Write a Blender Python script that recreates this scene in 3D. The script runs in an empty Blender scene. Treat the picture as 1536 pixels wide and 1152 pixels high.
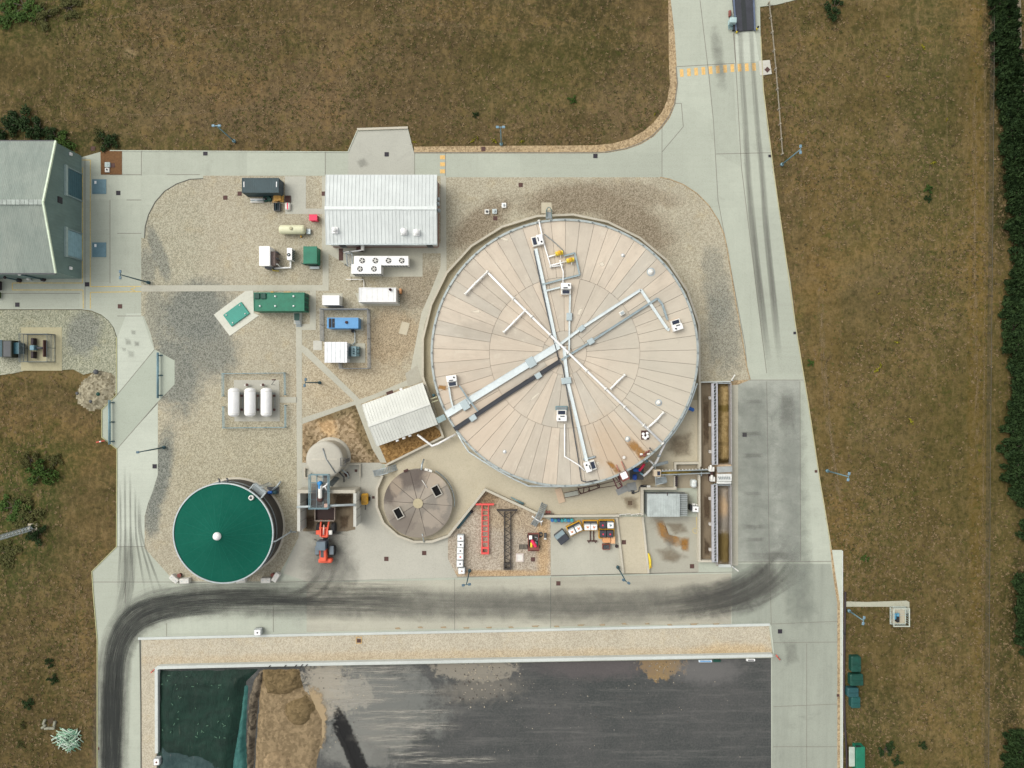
import bpy, math, random
from mathutils import Vector, Matrix, noise as mnoise
from mathutils.geometry import tessellate_polygon
R = math.radians
C = bpy.context.scene.collection
SC = bpy.context.scene
# ---- scale: one photo pixel on the ground is 0.116 m, the drone hovers 120 m above the yard
S = 0.116; CX, CY, H = 768.0, 576.0, 120.0
# ---------------------------------------------------------------- camera
cam = bpy.data.cameras.new('camera'); camo = bpy.data.objects.new('camera', cam); C.objects.link(camo)
camo.location = (0, 0, H); camo.rotation_euler = (0, 0, 0)
cam.sensor_width = 36.0; cam.angle = 2 * math.atan(768 * S / H); cam.clip_start = 1; cam.clip_end = 6000
SC.camera = camo
# ---------------------------------------------------------------- sky and sun (bright overcast)
SUN_EL, SUN_AZ = 52.0, 300.0
w = bpy.data.worlds.new('World'); SC.world = w; w.use_nodes = True
nt = w.node_tree; nt.nodes.clear()
sky = nt.nodes.new('ShaderNodeTexSky'); sky.sky_type = 'NISHITA'; sky.sun_disc = False
sky.sun_elevation = R(SUN_EL); sky.sun_rotation = R(SUN_AZ); sky.dust_density = 3.0
hs = nt.nodes.new('ShaderNodeHueSaturation'); hs.inputs['Saturation'].default_value = 0.10
bg = nt.nodes.new('ShaderNodeBackground'); bg.inputs['Strength'].default_value = 0.14
wo = nt.nodes.new('ShaderNodeOutputWorld')
nt.links.new(sky.outputs[0], hs.inputs['Color']); nt.links.new(hs.outputs[0], bg.inputs[0]); nt.links.new(bg.outputs[0], wo.inputs[0])
sl = bpy.data.lights.new('sun', 'SUN'); sl.energy = 1.0; sl.angle = R(45); sl.color = (1.0, 0.93, 0.81)
so = bpy.data.objects.new('sun', sl); C.objects.link(so)
so.rotation_euler = (R(90 - SUN_EL), 0, R(180 - SUN_AZ)); so.location = (-60, 40, 90)
SC.view_settings.view_transform = 'Standard'; SC.view_settings.look = 'None'
SC.view_settings.exposure = 0.55; SC.view_settings.gamma = 1.0
SC.render.engine = 'CYCLES'; SC.cycles.max_bounces = 6; SC.cycles.transparent_max_bounces = 16
try: SC.cycles.use_denoising = True
except Exception: pass
rnd = random.Random(7)

# ---------------------------------------------------------------- pixel <-> metres
def P(px, py, z=0.0):
    f = (H - z) / H
    return Vector(((px - CX) * S * f, (CY - py) * S * f, z))
def u(n): return n * S

# ---------------------------------------------------------------- materials
class NT:
    def __init__(s, name):
        s.m = bpy.data.materials.new(name); s.m.use_nodes = True
        s.t = s.m.node_tree; s.t.nodes.clear()
        s.out = s.t.nodes.new('ShaderNodeOutputMaterial')
        s.bsdf = s.t.nodes.new('ShaderNodeBsdfPrincipled')
        s.t.links.new(s.bsdf.outputs[0], s.out.inputs[0])
        s.geo = None; s.oc = None
    def n(s, typ): return s.t.nodes.new(typ)
    def l(s, a, b): s.t.links.new(a, b)
    def pos(s):
        if not s.geo: s.geo = s.n('ShaderNodeNewGeometry')
        return s.geo.outputs['Position']
    def obj(s):
        if not s.oc: s.oc = s.n('ShaderNodeTexCoord')
        return s.oc.outputs['Object']
    def mapped(s, vec, scale=(1, 1, 1), loc=(0, 0, 0), rot=0.0):
        m = s.n('ShaderNodeMapping'); m.vector_type = 'POINT'
        m.inputs['Scale'].default_value = scale; m.inputs['Location'].default_value = loc
        m.inputs['Rotation'].default_value = (0, 0, rot); s.l(vec, m.inputs[0]); return m.outputs[0]
    def noise(s, vec, scale, detail=4, rough=.6, dist=0.0):
        x = s.n('ShaderNodeTexNoise'); x.inputs['Scale'].default_value = scale; x.inputs['Detail'].default_value = detail
        x.inputs['Roughness'].default_value = rough; x.inputs['Distortion'].default_value = dist
        s.l(vec, x.inputs['Vector']); return x.outputs[0]
    def voro(s, vec, scale):
        x = s.n('ShaderNodeTexVoronoi'); x.inputs['Scale'].default_value = scale; s.l(vec, x.inputs['Vector']); return x
    def rng(s, v, lo, hi, a=0.0, b=1.0):
        x = s.n('ShaderNodeMapRange'); x.interpolation_type = 'SMOOTHSTEP'
        x.inputs[1].default_value = lo; x.inputs[2].default_value = hi; x.inputs[3].default_value = a; x.inputs[4].default_value = b
        s.l(v, x.inputs[0]); return x.outputs[0]
    def math(s, op, a, b=None):
        x = s.n('ShaderNodeMath'); x.operation = op
        for i, v in enumerate((a, b)):
            if v is None: continue
            if isinstance(v, (int, float)): x.inputs[i].default_value = v
            else: s.l(v, x.inputs[i])
        return x.outputs[0]
    def mix(s, f, a, b, mode='MIX'):
        x = s.n('ShaderNodeMix'); x.data_type = 'RGBA'; x.blend_type = mode
        if isinstance(f, (int, float)): x.inputs[0].default_value = f
        else: s.l(f, x.inputs[0])
        for i, v in ((6, a), (7, b)):
            if isinstance(v, (tuple, list)): x.inputs[i].default_value = (*v[:3], 1)
            else: s.l(v, x.inputs[i])
        return x.outputs[2]
    def blob(s, px, py, rx, ry, ang=0.0, edge=.35, amp=.5, nsc=.25):
        """0..1 mask of a ragged patch centred on a ground point"""
        c = P(px, py)
        d = s.n('ShaderNodeVectorMath'); d.operation = 'SUBTRACT'; s.l(s.pos(), d.inputs[0]); d.inputs[1].default_value = (c.x, c.y, 0)
        mp = s.n('ShaderNodeMapping'); mp.vector_type = 'TEXTURE'; mp.inputs['Rotation'].default_value = (0, 0, ang)
        mp.inputs['Scale'].default_value = (u(rx), u(ry), 1e4); s.l(d.outputs[0], mp.inputs[0])
        ln = s.n('ShaderNodeVectorMath'); ln.operation = 'LENGTH'; s.l(mp.outputs[0], ln.inputs[0])
        nz = s.noise(s.pos(), 1.6 / max(2.5, u(min(rx, ry))), 8, .68, .6)
        n2 = s.noise(s.pos(), 1.1, 6, .75)
        v = s.math('ADD', ln.outputs[1], s.math('ADD', s.math('MULTIPLY', s.math('SUBTRACT', nz, .5), amp * 2.0), s.math('MULTIPLY', s.math('SUBTRACT', n2, .5), amp * 1.1)))
        return s.rng(v, 1 - edge, 1 + edge, 1, 0)
    def finish(s, col, rough=.85, metal=0.0, bump=None, bstr=.3, bdist=.05, spec=.3):
        if isinstance(col, (tuple, list)): s.bsdf.inputs['Base Color'].default_value = (*col[:3], 1)
        else: s.l(col, s.bsdf.inputs['Base Color'])
        s.bsdf.inputs['Roughness'].default_value = rough; s.bsdf.inputs['Metallic'].default_value = metal
        s.bsdf.inputs['Specular IOR Level'].default_value = spec
        if bump is not None:
            b = s.n('ShaderNodeBump'); b.inputs['Strength'].default_value = bstr; b.inputs['Distance'].default_value = bdist
            s.l(bump, b.inputs['Height']); s.l(b.outputs[0], s.bsdf.inputs['Normal'])
        return s.m
def sc(c, k): return tuple(min(1, x * k) for x in c)
def plain(name, c, rough=.6, metal=0.0, var=.16, scale=1.3, spec=.4):
    """painted / moulded surface with soft weathering"""
    t = NT(name)
    a = t.noise(t.pos(), scale, 5, .65); b = t.noise(t.pos(), scale * 9, 3, .6)
    f = t.math('ADD', t.math('MULTIPLY', a, .65), t.math('MULTIPLY', b, .35))
    col = t.mix(t.rng(f, .3, .7), sc(c, 1 - var), sc(c, 1 + var * .8))
    return t.finish(col, rough, metal, spec=spec)
def concrete(name, c, stain=(.2, .19, .16), blot=.5, streak=None, patches=(), joint=None):
    t = NT(name)
    big = t.noise(t.pos(), .045, 5, .6); mid = t.noise(t.pos(), .5, 6, .65); fine = t.noise(t.pos(), 5.0, 4, .7)
    col = t.mix(t.rng(big, .3, .7), sc(c, .88), sc(c, 1.08))
    col = t.mix(t.rng(mid, .35, .75, 0, .5), col, sc(c, .86))
    col = t.mix(t.rng(fine, .35, .7, 0, .35), col, sc(c, 1.18)); col = t.mix(t.rng(fine, .48, .28, 0, .35), col, sc(c, .7))
    pat = t.noise(t.pos(), 1.7, 5, .75)
    col = t.mix(t.rng(pat, .5, .72, 0, .3), col, sc(c, .76))
    for (rot, amt, sx, sy) in (streak or ()):
        v = t.mapped(t.pos(), (sx, sy, 1), (3, 7, 0), rot)
        col = t.mix(t.rng(t.noise(v, 1.0, 6, .7), .42, .75, 0, amt), col, stain)
    st = t.noise(t.pos(), .16, 7, .72, .6)
    col = t.mix(t.rng(st, .55, .8, 0, blot), col, stain)
    for (b, pc, amt) in patches:
        col = t.mix(t.math('MULTIPLY', t.blob(*b), amt), col, pc)
    return t.finish(col, .9, 0, fine, .15, .03, spec=.2)
def gravel(name, light, dark, mean=.5, patches=(), gr=7.0):
    t = NT(name)
    vo = t.voro(t.pos(), gr)
    bw = t.n('ShaderNodeRGBToBW'); t.l(vo.outputs['Color'], bw.inputs[0])
    n1 = t.noise(t.pos(), 5.5, 4, .75); n2 = t.noise(t.pos(), .12, 6, .65)
    grain = t.math('ADD', t.math('MULTIPLY', bw.outputs[0], .55), t.math('MULTIPLY', n1, .45))
    f = t.rng(grain, .25, .72)
    L, D = light, dark
    col = t.mix(f, D, L)
    col = t.mix(t.rng(n2, .4, .7, 0, .45), col, t.mix(f, sc(D, .8), sc(L, .78)))
    n3 = t.noise(t.pos(), .35, 6, .7)
    col = t.mix(t.rng(n3, .5, .75, 0, .4), col, t.mix(f, (D[0] * 1.15, D[1] * 1.0, D[2] * .75), (L[0] * 1.02, L[1] * .93, L[2] * .74)))
    for (b, pl, pd, amt) in patches:
        col = t.mix(t.math('MULTIPLY', t.blob(*b), amt), col, t.mix(f, pd, pl))
    return t.finish(col, .95, 0, grain, .6, .06, spec=.15)
def decal(name, c, lo=.35, hi=.65, amt=.8, su=.06, sv=9.0, c2=None, mode='streak', nsc=1.2):
    """a thin film of dirt on the ground: transparent where the point attribute 'a' fades out"""
    t = NT(name)
    at = t.n('ShaderNodeAttribute'); at.attribute_name = 'a'
    if mode == 'streak':
        uv = t.n('ShaderNodeUVMap'); v = t.mapped(uv.outputs[0], (su, sv, 1)); nz = t.noise(v, 1.0, 6, .72)
    else:
        nz = t.noise(t.pos(), nsc, 7, .72, .4)
    al = t.math('MULTIPLY', t.rng(nz, lo, hi), at.outputs['Fac'])
    if mode != 'streak':
        al = t.rng(t.math('ADD', at.outputs['Fac'], t.math('MULTIPLY', t.math('SUBTRACT', nz, .5), 1.5)), lo, hi)
        al = t.math('MULTIPLY', al, t.rng(at.outputs['Fac'], 0, .25))
    al = t.math('MULTIPLY', al, amt)
    col = c
    if c2: col = t.mix(t.rng(t.noise(t.pos(), nsc * 2.5, 5, .7), .35, .65), c, c2)
    m = t.finish(col, .95, spec=.1)
    t.l(al, t.bsdf.inputs['Alpha'])
    return m

# ---------------------------------------------------------------- mesh builder
class MB:
    def __init__(s): s.v = []; s.f = []; s.mi = []; s.sm = []; s.cur = 0
    def mat(s, i): s.cur = i; return s
    def add(s, vs, fs, smooth=False):
        o = len(s.v); s.v += [tuple(x) for x in vs]
        for f in fs: s.f.append(tuple(i + o for i in f)); s.mi.append(s.cur); s.sm.append(smooth)
        return s
    def box(s, c, d, rz=0.0, tilt=None):
        hx, hy, hz = d[0] / 2, d[1] / 2, d[2] / 2
        vs = [Vector((x, y, z)) for z in (-hz, hz) for y in (-hy, hy) for x in (-hx, hx)]
        if tilt is not None: vs = [tilt @ v for v in vs]
        if rz: m = Matrix.Rotation(rz, 3, 'Z'); vs = [m @ v for v in vs]
        vs = [v + Vector(c) for v in vs]
        return s.add(vs, [(0, 2, 3, 1), (4, 5, 7, 6), (0, 1, 5, 4), (2, 6, 7, 3), (0, 4, 6, 2), (1, 3, 7, 5)])
    def cbox(s, c, d, b=.05, rz=0.0):
        """box with chamfered upright and top edges"""
        hx, hy, hz = d[0] / 2, d[1] / 2, d[2] / 2; b = min(b, hx * .45, hy * .45, hz * .8)
        def ring(ix, iy, z):
            p = [(-hx + ix + b, -hy + iy), (hx - ix - b, -hy + iy), (hx - ix, -hy + iy + b), (hx - ix, hy - iy - b), (hx - ix - b, hy - iy), (-hx + ix + b, hy - iy), (-hx + ix, hy - iy - b), (-hx + ix, -hy + iy + b)]
            return [(x, y, z) for x, y in p]
        vs = ring(0, 0, -hz) + ring(0, 0, hz - b) + ring(b, b, hz)
        m = Matrix.Rotation(rz, 3, 'Z'); vs = [m @ Vector(v) + Vector(c) for v in vs]
        fs = [tuple(range(7, -1, -1)), tuple(range(16, 24))]
        for k in (0, 8):
            for i in range(8): fs.append((k + i, k + (i + 1) % 8, k + 8 + (i + 1) % 8, k + 8 + i))
        return s.add(vs, fs)
    def prism(s, poly, z0, z1):
        pts = [Vector((p[0], p[1], 0)) for p in poly]
        a = sum(pts[i].x * pts[(i + 1) % len(pts)].y - pts[(i + 1) % len(pts)].x * pts[i].y for i in range(len(pts)))
        if a < 0: pts.reverse()
        n = len(pts); vs = [(p.x, p.y, z0) for p in pts] + [(p.x, p.y, z1) for p in pts]
        fs = []
        for t in tessellate_polygon([pts]):
            p, q, r = (pts[i] for i in t)
            if (q - p).cross(r - p).z < 0: t = t[::-1]
            fs.append(tuple(i + n for i in t)); fs.append(tuple(reversed(t)))
        for i in range(n): j = (i + 1) % n; fs.append((i, j, n + j, n + i))
        return s.add(vs, fs)
    def lathe(s, prof, c=(0, 0, 0), n=32, smooth=True, cap=True):
        """prof: list of (r, z) from bottom to top"""
        vs = []
        for r, z in prof:
            for i in range(n): a = 2 * math.pi * i / n; vs.append((c[0] + r * math.cos(a), c[1] + r * math.sin(a), c[2] + z))
        fs = []
        for k in range(len(prof) - 1):
            for i in range(n): j = (i + 1) % n; fs.append((k * n + i, k * n + j, (k + 1) * n + j, (k + 1) * n + i))
        s.add(vs, fs, smooth)
        if cap:
            o = len(s.v) - len(vs)
            s.f.append(tuple(o + i for i in range(n - 1, -1, -1))); s.mi.append(s.cur); s.sm.append(False)
            k = (len(prof) - 1) * n
            s.f.append(tuple(o + k + i for i in range(n))); s.mi.append(s.cur); s.sm.append(False)
        return s
    def cyl(s, c, r, h, n=16, r2=None): return s.lathe([(r, 0), (r if r2 is None else r2, h)], c, n)
    def tube(s, pts, r, n=8, cap=True):
        pts = [Vector(p) for p in pts]; vs = []; m = len(pts)
        for i, p in enumerate(pts):
            d = (pts[min(i + 1, m - 1)] - pts[max(i - 1, 0)])
            if i not in (0, m - 1):
                d = (pts[i + 1] - p).normalized() + (p - pts[i - 1]).normalized()
            d.normalize()
            up = Vector((0, 0, 1)) if abs(d.z) < .95 else Vector((1, 0, 0))
            a = d.cross(up).normalized(); b = a.cross(d).normalized()
            rr = r[i] if isinstance(r, (list, tuple)) else r
            for k in range(n): t = 2 * math.pi * (k + .5) / n; vs.append(p + (a * math.cos(t) + b * math.sin(t)) * rr)
        fs = []
        for i in range(m - 1):
            for k in range(n): j = (k + 1) % n; fs.append((i * n + k, (i + 1) * n + k, (i + 1) * n + j, i * n + j))
        s.add(vs, fs, n > 5)
        if cap:
            o = len(s.v) - len(vs)
            for base, rev in ((0, False), ((m - 1) * n, True)):
                idx = [o + base + k for k in range(n)]
                s.f.append(tuple(idx[::-1] if rev else idx)); s.mi.append(s.cur); s.sm.append(False)
        return s
    def bar(s, a, b, wd, ht):
        """rectangular bar between two points (its axis), wd across, ht up"""
        a, b = Vector(a), Vector(b); d = (b - a)
        if d.length < 1e-6: return s
        d.normalize(); up = Vector((0, 0, 1)) if abs(d.z) < .98 else Vector((0, 1, 0))
        x = d.cross(up).normalized() * (wd / 2); y = x.cross(d).normalized() * (ht / 2)
        vs = [a - x - y, a + x - y, a + x + y, a - x + y, b - x - y, b + x - y, b + x + y, b - x + y]
        return s.add(vs, [(0, 1, 2, 3), (7, 6, 5, 4), (0, 4, 5, 1), (1, 5, 6, 2), (2, 6, 7, 3), (3, 7, 4, 0)])
    def pill(s, c, L, r, axis='x', n=20):
        prof = [(0.02 * r, -L / 2)]
        for k in range(1, 6): a = k / 5 * math.pi / 2; prof.append((r * math.sin(a), -L / 2 + r * .55 * (1 - math.cos(a))))
        prof += [(p[0], -p[1]) for p in reversed(prof)]
        t = MB(); t.lathe(prof, (0, 0, 0), n)
        vs = []
        for x, y, z in t.v:
            q = (z, y, -x) if axis == 'x' else ((x, z, -y) if axis == 'y' else (x, y, z))
            vs.append((q[0] + c[0], q[1] + c[1], q[2] + c[2]))
        return s.add(vs, t.f, True)
    def ball(s, c, r, n=14, flat=1.0):
        prof = [(max(.02 * r, r * math.sin(math.pi * k / 8)), -r * flat * math.cos(math.pi * k / 8)) for k in range(9)]
        return s.lathe(prof, c, n)
    def ribbon(s, pts, wd, z0, z1, closed=False):
        """mitred wall along a polyline of (x, y)"""
        q = [Vector((p[0], p[1])) for p in pts]; n = len(q); L = []; Rr = []
        for i, p in enumerate(q):
            d1 = (p - q[i - 1]).normalized() if i or closed else None
            d2 = (q[(i + 1) % n] - p).normalized() if i < n - 1 or closed else None
            d1 = d1 or d2; d2 = d2 or d1
            n1 = Vector((-d1.y, d1.x)); n2 = Vector((-d2.y, d2.x)); b = n1 + n2
            b = b.normalized() if b.length > .1 else n1
            k = wd / 2 / max(.35, b.dot(n1)); L.append(p + b * k); Rr.append(p - b * k)
        vs = []
        for l, r in zip(L, Rr): vs += [(l.x, l.y, z0), (r.x, r.y, z0), (r.x, r.y, z1), (l.x, l.y, z1)]
        fs = []
        for i in range(n if closed else n - 1):
            a = 4 * i; b = 4 * ((i + 1) % n)
            for k in range(4): fs.append((a + k, a + (k + 1) % 4, b + (k + 1) % 4, b + k))
        if not closed: fs += [(3, 2, 1, 0), (4 * n - 4, 4 * n - 3, 4 * n - 2, 4 * n - 1)]
        return s.add(vs, fs)
    def build(s, name, mats, parent=None, loc=(0, 0, 0), world=False):
        """world=True: the vertices are in world space; they are taken relative to the thing's base"""
        me = bpy.data.meshes.new(name)
        off = Vector((0, 0, 0))
        if world:
            r = parent
            while r is not None and r.parent is not None: r = r.parent
            off = Vector(r.location) if r is not None else Vector(loc)
        me.from_pydata([(x - off.x, y - off.y, z - off.z) for x, y, z in s.v], [], s.f)
        if not isinstance(mats, (list, tuple)): mats = [mats]
        for m in mats: me.materials.append(m)
        me.polygons.foreach_set('material_index', s.mi); me.polygons.foreach_set('use_smooth', s.sm); me.update()
        o = bpy.data.objects.new(name, me); C.objects.link(o)
        if parent is not None: o.parent = parent
        else: o.location = loc
        return o
def pieces(mb, name, mats, parent, world=False):
    """every separate piece of the builder becomes a part of its own"""
    par = list(range(len(mb.v)))
    def find(i):
        while par[i] != i: par[i] = par[par[i]]; i = par[i]
        return i
    for f in mb.f:
        r = find(f[0])
        for i in f[1:]: par[find(i)] = r
    by = {}
    for k, f in enumerate(mb.f): by.setdefault(find(f[0]), []).append(k)
    out = []
    for ks in by.values():
        t = MB(); ix = {}
        for k in ks:
            ff = []
            for i in mb.f[k]:
                if i not in ix: ix[i] = len(t.v); t.v.append(mb.v[i])
                ff.append(ix[i])
            t.f.append(tuple(ff)); t.mi.append(mb.mi[k]); t.sm.append(mb.sm[k])
        out.append(t.build(name, mats, parent, world=world))
    return out
def tag(o, label, cat, group=None):
    o['label'] = label; o['category'] = cat
    if group: o['group'] = group
    return o
def struct(o): o['kind'] = 'structure'; return o
def stuff(o, label, cat): o['kind'] = 'stuff'; o['label'] = label; o['category'] = cat; return o
def thing(name, label, cat, px, py, z=0.0, rot=0.0, group=None):
    o = bpy.data.objects.new(name, None); C.objects.link(o); o.empty_display_size = .5
    o.location = P(px, py, z); o.rotation_euler = (0, 0, rot)
    return tag(o, label, cat, group)
KIDS = {}
def kids(o):
    return [c for c in bpy.data.objects if c.parent == o]
def dup(root, loc, rot, label, group=None):
    r = root.copy(); C.objects.link(r); r.location = loc; r.rotation_euler = (0, 0, rot); r['label'] = label
    if group: r['group'] = group
    for ch in kids(root):
        c = ch.copy(); C.objects.link(c); c.parent = r
        for g in kids(ch):
            d = g.copy(); C.objects.link(d); d.parent = c
    return r
def W(pts, z=0.0): return [P(x, y, z).xy[:] for x, y in pts]
def sheet(name, pts, z1, mat, z0=-.3):
    m = MB(); m.prism(W(pts), z0, z1); o = m.build(name, mat); return struct(o)
def at_rect(x0, y0, x1, y1, h):
    """footprint (centre, size in m) of a box whose top edge shows at these pixels at height h"""
    a, b = P(x0, y1, h), P(x1, y0, h)
    return (a.x + b.x) / 2, (a.y + b.y) / 2, b.x - a.x, b.y - a.y
def strip(name, pts, width, mat, z, n=9, fade=.12, step=1.5, w2=None):
    """ribbon of dirt along a ground polyline given in pixels; width in pixels"""
    q = [P(*p) for p in pts]
    # Catmull-Rom
    path = []
    for i in range(len(q) - 1):
        p0, p1, p2, p3 = q[max(i - 1, 0)], q[i], q[i + 1], q[min(i + 2, len(q) - 1)]
        k = max(2, int((p2 - p1).length / step))
        for j in range(k):
            t = j / k; path.append(.5 * ((2 * p1) + (p2 - p0) * t + (2 * p0 - 5 * p1 + 4 * p2 - p3) * t * t + (3 * p1 - p0 - 3 * p2 + p3) * t ** 3))
    path.append(q[-1])
    m = MB(); A = []; UV = []; L = 0; N = len(path)
    tot = sum((path[i + 1] - path[i]).length for i in range(N - 1))
    for i, p in enumerate(path):
        d = path[min(i + 1, N - 1)] - path[max(i - 1, 0)]; d.z = 0; d.normalize(); nn = Vector((-d.y, d.x, 0))
        if i: L += (p - path[i - 1]).length
        t = L / tot; wd = u(width + ((w2 or width) - width) * t)
        e = min(1, t / fade if fade else 1, (1 - t) / fade if fade else 1); e = max(0, e)
        for k in range(n):
            v = k / (n - 1); x = p + nn * (v - .5) * wd; m.v.append((x.x, x.y, z))
            A.append(e * min(1, 2.6 * 4 * v * (1 - v) / 2.6) ** .8); UV.append((L, v))
    for i in range(N - 1):
        for k in range(n - 1): a = i * n + k; m.f.append((a, a + n, a + n + 1, a + 1)); m.mi.append(0); m.sm.append(False)
    o = m.build(name, mat); me = o.data
    at = me.attributes.new('a', 'FLOAT', 'POINT'); at.data.foreach_set('value', A)
    ul = me.uv_layers.new(name='UVMap')
    for lp in me.loops: ul.data[lp.index].uv = UV[lp.vertex_index]
    if me.polygons and me.polygons[0].normal.z < 0: me.flip_normals()
    return struct(o)
def splat(name, pts, mat, z, rings=5):
    """film of dirt inside a pixel outline: full in the middle, nothing at the rim"""
    cx = sum(p[0] for p in pts) / len(pts); cy = sum(p[1] for p in pts) / len(pts)
    dense = []
    for i in range(len(pts)):
        a, b = pts[i], pts[(i + 1) % len(pts)]
        for k in range(4): dense.append((a[0] + (b[0] - a[0]) * k / 4, a[1] + (b[1] - a[1]) * k / 4))
    n = len(dense); m = MB(); A = []
    for r in range(rings + 1):
        t = r / rings
        for x, y in dense: q = P(cx + (x - cx) * t, cy + (y - cy) * t); m.v.append((q.x, q.y, z)); A.append(min(1, (1 - t) * 1.6))
    for r in range(rings):
        for i in range(n): j = (i + 1) % n; m.f.append((r * n + i, (r + 1) * n + i, (r + 1) * n + j, r * n + j)); m.mi.append(0); m.sm.append(False)
    o = m.build(name, mat); me = o.data
    at = me.attributes.new('a', 'FLOAT', 'POINT'); at.data.foreach_set('value', A)
    if sum(p.normal.z for p in me.polygons) < 0: me.flip_normals()
    return struct(o)
# ================================================================ MATERIALS
STN = (.17, .165, .14)
m_road = concrete('road_concrete', (.385, .41, .34), STN, .28, [(0, .08, .03, 1.6), (0, .06, 1.6, .03)])
m_road_pale = concrete('pale_concrete', (.455, .485, .41), STN, .18, [(0, .12, .05, 2.2)])
m_road_grey = concrete('grey_concrete', (.33, .345, .30), (.16, .165, .145), .5, [(0, .3, .04, .3), (0, .1, 1.2, .04)])
m_slab = concrete('compound_concrete', (.46, .415, .31), (.30, .24, .15), .4)
m_slab_grey = concrete('slab_concrete', (.42, .41, .35), (.2, .19, .16), .4)
m_path = concrete('path_concrete', (.43, .42, .345), (.26, .24, .19), .25)
m_pad = concrete('pad_concrete', (.50, .49, .43), (.3, .28, .22), .25)
m_wall = concrete('wall_concrete', (.47, .44, .36), (.26, .22, .16), .4)
m_wall_pale = concrete('kerb_concrete', (.50, .53, .50), (.3, .31, .28), .3)
m_bunk = concrete('bunker_floor', (.215, .17, .115), (.09, .07, .045), .8, [(0, .5, .8, .05)])
m_moat = concrete('moat_floor', (.33, .295, .205), (.18, .15, .09), .6)
m_pit = plain('dark_steel', (.035, .025, .028), .7)
m_brown = plain('rusty_lid', (.075, .035, .03), .8, var=.25)
m_galv = plain('galvanised', (.40, .45, .46), .45, .5, .15)
m_galv_d = plain('dull_galvanised', (.22, .25, .255), .5, .4, .2)
m_tray = plain('cable_tray', (.60, .66, .66), .5, .05, .10)
m_white = plain('white_paint', (.80, .80, .78), .45, var=.07)
m_offw = plain('offwhite', (.66, .65, .60), .5, var=.12)
m_black = plain('black_rubber', (.018, .018, .02), .7)
m_dgrey = plain('dark_grey', (.075, .08, .085), .6)
m_tyre = plain('tyre_rubber', (.025, .025, .026), .85)
m_lamp = plain('lamp_blue_grey', (.09, .15, .19), .5, .2)
m_glass = plain('dark_glass', (.02, .028, .05), .15, spec=.6)
m_yel = plain('yellow_paint', (.62, .33, .02), .5)
m_yel_l = plain('bright_yellow', (.72, .55, .04), .5)
m_mark = plain('orange_marking', (.66, .42, .15), .8, var=.25, scale=2.5)
m_line = plain('yellow_line', (.55, .42, .15), .85, var=.3, scale=2)
m_red = plain('red_paint', (.60, .10, .07), .5, var=.2)
m_red_d = plain('red_oxide', (.20, .065, .05), .75, var=.3)
m_coral = plain('coral_red', (.72, .11, .055), .5, var=.18)
m_pink = plain('pink_red', (.70, .03, .09), .5)
m_blue = plain('blue_paint', (.02, .12, .42), .45)
m_lblue = plain('light_blue', (.10, .28, .52), .5, var=.1)
m_teal = plain('teal_grey', (.14, .24, .26), .55)
m_dteal = plain('dark_teal', (.035, .085, .10), .6, var=.2)
m_green = plain('green_paint', (.008, .15, .085), .5, var=.2, scale=.8)
m_green_d = plain('dark_green', (.005, .055, .038), .55, var=.25)
m_cream = plain('cream_paint', (.62, .62, .42), .5, var=.1)
m_wood = plain('timber', (.50, .33, .14), .85, var=.3, scale=4)
m_wood_g = plain('weathered_timber', (.29, .26, .20), .9, var=.3, scale=3)
m_rail = plain('rail_blue_grey', (.16, .27, .31), .45, .3)
m_orange = plain('orange_plastic', (.62, .30, .13), .6)
m_drum = plain('drum_blue', (.04, .17, .26), .5, var=.35, scale=1)
m_contdark = plain('container_dark', (.030, .060, .068), .55, var=.2)
m_joint = plain('joint_seal', (.20, .19, .16), .9)
m_jointd = plain('dark_joint', (.10, .10, .085), .9)

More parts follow.
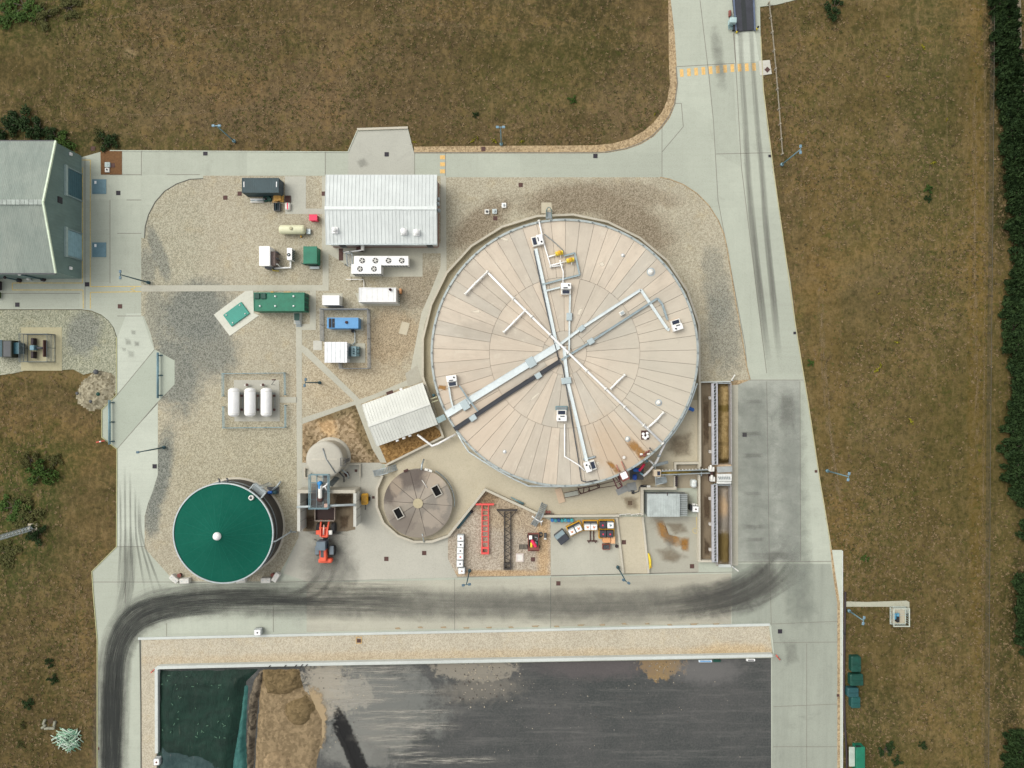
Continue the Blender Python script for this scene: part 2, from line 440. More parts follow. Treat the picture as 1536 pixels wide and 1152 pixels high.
def grass_mat():
    t = NT('field_grass')
    big = t.noise(t.pos(), .018, 6, .62, .8); mid = t.noise(t.pos(), .14, 8, .7, .5); fine = t.noise(t.pos(), 1.6, 6, .78)
    vf = t.noise(t.pos(), 5.0, 3, .8)
    brown, straw, olive, dark = (.105, .074, .040), (.215, .158, .085), (.078, .080, .026), (.050, .041, .021)
    cl = t.noise(t.pos(), .42, 8, .74, .7)
    col = t.mix(t.rng(mid, .34, .66), brown, (.14, .103, .058))
    col = t.mix(t.rng(big, .45, .68, 0, .7), col, olive)
    md2 = t.noise(t.pos(), .11, 7, .72, .8); md3 = t.noise(t.mapped(t.pos(), (1, 1, 1), (31, 17, 0)), .2, 7, .74, .8)
    col = t.mix(t.rng(md2, .50, .60, 0, .6), col, (.072, .078, .024)); col = t.mix(t.rng(md3, .52, .63, 0, .5), col, (.185, .135, .066)); col = t.mix(t.rng(md3, .46, .36, 0, .5), col, (.068, .055, .030))
    fib = t.noise(t.mapped(t.pos(), (1.0, .28, 1), (0, 0, 0), .5), 1.1, 7, .78, .5)
    # eastern field is more golden-olive, the western one darker
    ep = t.n('ShaderNodeSeparateXYZ'); t.l(t.pos(), ep.inputs[0])
    col = t.mix(t.rng(ep.outputs[0], u(330), u(520), 0, .55), col, (.128, .103, .034))
    col = t.mix(t.rng(ep.outputs[0], u(-560), u(-700), 0, .5), col, (.082, .066, .026))
    blobs = [((40, 5, 190, 60, .2), (.052, .062, .016), .9), ((880, 30, 60, 110, .3), (.034, .037, .013), .7), ((760, 40, 150, 60, .1), (.07, .056, .028), .6),
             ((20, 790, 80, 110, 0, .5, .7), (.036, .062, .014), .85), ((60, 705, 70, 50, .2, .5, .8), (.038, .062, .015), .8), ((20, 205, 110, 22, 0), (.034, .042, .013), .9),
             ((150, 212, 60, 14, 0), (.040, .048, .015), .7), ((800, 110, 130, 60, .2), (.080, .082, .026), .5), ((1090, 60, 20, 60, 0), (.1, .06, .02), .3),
             ((1395, 130, 40, 320, .02), (.070, .074, .026), .65), ((1300, 1090, 60, 70, 0), (.060, .062, .022), .7), ((1512, 1000, 20, 130, 0), (.04, .042, .015), .7), ((1498, 60, 22, 130, .0), (.014, .018, .006), .95), ((1516, 240, 20, 130, -.1), (.012, .018, .006), .95), ((1530, 520, 14, 260, 0), (.014, .022, .007), .9), ((1530, 900, 14, 70, 0), (.016, .02, .008), .9), ((1518, 1120, 12, 60, 0), (.015, .018, .007), .9),  # near-black blobs paint the hedge's shade into its dark green ground cover
             ((1466, 500, 14, 560, 0), (.17, .115, .030), .6), ((1240, 520, 26, 300, .07), (.17, .115, .045), .55), ((1345, 200, 26, 30, 0, .5, .9), (.19, .14, .085), .4),
             ((1330, 660, 45, 40, 0, .6, 1.0), (.18, .14, .075), .4), ((1380, 1010, 30, 22, 0, .6, 1.0), (.2, .15, .065), .4), ((1320, 420, 70, 50, .4, .6, 1.0), (.18, .14, .085), .4),
             ((560, 130, 150, 60, .1), (.17, .122, .078), .45), ((450, 170, 250, 40, 0), (.155, .112, .072), .5), ((960, 180, 60, 90, .5), (.18, .13, .085), .4),
             ((195, 79, 10, 8, 0), (.32, .25, .15), .8), ((100, 560, 70, 16, 0), (.2, .15, .07), .7), ((150, 780, 60, 120, 0), (.12, .09, .04), .5)]
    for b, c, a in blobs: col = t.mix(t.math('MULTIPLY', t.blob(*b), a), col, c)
    col = t.mix(t.rng(cl, .50, .62, 0, .62), col, (.205, .148, .068))
    col = t.mix(t.rng(cl, .49, .37, 0, .62), col, (.060, .056, .022))
    col = t.mix(t.rng(fib, .51, .64, 0, .6), col, (.225, .165, .09))
    col = t.mix(t.rng(fib, .47, .34, 0, .55), col, (.060, .048, .026))
    col = t.mix(t.rng(fine, .46, .72, 0, .75), col, straw)
    col = t.mix(t.rng(fine, .50, .26, 0, .85), col, dark)
    col = t.mix(t.rng(vf, .5, .75, 0, .4), col, (.23, .18, .10))
    col = t.mix(t.rng(vf, .46, .25, 0, .5), col, (.048, .042, .02))
    gs = t.noise(t.pos(), .7, 5, .75, 1.0)
    col = t.mix(t.rng(gs, .55, .66, 0, .5), col, (.060, .080, .018))
    ds = t.noise(t.mapped(t.pos(), (1, 1, 1), (40, 9, 0)), .45, 4, .7, .5)
    col = t.mix(t.rng(ds, .66, .78, 0, .55), col, (.030, .022, .018))
    lg = t.noise(t.mapped(t.pos(), (.6, 1.3, 1), (5, 2, 0), .15), .030, 7, .66, 1.0)
    col = t.mix(t.rng(lg, .46, .58, 0, .45), col, t.mix(1.0, col, (.60, .62, .50), 'MULTIPLY')); col = t.mix(t.rng(lg, .47, .38, 0, .5), col, t.mix(1.0, col, (1.22, 1.12, .98), 'MULTIPLY'))
    col = t.mix(1.0, col, (.82, .80, .71), 'MULTIPLY')
    return t.finish(col, .97, 0, fine, .5, .1, spec=.08)
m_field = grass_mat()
BG, DG = (.46, .425, .325), (.275, .245, .175)
dk_l, dk_d = (.235, .245, .212), (.09, .098, .085)
br_l, br_d = (.30, .25, .18), (.125, .10, .065)
m_gravel = gravel('yard_gravel', BG, DG, patches=[
    ((350, 700, 130, 90, 0, .5, .6), (.46, .43, .31), (.2, .185, .12), .5), ((250, 420, 60, 150, 0, .5, .6), (.42, .41, .31), (.18, .18, .125), .5), ((530, 580, 90, 60, 0, .5, .5), (.55, .455, .31), (.27, .20, .115), .5),
    ((295, 468, 56, 44, .5, .35, .5), dk_l, dk_d, .92), ((262, 560, 34, 60, .3, .35, .5), dk_l, dk_d, .85), ((315, 525, 40, 44, .3, .4, .5), dk_l, dk_d, .8), ((232, 470, 14, 40, 0, .3, .6), dk_l, dk_d, .5),
    ((238, 380, 10, 44, .35, .3, .6), dk_l, dk_d, .7), ((222, 400, 12, 30, .0, .3, .6), dk_l, dk_d, .6),
    ((238, 715, 17, 70, -.22, .4, .5), dk_l, dk_d, .95), ((228, 780, 12, 26, -.1, .4, .5), dk_l, dk_d, .8), 
    
    ((860, 300, 74, 24, .1, .4, .5), br_l, br_d, .9), ((722, 335, 54, 22, .7, .4, .5), br_l, br_d, .9), ((950, 335, 36, 66, .9, .45, .5), br_l, br_d, .9),
    ((1075, 430, 20, 60, .15, .35, .6), dk_l, dk_d, .5), ((1085, 500, 26, 60, .1, .35, .6), dk_l, dk_d, .55), ((970, 290, 50, 14, -.3, .35, .6), br_l, br_d, .6),
    ((630, 430, 34, 34, .6, .35, .6), br_l, br_d, .65), ((590, 505, 44, 40, .6, .35, .6), (.44, .33, .2), (.16, .11, .06), .6)])
m_gravel_w = gravel('west_gravel', (.40, .40, .30), (.16, .17, .115), patches=[
    ((125, 500, 26, 34, -.4, .3, .6), dk_l, dk_d, .75), ((20, 545, 60, 20, 0, .4, .5), (.42, .42, .33), (.2, .2, .15), .6)])
m_gravel_s = gravel('strip_gravel', (.52, .475, .37), (.35, .31, .235), gr=7, patches=[((700, 984, 520, 9, .015, .5, .6), (.53, .42, .27), (.33, .24, .14), .45), ((1100, 975, 60, 10, 0, .5, .6), (.56, .41, .22), (.33, .22, .1), .5)])
m_gravel_y = gravel('yard_stone', (.49, .43, .345), (.25, .205, .155), patches=[((760, 770, 50, 26, -.4, .4, .6), (.46, .35, .21), (.2, .14, .08), .5), ((815, 820, 10, 60, 0, .5, .5), (.55, .38, .2), (.3, .19, .09), .7), ((735, 745, 20, 12, .7, .4, .6), (.3, .2, .1), (.1, .07, .04), .7), ((750, 860, 80, 5, 0, .5, .5), (.5, .34, .17), (.3, .19, .09), .7)])
m_verge = gravel('verge_gravel', (.46, .35, .21), (.24, .175, .10), gr=4.0)
m_ochre = gravel('ochre_gravel', (.36, .22, .085), (.16, .09, .033), gr=4.0)
m_earth = gravel('bare_earth', (.42, .32, .20), (.17, .12, .065), gr=2.4, patches=[((490, 635, 12, 22, .5, .4, .6), (.62, .42, .22), (.4, .26, .13), .7), ((510, 618, 40, 8, .35, .4, .6), (.14, .11, .05), (.05, .04, .02), .7), ((545, 650, 8, 44, .4, .4, .6), (.17, .13, .06), (.06, .045, .02), .7), ((465, 670, 8, 30, 0, .4, .6), (.2, .15, .08), (.07, .05, .025), .6)])
def asphalt():
    t = NT('clamp_asphalt')
    n1 = t.noise(t.pos(), .07, 7, .65, .5); n2 = t.noise(t.mapped(t.pos(), (.05, .7, 1)), 1.0, 7, .75); n3 = t.noise(t.pos(), 3.0, 4, .75)
    col = t.mix(t.rng(n1, .3, .7), (.040, .046, .045), (.068, .069, .067))
    col = t.mix(t.rng(n2, .48, .72, 0, .6), col, (.13, .128, .12))
    n4 = t.noise(t.pos(), .9, 8, .78, .5)
    col = t.mix(t.rng(n4, .52, .75, 0, .45), col, (.15, .145, .13)); col = t.mix(t.rng(n4, .45, .28, 0, .5), col, (.026, .028, .028))
    col = t.mix(t.rng(n3, .35, .75, 0, .35), col, (.135, .13, .12))
    sp = t.noise(t.pos(), 1.1, 3, .6)
    col = t.mix(t.rng(sp, .70, .76, 0, .8), col, (.32, .29, .23))
    for b, c, a in [((712, 998, 62, 24, 0, .12, .7, .4), (.23, .21, .17), .9), ((720, 1035, 55, 16, .1, .6, 1.0, .5), (.21, .19, .155), .5), ((560, 1060, 90, 70, .2, .4, 1.3, .4), (.17, .175, .16), .75),
                    ((490, 1030, 34, 40, .2, .25, 1.1, .4), (.33, .30, .24), .8), ((530, 1040, 30, 24, .2, .25, 1.4, .4), (.30, .285, .24), .7), ((545, 1115, 60, 40, 0, .35, 1.3, .3), (.19, .19, .17), .6), ((992, 996, 34, 22, 0, .12, 1.0, .5), (.24, .165, .08), .9),
                    ((1060, 1005, 50, 20, 0, .5, .6, .3), (.14, .135, .13), .7), ((890, 1000, 80, 18, 0, .5, .7, .3), (.12, .10, .10), .5)]:
        col = t.mix(t.math('MULTIPLY', t.blob(*b), a), col, c)
    return t.finish(col, .92, 0, n3, .3, .03, spec=.2)
m_asph = asphalt()
d_tyre = decal('tyre_dirt', (.045, .049, .046), .30, .64, .86, .16, 13)
d_tyre_s = decal('tyre_dirt_soft', (.085, .085, .077), .25, .8, .7, .10, 13)
d_haze = decal('road_film', (.15, .15, .132), .1, 1.4, .55, mode='n', nsc=.3)
d_worn_s = decal('slab_film', (.19, .205, .18), .1, 1.5, .45, mode='n', nsc=.5)
d_tyre_f = decal('tyre_faint', (.14, .135, .12), .2, .8, .45, .05, 5)
d_track = decal('tyre_track', (.15, .145, .128), .1, .8, .5, .07, 4)
d_grime = decal('grime', (.10, .095, .08), .45, 1.2, .7, mode='n', nsc=.5)
d_soft = decal('soft_grime', (.18, .18, .158), .3, 1.7, .55, mode='n', nsc=.35)
d_rust = decal('rust_stain', (.34, .175, .05), .3, 1.2, .8, mode='n', nsc=.6)
d_dark = decal('dark_film', (.022, .022, .022), .45, .85, .9, mode='n', nsc=1.5)
d_brown = decal('brown_film', (.20, .155, .10), .25, 1.3, .6, mode='n', nsc=.6)
d_brown_dk = decal('dark_brown_film', (.10, .07, .045), .3, 1.1, .8, mode='n', nsc=.5)
d_scrape_f = decal('faint_scrape', (.17, .165, .15), .45, .7, .4, .25, 7)
d_scrape = decal('pale_scrape', (.36, .345, .30), .44, .60, .85, .3, 8)
d_pale = decal('lime_stain', (.72, .66, .54), .5, .95, .8, mode='n', nsc=.9)
d_sand = decal('sand_spill', (.36, .275, .165), .45, .85, .9, mode='n', nsc=.6)

# ================================================================ GROUND
g = MB(); N = 40
for j in range(N + 1):
    for i in range(N + 1):
        x = -800 + 1600 * i / N; y = -800 + 1600 * j / N; g.v.append((x, y, -.10))
for j in range(N):
    for i in range(N): a = j * (N + 1) + i; g.f.append((a, a + 1, a + N + 2, a + N + 1)); g.mi.append(0); g.sm.append(False)
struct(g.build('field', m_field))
PAVE = [(1003, -160), (1004, 0), (1010, 50), (1014, 100), (1016, 125), (1012, 155), (1003, 175), (992, 190), (978, 204), (960, 215), (938, 223), (910, 228), (893, 229), (621, 229), (612, 193), (536, 196), (522, 228), (165, 226), (150, 228), (122, 236), (-90, 236), (-90, 464), (122, 464), (137, 466), (152, 472), (163, 481), (171, 492), (175.5, 506), (175.5, 592), (153, 614.5), (153, 656), (176, 673), (175.5, 820), (138, 857), (140, 890), (146, 960), (146, 1330), (1263, 1330), (1263, 825), (1247, 825), (1245, 813), (1238, 769), (1229.5, 719), (1222, 667), (1212, 603), (1203, 547), (1193, 487), (1185, 420), (1175, 360), (1168, 310), (1161, 262), (1157, 232), (1151, 190), (1145, 135), (1141, 55), (1140, 10), (1165, 7), (1200, -2), (1260, -14), (1260, -70), (1137, -60), (1135, -160)]
sheet('road', PAVE, 0.0, m_road)
sheet('verge', [(1014, 99), (1003.5, 99), (1005, 125), (1001, 150), (993, 168), (980, 184), (965, 197), (945, 208), (920, 215), (893, 218), (700, 219), (621, 220), (621, 230), (893, 230), (912, 229), (940, 224), (962, 216), (980, 205), (994, 191), (1005, 176), (1013, 156), (1017, 125)], .012, m_verge)
sheet('verge', [(1003.5, 99), (1001, -160), (1005, -160), (1006, 0), (1012, 50), (1015, 99)], .011, m_verge)
sheet('gravel', [(305, 263.5), (660, 264), (668, 266), (990, 266), (1005, 269), (1025, 277), (1045, 290), (1063, 308), (1077, 330), (1086, 352), (1091, 375), (1095, 400), (1103, 450), (1112, 500), (1120, 550), (1125, 569), (1112, 573), (1097, 575), (1050, 575), (1045, 560), (950, 640), (847, 690), (700, 690), (571, 694), (456, 694), (445, 694), (446, 760), (448, 806), (428, 845), (420, 858), (405, 872), (262, 872), (217, 822), (217, 775), (222, 755), (230, 735), (237, 712), (237, 603), (262, 577), (262, 541), (232, 524), (226, 500), (216, 474), (212, 474), (212, 357), (217, 357), (218, 340), (223, 322), (233, 303), (247, 287), (265, 276), (285, 269), (305, 268)], .03, m_gravel)
sheet('gravel', [(-90, 465), (122, 465), (137, 467), (152, 473), (163, 482), (170, 492), (174.5, 506), (174.5, 600), (168, 560), (150, 556), (125, 562), (110, 554), (80, 556), (50, 553), (20, 560), (-90, 575)], .012, m_gravel_w)
sheet('gravel', [(212, 957), (400, 953), (764, 947), (1153, 938), (1157, 966), (1159, 986), (764, 993), (400, 1000), (235, 1004), (235, 1330), (213, 1330)], .03, m_gravel_s)
sheet('silage_clamp_floor', [(235, 1003), (764, 994), (1156.5, 987), (1157, 1330), (235, 1330)], .012, m_asph)
# slabs of other pours, each a thin course above the road
def slab(name, pts, mat, z=.004): return sheet(name, pts, z, mat, -.02)
slab('passing_bay', [(232, 524), (262, 541), (262, 577), (176, 672.5), (153.5, 655.5), (153.5, 615), (190, 576)], concrete('bay_concrete', (.365, .40, .33), STN, .12))
slab('road_slab', [(621, 229.5), (611.5, 194), (537, 197), (522.5, 228.5), (522.5, 262), (621, 262)], concrete('bay_concrete_stained', (.40, .40, .345), (.2, .19, .17), .5))
slab('road_slab', [(1098, 573), (1106, 570), (1200, 570), (1200, 843), (1098, 842)], m_road_grey)
slab('road_slab', [(1098, 846), (1246, 846), (1256, 900), (1256, 1330), (1158, 1330), (1158, 940), (1155, 936), (1098, 936)], concrete('road_worn', (.285, .305, .255), (.15, .16, .14), .7, [(0, .3, .6, .04)]))
slab('road_slab', [(826, 866), (1097, 860), (1097, 936), (826, 940)], concrete('road_warm', (.375, .36, .29), STN, .4, [(0, .3, .03, .6)]), .005)
slab('road_slab', [(460, 874), (825, 867), (825, 940), (460, 948)], concrete('road_warm_pale', (.41, .40, .325), STN, .3, [(0, .25, .03, .6)]), .005)
slab('road_slab', [(826.5, 781), (963, 775), (973, 859), (826.5, 864)], concrete('apron_concrete', (.42, .41, .34), (.24, .22, .18), .3, [(0, .15, .8, .05)]))
slab('road_slab', [(967, 775), (1046, 775), (1048, 858), (974, 860)], concrete('wash_concrete', (.345, .335, .275), (.19, .17, .13), .6))
slab('road_slab', [(1247, 825.5), (1263, 825.5), (1263, 1330), (1259, 1330), (1259, 905), (1252, 860)], m_road_pale)
slab('kerb_strip', [(1244.5, 815), (1246.5, 815), (1253, 860), (1260, 905), (1260, 1330), (1256, 1330), (1256, 905), (1249, 860)], m_verge, .009)
slab('road_slab', [(1104, 48), (1132, 46), (1139, 92), (1101.5, 95)], m_road_pale)
slab('road_slab', [(1138, 91.5), (1154.5, 90), (1157.5, 111), (1140, 113.5)], m_pad, .05)
slab('road_slab', [(176, 506.5), (190, 470), (212, 470), (225, 510), (231, 524), (190, 575), (176, 590)], m_road_pale)
slab('road_slab', [(176, 674), (236.5, 604), (236.5, 711), (229, 735), (217, 775), (217, 821), (176, 820)], m_road_pale)
for k, pts in enumerate([[(213, 227.5), (370, 228), (370, 262.5), (213, 262.5)], [(371, 228), (487, 228.5), (487, 262.5), (371, 262.5)], [(669, 230.5), (779, 230.5), (779, 264.5), (669, 264.5)], [(780, 230.5), (892, 230.5), (930, 227), (992, 230), (992, 265), (780, 265)], [(128.5, 264), (211, 264), (211, 299), (128.5, 299)], [(129, 301), (164, 301), (164, 423), (129, 423)], [(166, 301), (211, 301), (211, 356), (166, 356)], [(19, 441), (119, 441), (119, 462), (19, 462)], [(1064, 112), (1099, 97), (1104, 180), (1111, 250), (1073, 229)], [(1018, 108), (1062, 113), (1069, 180), (1024, 154), (1018, 150)], [(1079, 312), (1117, 311), (1150, 560), (1122, 566), (1117, 518)], [(1119, 311), (1167, 311), (1176, 365), (1186, 425), (1203, 560), (1153, 562)], [(257, 878), (409, 878), (409, 946), (257, 950)]]):
    kf = [.93, 1.05, 1.0, .95, 1.06, .94, 1.03, .92, .92, 1.04, 1.03, .95, 1.05][k]
    slab('road_slab', pts, concrete('slab_tone_%d' % k, (.385 * kf, .41 * kf, .34 * kf), STN, .2 + .05 * (k % 4), [(0, .10, .04, 1.2) if k % 2 else (0, .10, 1.2, .04)]), .0045)
# --- yard paths and pads over the gravel
def pad(name, pts, mat=None, z=.06): return sheet(name, pts, z, mat or m_path, -.05)
pad('path', [(212, 428), (484, 427.5), (484, 371), (493, 371), (493, 436), (212, 437.5)])
pad('path', [(465, 436), (474, 436), (474, 495), (453, 495), (453, 784), (446, 784), (444, 480), (453, 480), (453, 486), (465, 486)])
pad('path', [(453, 517), (462, 523), (535, 594), (541, 601), (534, 604), (453, 528)], None, .064)
pad('path', [(420, 595.5), (445.5, 595.5), (445.5, 604), (420, 604)])
pad('path', [(453.5, 627), (453.5, 636), (533, 607), (558, 672), (571, 694), (580, 694), (541, 606), (635, 569), (634, 560), (560, 592)], None, .068)
pad('path', [(608, 560), (626, 548), (634, 572), (612, 580)], concrete('path_grey', (.38, .365, .30), STN, .2), .073)
pad('path', [(661, 264), (669, 264), (670, 412), (648, 450), (636, 490), (634, 510), (634, 565), (615, 560), (632, 470), (645, 440), (661, 400)], None, .062)
pad('path', [(433, 264.5), (459, 264.5), (459, 313), (487, 313), (487, 321), (428, 321), (427.5, 264.5)], concrete('pad_grey', (.42, .42, .36), STN, .15))
pad('path', [(483, 264.5), (490, 264.5), (490, 372), (483, 372)], None, .058)
pad('path', [(490, 365), (661, 365), (661, 380), (634, 380), (634, 415), (525, 415), (526, 401), (490, 379)], None, .066)
pad('path', [(438, 435), (440, 435), (440, 437), (438, 437)], None, .061)
pad('path', [(440, 466), (453, 466), (453, 486), (441, 486)], m_pad, .068)
pad('plinth', [(368, 437), (380, 436), (381, 470), (389, 473), (345, 504), (321, 472), (357, 445)], concrete('plinth_pale', (.56, .56, .48), (.36, .35, .29), .3), .10)
pad('plinth', [(351, 570), (419, 570), (420, 632), (352, 632)], m_slab_grey, .09)
pad('plinth', [(485, 440), (514, 440), (514, 460.5), (485, 460.5)], m_path, .09)
pad('plinth', [(494, 476), (545, 476), (545, 496), (494, 496)], m_path, .10)
pad('plinth', [(487, 515), (548, 515), (548, 544), (487, 544)], m_path, .10)
pad('plinth', [(470, 511), (483, 511), (483, 525), (470, 525)], m_pad, .10)
pad('plinth', [(603, 482), (615, 485), (610, 503), (598, 500)], m_slab, .10)
pad('plinth', [(533, 440), (539, 457), (541, 458.5), (600, 458.5), (600, 434), (590, 434)], m_path, .09)
pad('plinth', [(812, 304), (827, 304), (829, 320), (812, 320)], m_slab, .12)
pad('path', [(32, 491), (93, 491), (93, 556), (32, 556)], concrete('west_pad', (.40, .37, .24), STN, .3), .05)
pad('plinth', [(1268, 902), (1300, 903), (1360, 901), (1364, 903), (1364, 920), (1357, 920), (1357, 912), (1330, 910), (1268, 910)], concrete('mossy_path', (.36, .36, .28), (.14, .15, .08), .6), .04)
pad('earth_patch', [(454, 636), (533, 607.5), (571, 694), (454, 694)], m_earth, .045)
pad('gravel', [(559, 670), (650, 636), (664, 651), (658, 657), (580, 696), (571, 695)], m_ochre, .05)
pad('gravel', [(728, 736), (800, 769), (826, 781), (826, 863), (686, 865), (672, 838), (672, 804)], m_gravel_y, .034)
pad('brown_pad', [(151, 226.5), (183, 226), (183, 262), (151.5, 262)], plain('brown_aggregate', (.15, .075, .03), .95, var=.3, scale=3), .05)
# concrete apron round silo and bunker
pad('apron', [(446, 694), (573, 694), (573, 713), (565, 733), (564, 761), (575, 785), (597, 805), (620, 814), (647, 813), (672, 804), (672, 838), (686, 866), (460, 872), (425, 860), (448, 806)], m_slab_grey, .035)
# joints of the concrete bays
J = MB()
def jl(m, pts, wd=.09, z=.0):
    for a, b in zip(pts[:-1], pts[1:]):
        p, q = P(*a), P(*b); p.z = q.z = z; m.bar(p, q, wd, .012)
for pts in [[(212, 263), (212, 227)], [(165, 262), (212, 262)], [(488, 227), (488, 262)], [(668, 229), (668, 265)], [(993, 190), (993, 266)], [(622, 262), (622, 229)], [(250, 262), (300, 262)], [(127.5, 236), (127.5, 463)],
            [(1050, 0), (1063, 110), (1070, 180), (1077, 300), (1118, 520), (1122, 569)], [(1100, 50), (1105, 120), (1112, 250), (1150, 560)], [(1015, 100), (1102, 95)], [(1101, 48), (1104, 95)], [(1012, 155), (1022, 155), (1025, 190), (993, 228)], [(1074, 231), (1157, 229)],
            [(176, 820), (217, 820)], [(140, 873), (258, 873)], [(258, 874), (430, 873), (675, 866), (1100, 858)], [(188, 874), (188, 905)], [(250, 935), (250, 955)], [(410, 910), (410, 948)], [(682, 868), (682, 945)], [(826, 866), (826, 942)],
            [(1098, 570), (1205, 570)], [(1150, 572), (1154, 842), (1157, 935)], [(1200, 572), (1201, 842)], [(1098, 843), (1247, 842)], [(1156, 936), (1256, 932)], [(1160, 964), (1256, 963)], [(1160, 1060), (1256, 1056)], [(1210, 965), (1210, 1330)], [(1160, 1120), (1256, 1120)],
            [(176, 474), (212, 474)], [(153, 615), (176, 592), (232, 524)], [(176, 673), (237, 603), (262, 577)], [(0, 440), (120, 440)], [(826.5, 864), (1047, 858)], [(190, 300), (212, 300)], [(165, 300), (165, 425)], [(176, 350), (212, 350)]]: jl(J, pts, .10, .006)
struct(J.build('joint', m_joint))
# kerbs and upstands
def kerb(name, pts, wd, h, mat, z0=-.1):
    m = MB(); m.ribbon([P(*p).xy for p in pts], wd, z0, h)
    return struct(m.build(name, mat))
kerb('kerb', [(208, 957.5), (400, 953), (764, 945.5), (1154, 936.5)], .42, .22, m_wall_pale)
kerb('kerb', [(1154.6, 936.5), (1158, 960), (1160.5, 985)], .2, .12, m_road_pale)
kerb('kerb', [(210, 959), (211.5, 1060), (212.5, 1330)], .16, .10, m_jointd)
kerb('kerb', [(165, 226), (522, 228), (536, 196)], .14, .09, m_road_pale)
kerb('kerb', [(621, 229), (893, 229), (910, 228), (938, 223), (960, 215), (978, 204), (992, 190), (1003, 175), (1012, 155), (1016, 125), (1014, 100)], .12, .08, m_joint)
kerb('kerb', [(536, 194.5), (612, 192)], .38, .25, m_wall)
kerb('kerb', [(305, 268), (285, 269), (265, 276), (247, 287), (233, 303), (223, 322), (218, 340), (217, 357)], .12, .09, m_jointd)
kerb('kerb', [(175, 506), (175, 592), (153, 614.5), (153, 656), (175.5, 673.5), (175, 820), (138, 857), (140, 890), (146, 960), (146, 1330)], .14, .08, plain('mossy_kerb', (.36, .36, .20), .95))
kerb('kerb', [(1247, 824), (1238, 769), (1229.5, 719), (1212, 603), (1193, 487), (1175, 360), (1161, 262), (1145, 135), (1141, 55)], .13, .08, plain('sandy_kerb', (.40, .37, .22), .95))
kerb('kerb', [(990, 266), (1005, 269), (1025, 277), (1045, 290), (1063, 308), (1077, 330), (1086, 352), (1091, 375), (1095, 400), (1103, 450), (1112, 500), (1120, 550), (1125, 569)], .15, .09, m_verge)
kerb('kerb', [(1263.5, 826), (1263.5, 1330)], .14, .1, m_wall_pale)
# painted markings
mk = MB()
for i in range(11):
    x = 1022.5 + i * 10.85; y = 109.5 - i * 1.05 if i < 8 else 101.5 - (i - 8) * .6
    p = P(x, y); mk.box((p.x, p.y, .012), (u(5.4), u(11.5), .008), R(4))
for y in (236, 246.5, 257): p = P(663.8, y); mk.box((p.x, p.y, .011), (u(7.4), u(6), .006))
struct(mk.build('road_marking', m_mark))
ml = MB()
for pts in [[(124, 251), (124, 424.5), (18.5, 424.5), (18.5, 435), (124.5, 435), (125, 463)], [(123, 240), (135.5, 240), (135.5, 430), (212, 429.5)], [(212, 437.5), (135.5, 438.5), (135.5, 463)], [(196, 434), (203, 431.5)], [(196, 434), (203, 436.5)]]: jl(ml, pts, .14, .009)
jl(ml, [(1045, 776), (1047, 832)], .12, .012)
for a in range(12):
    t0, t1 = a * math.pi / 6, (a + 1) * math.pi / 6
    jl(ml, [(1043 + 4 * math.cos(t0), 796 + 4 * math.sin(t0)), (1043 + 4 * math.cos(t1), 796 + 4 * math.sin(t1))], .08, .012)
struct(ml.build('yellow_line', m_line))
# ================================================================ DIRT ON THE CONCRETE
Z = [.016]
def dz(): Z[0] += .0012; return Z[0]
strip('road_film', [(165, 1250), (167, 1060), (174, 985), (195, 940), (240, 912), (320, 903), (480, 904), (620, 906), (780, 908), (940, 908), (1060, 900), (1130, 885), (1190, 830)], 62, d_haze, dz(), 13, .05)
strip('road_film', [(1130, 560), (1135, 700), (1140, 860)], 76, d_worn_s, dz(), 13, .12)
strip('road_film', [(1182, 560), (1186, 700), (1195, 850), (1205, 960)], 60, d_worn_s, dz(), 13, .12)
strip('road_film', [(1000, 905), (1100, 895), (1160, 860), (1195, 800)], 74, d_haze, dz(), 13, .35)
for oo in (0, 14, 30, 44): strip('tyre_mark', [(1010 + oo, 900 + oo * .5), (1090 + oo, 886 + oo * .5), (1140 + oo, 858 + oo * .5), (1170 + oo, 815 + oo)], 5, d_tyre_f, dz(), 7, .3)
strip('tyre_mark', [(166, 1180), (168, 1060), (172, 990), (186, 945), (215, 915), (255, 902), (320, 896), (420, 896), (540, 897), (650, 899)], 58, d_tyre_s, dz(), 13, .10)
strip('tyre_mark', [(167, 1200), (168, 1090), (172, 1000), (184, 955), (208, 926), (245, 912), (300, 905), (380, 901), (460, 902), (540, 903)], 25, d_tyre, dz(), 13, .12, w2=13)
strip('tyre_mark', [(158, 1200), (158, 1080), (163, 990), (174, 945), (196, 915), (230, 902), (290, 893), (370, 889), (440, 890)], 14, d_tyre, dz(), 11, .12)
strip('tyre_mark', [(176, 1200), (178, 1060), (184, 985), (204, 946), (240, 927), (290, 918), (350, 915)], 13, d_tyre, dz(), 11, .14)
strip('tyre_mark', [(166, 1330), (166, 1180), (168, 1080), (170, 1010)], 36, d_tyre, dz(), 13, .12)
for x0, x1 in ((180, 176), (187, 186), (195, 200), (203, 218), (208, 232), (211, 244)):
    strip('tyre_mark', [(x0, 690 + abs(x0 - 190) * 3), (x0 + 1, 800), ((x0 + x1) / 2 + 1, 850), (x1, 890)], 4, d_tyre_s, dz(), 7, .25)
strip('tyre_mark', [(195, 790), (193, 830), (190, 880), (178, 930)], 26, d_tyre_s, dz(), 9, .3)
strip('tyre_mark', [(430, 893), (455, 885), (476, 866), (488, 842)], 10, d_tyre_s, dz(), 7, .3)
strip('tyre_mark', [(440, 903), (475, 893), (497, 868), (504, 838)], 9, d_tyre_s, dz(), 7, .3)
strip('tyre_mark', [(520, 905), (640, 907), (760, 908), (880, 908), (1000, 902), (1080, 888), (1130, 868), (1170, 840)], 40, d_tyre_f, dz(), 11, .2)
strip('tyre_mark', [(960, 908), (1050, 899), (1110, 880), (1150, 852), (1180, 810)], 9, d_tyre_s, dz(), 7, .25)
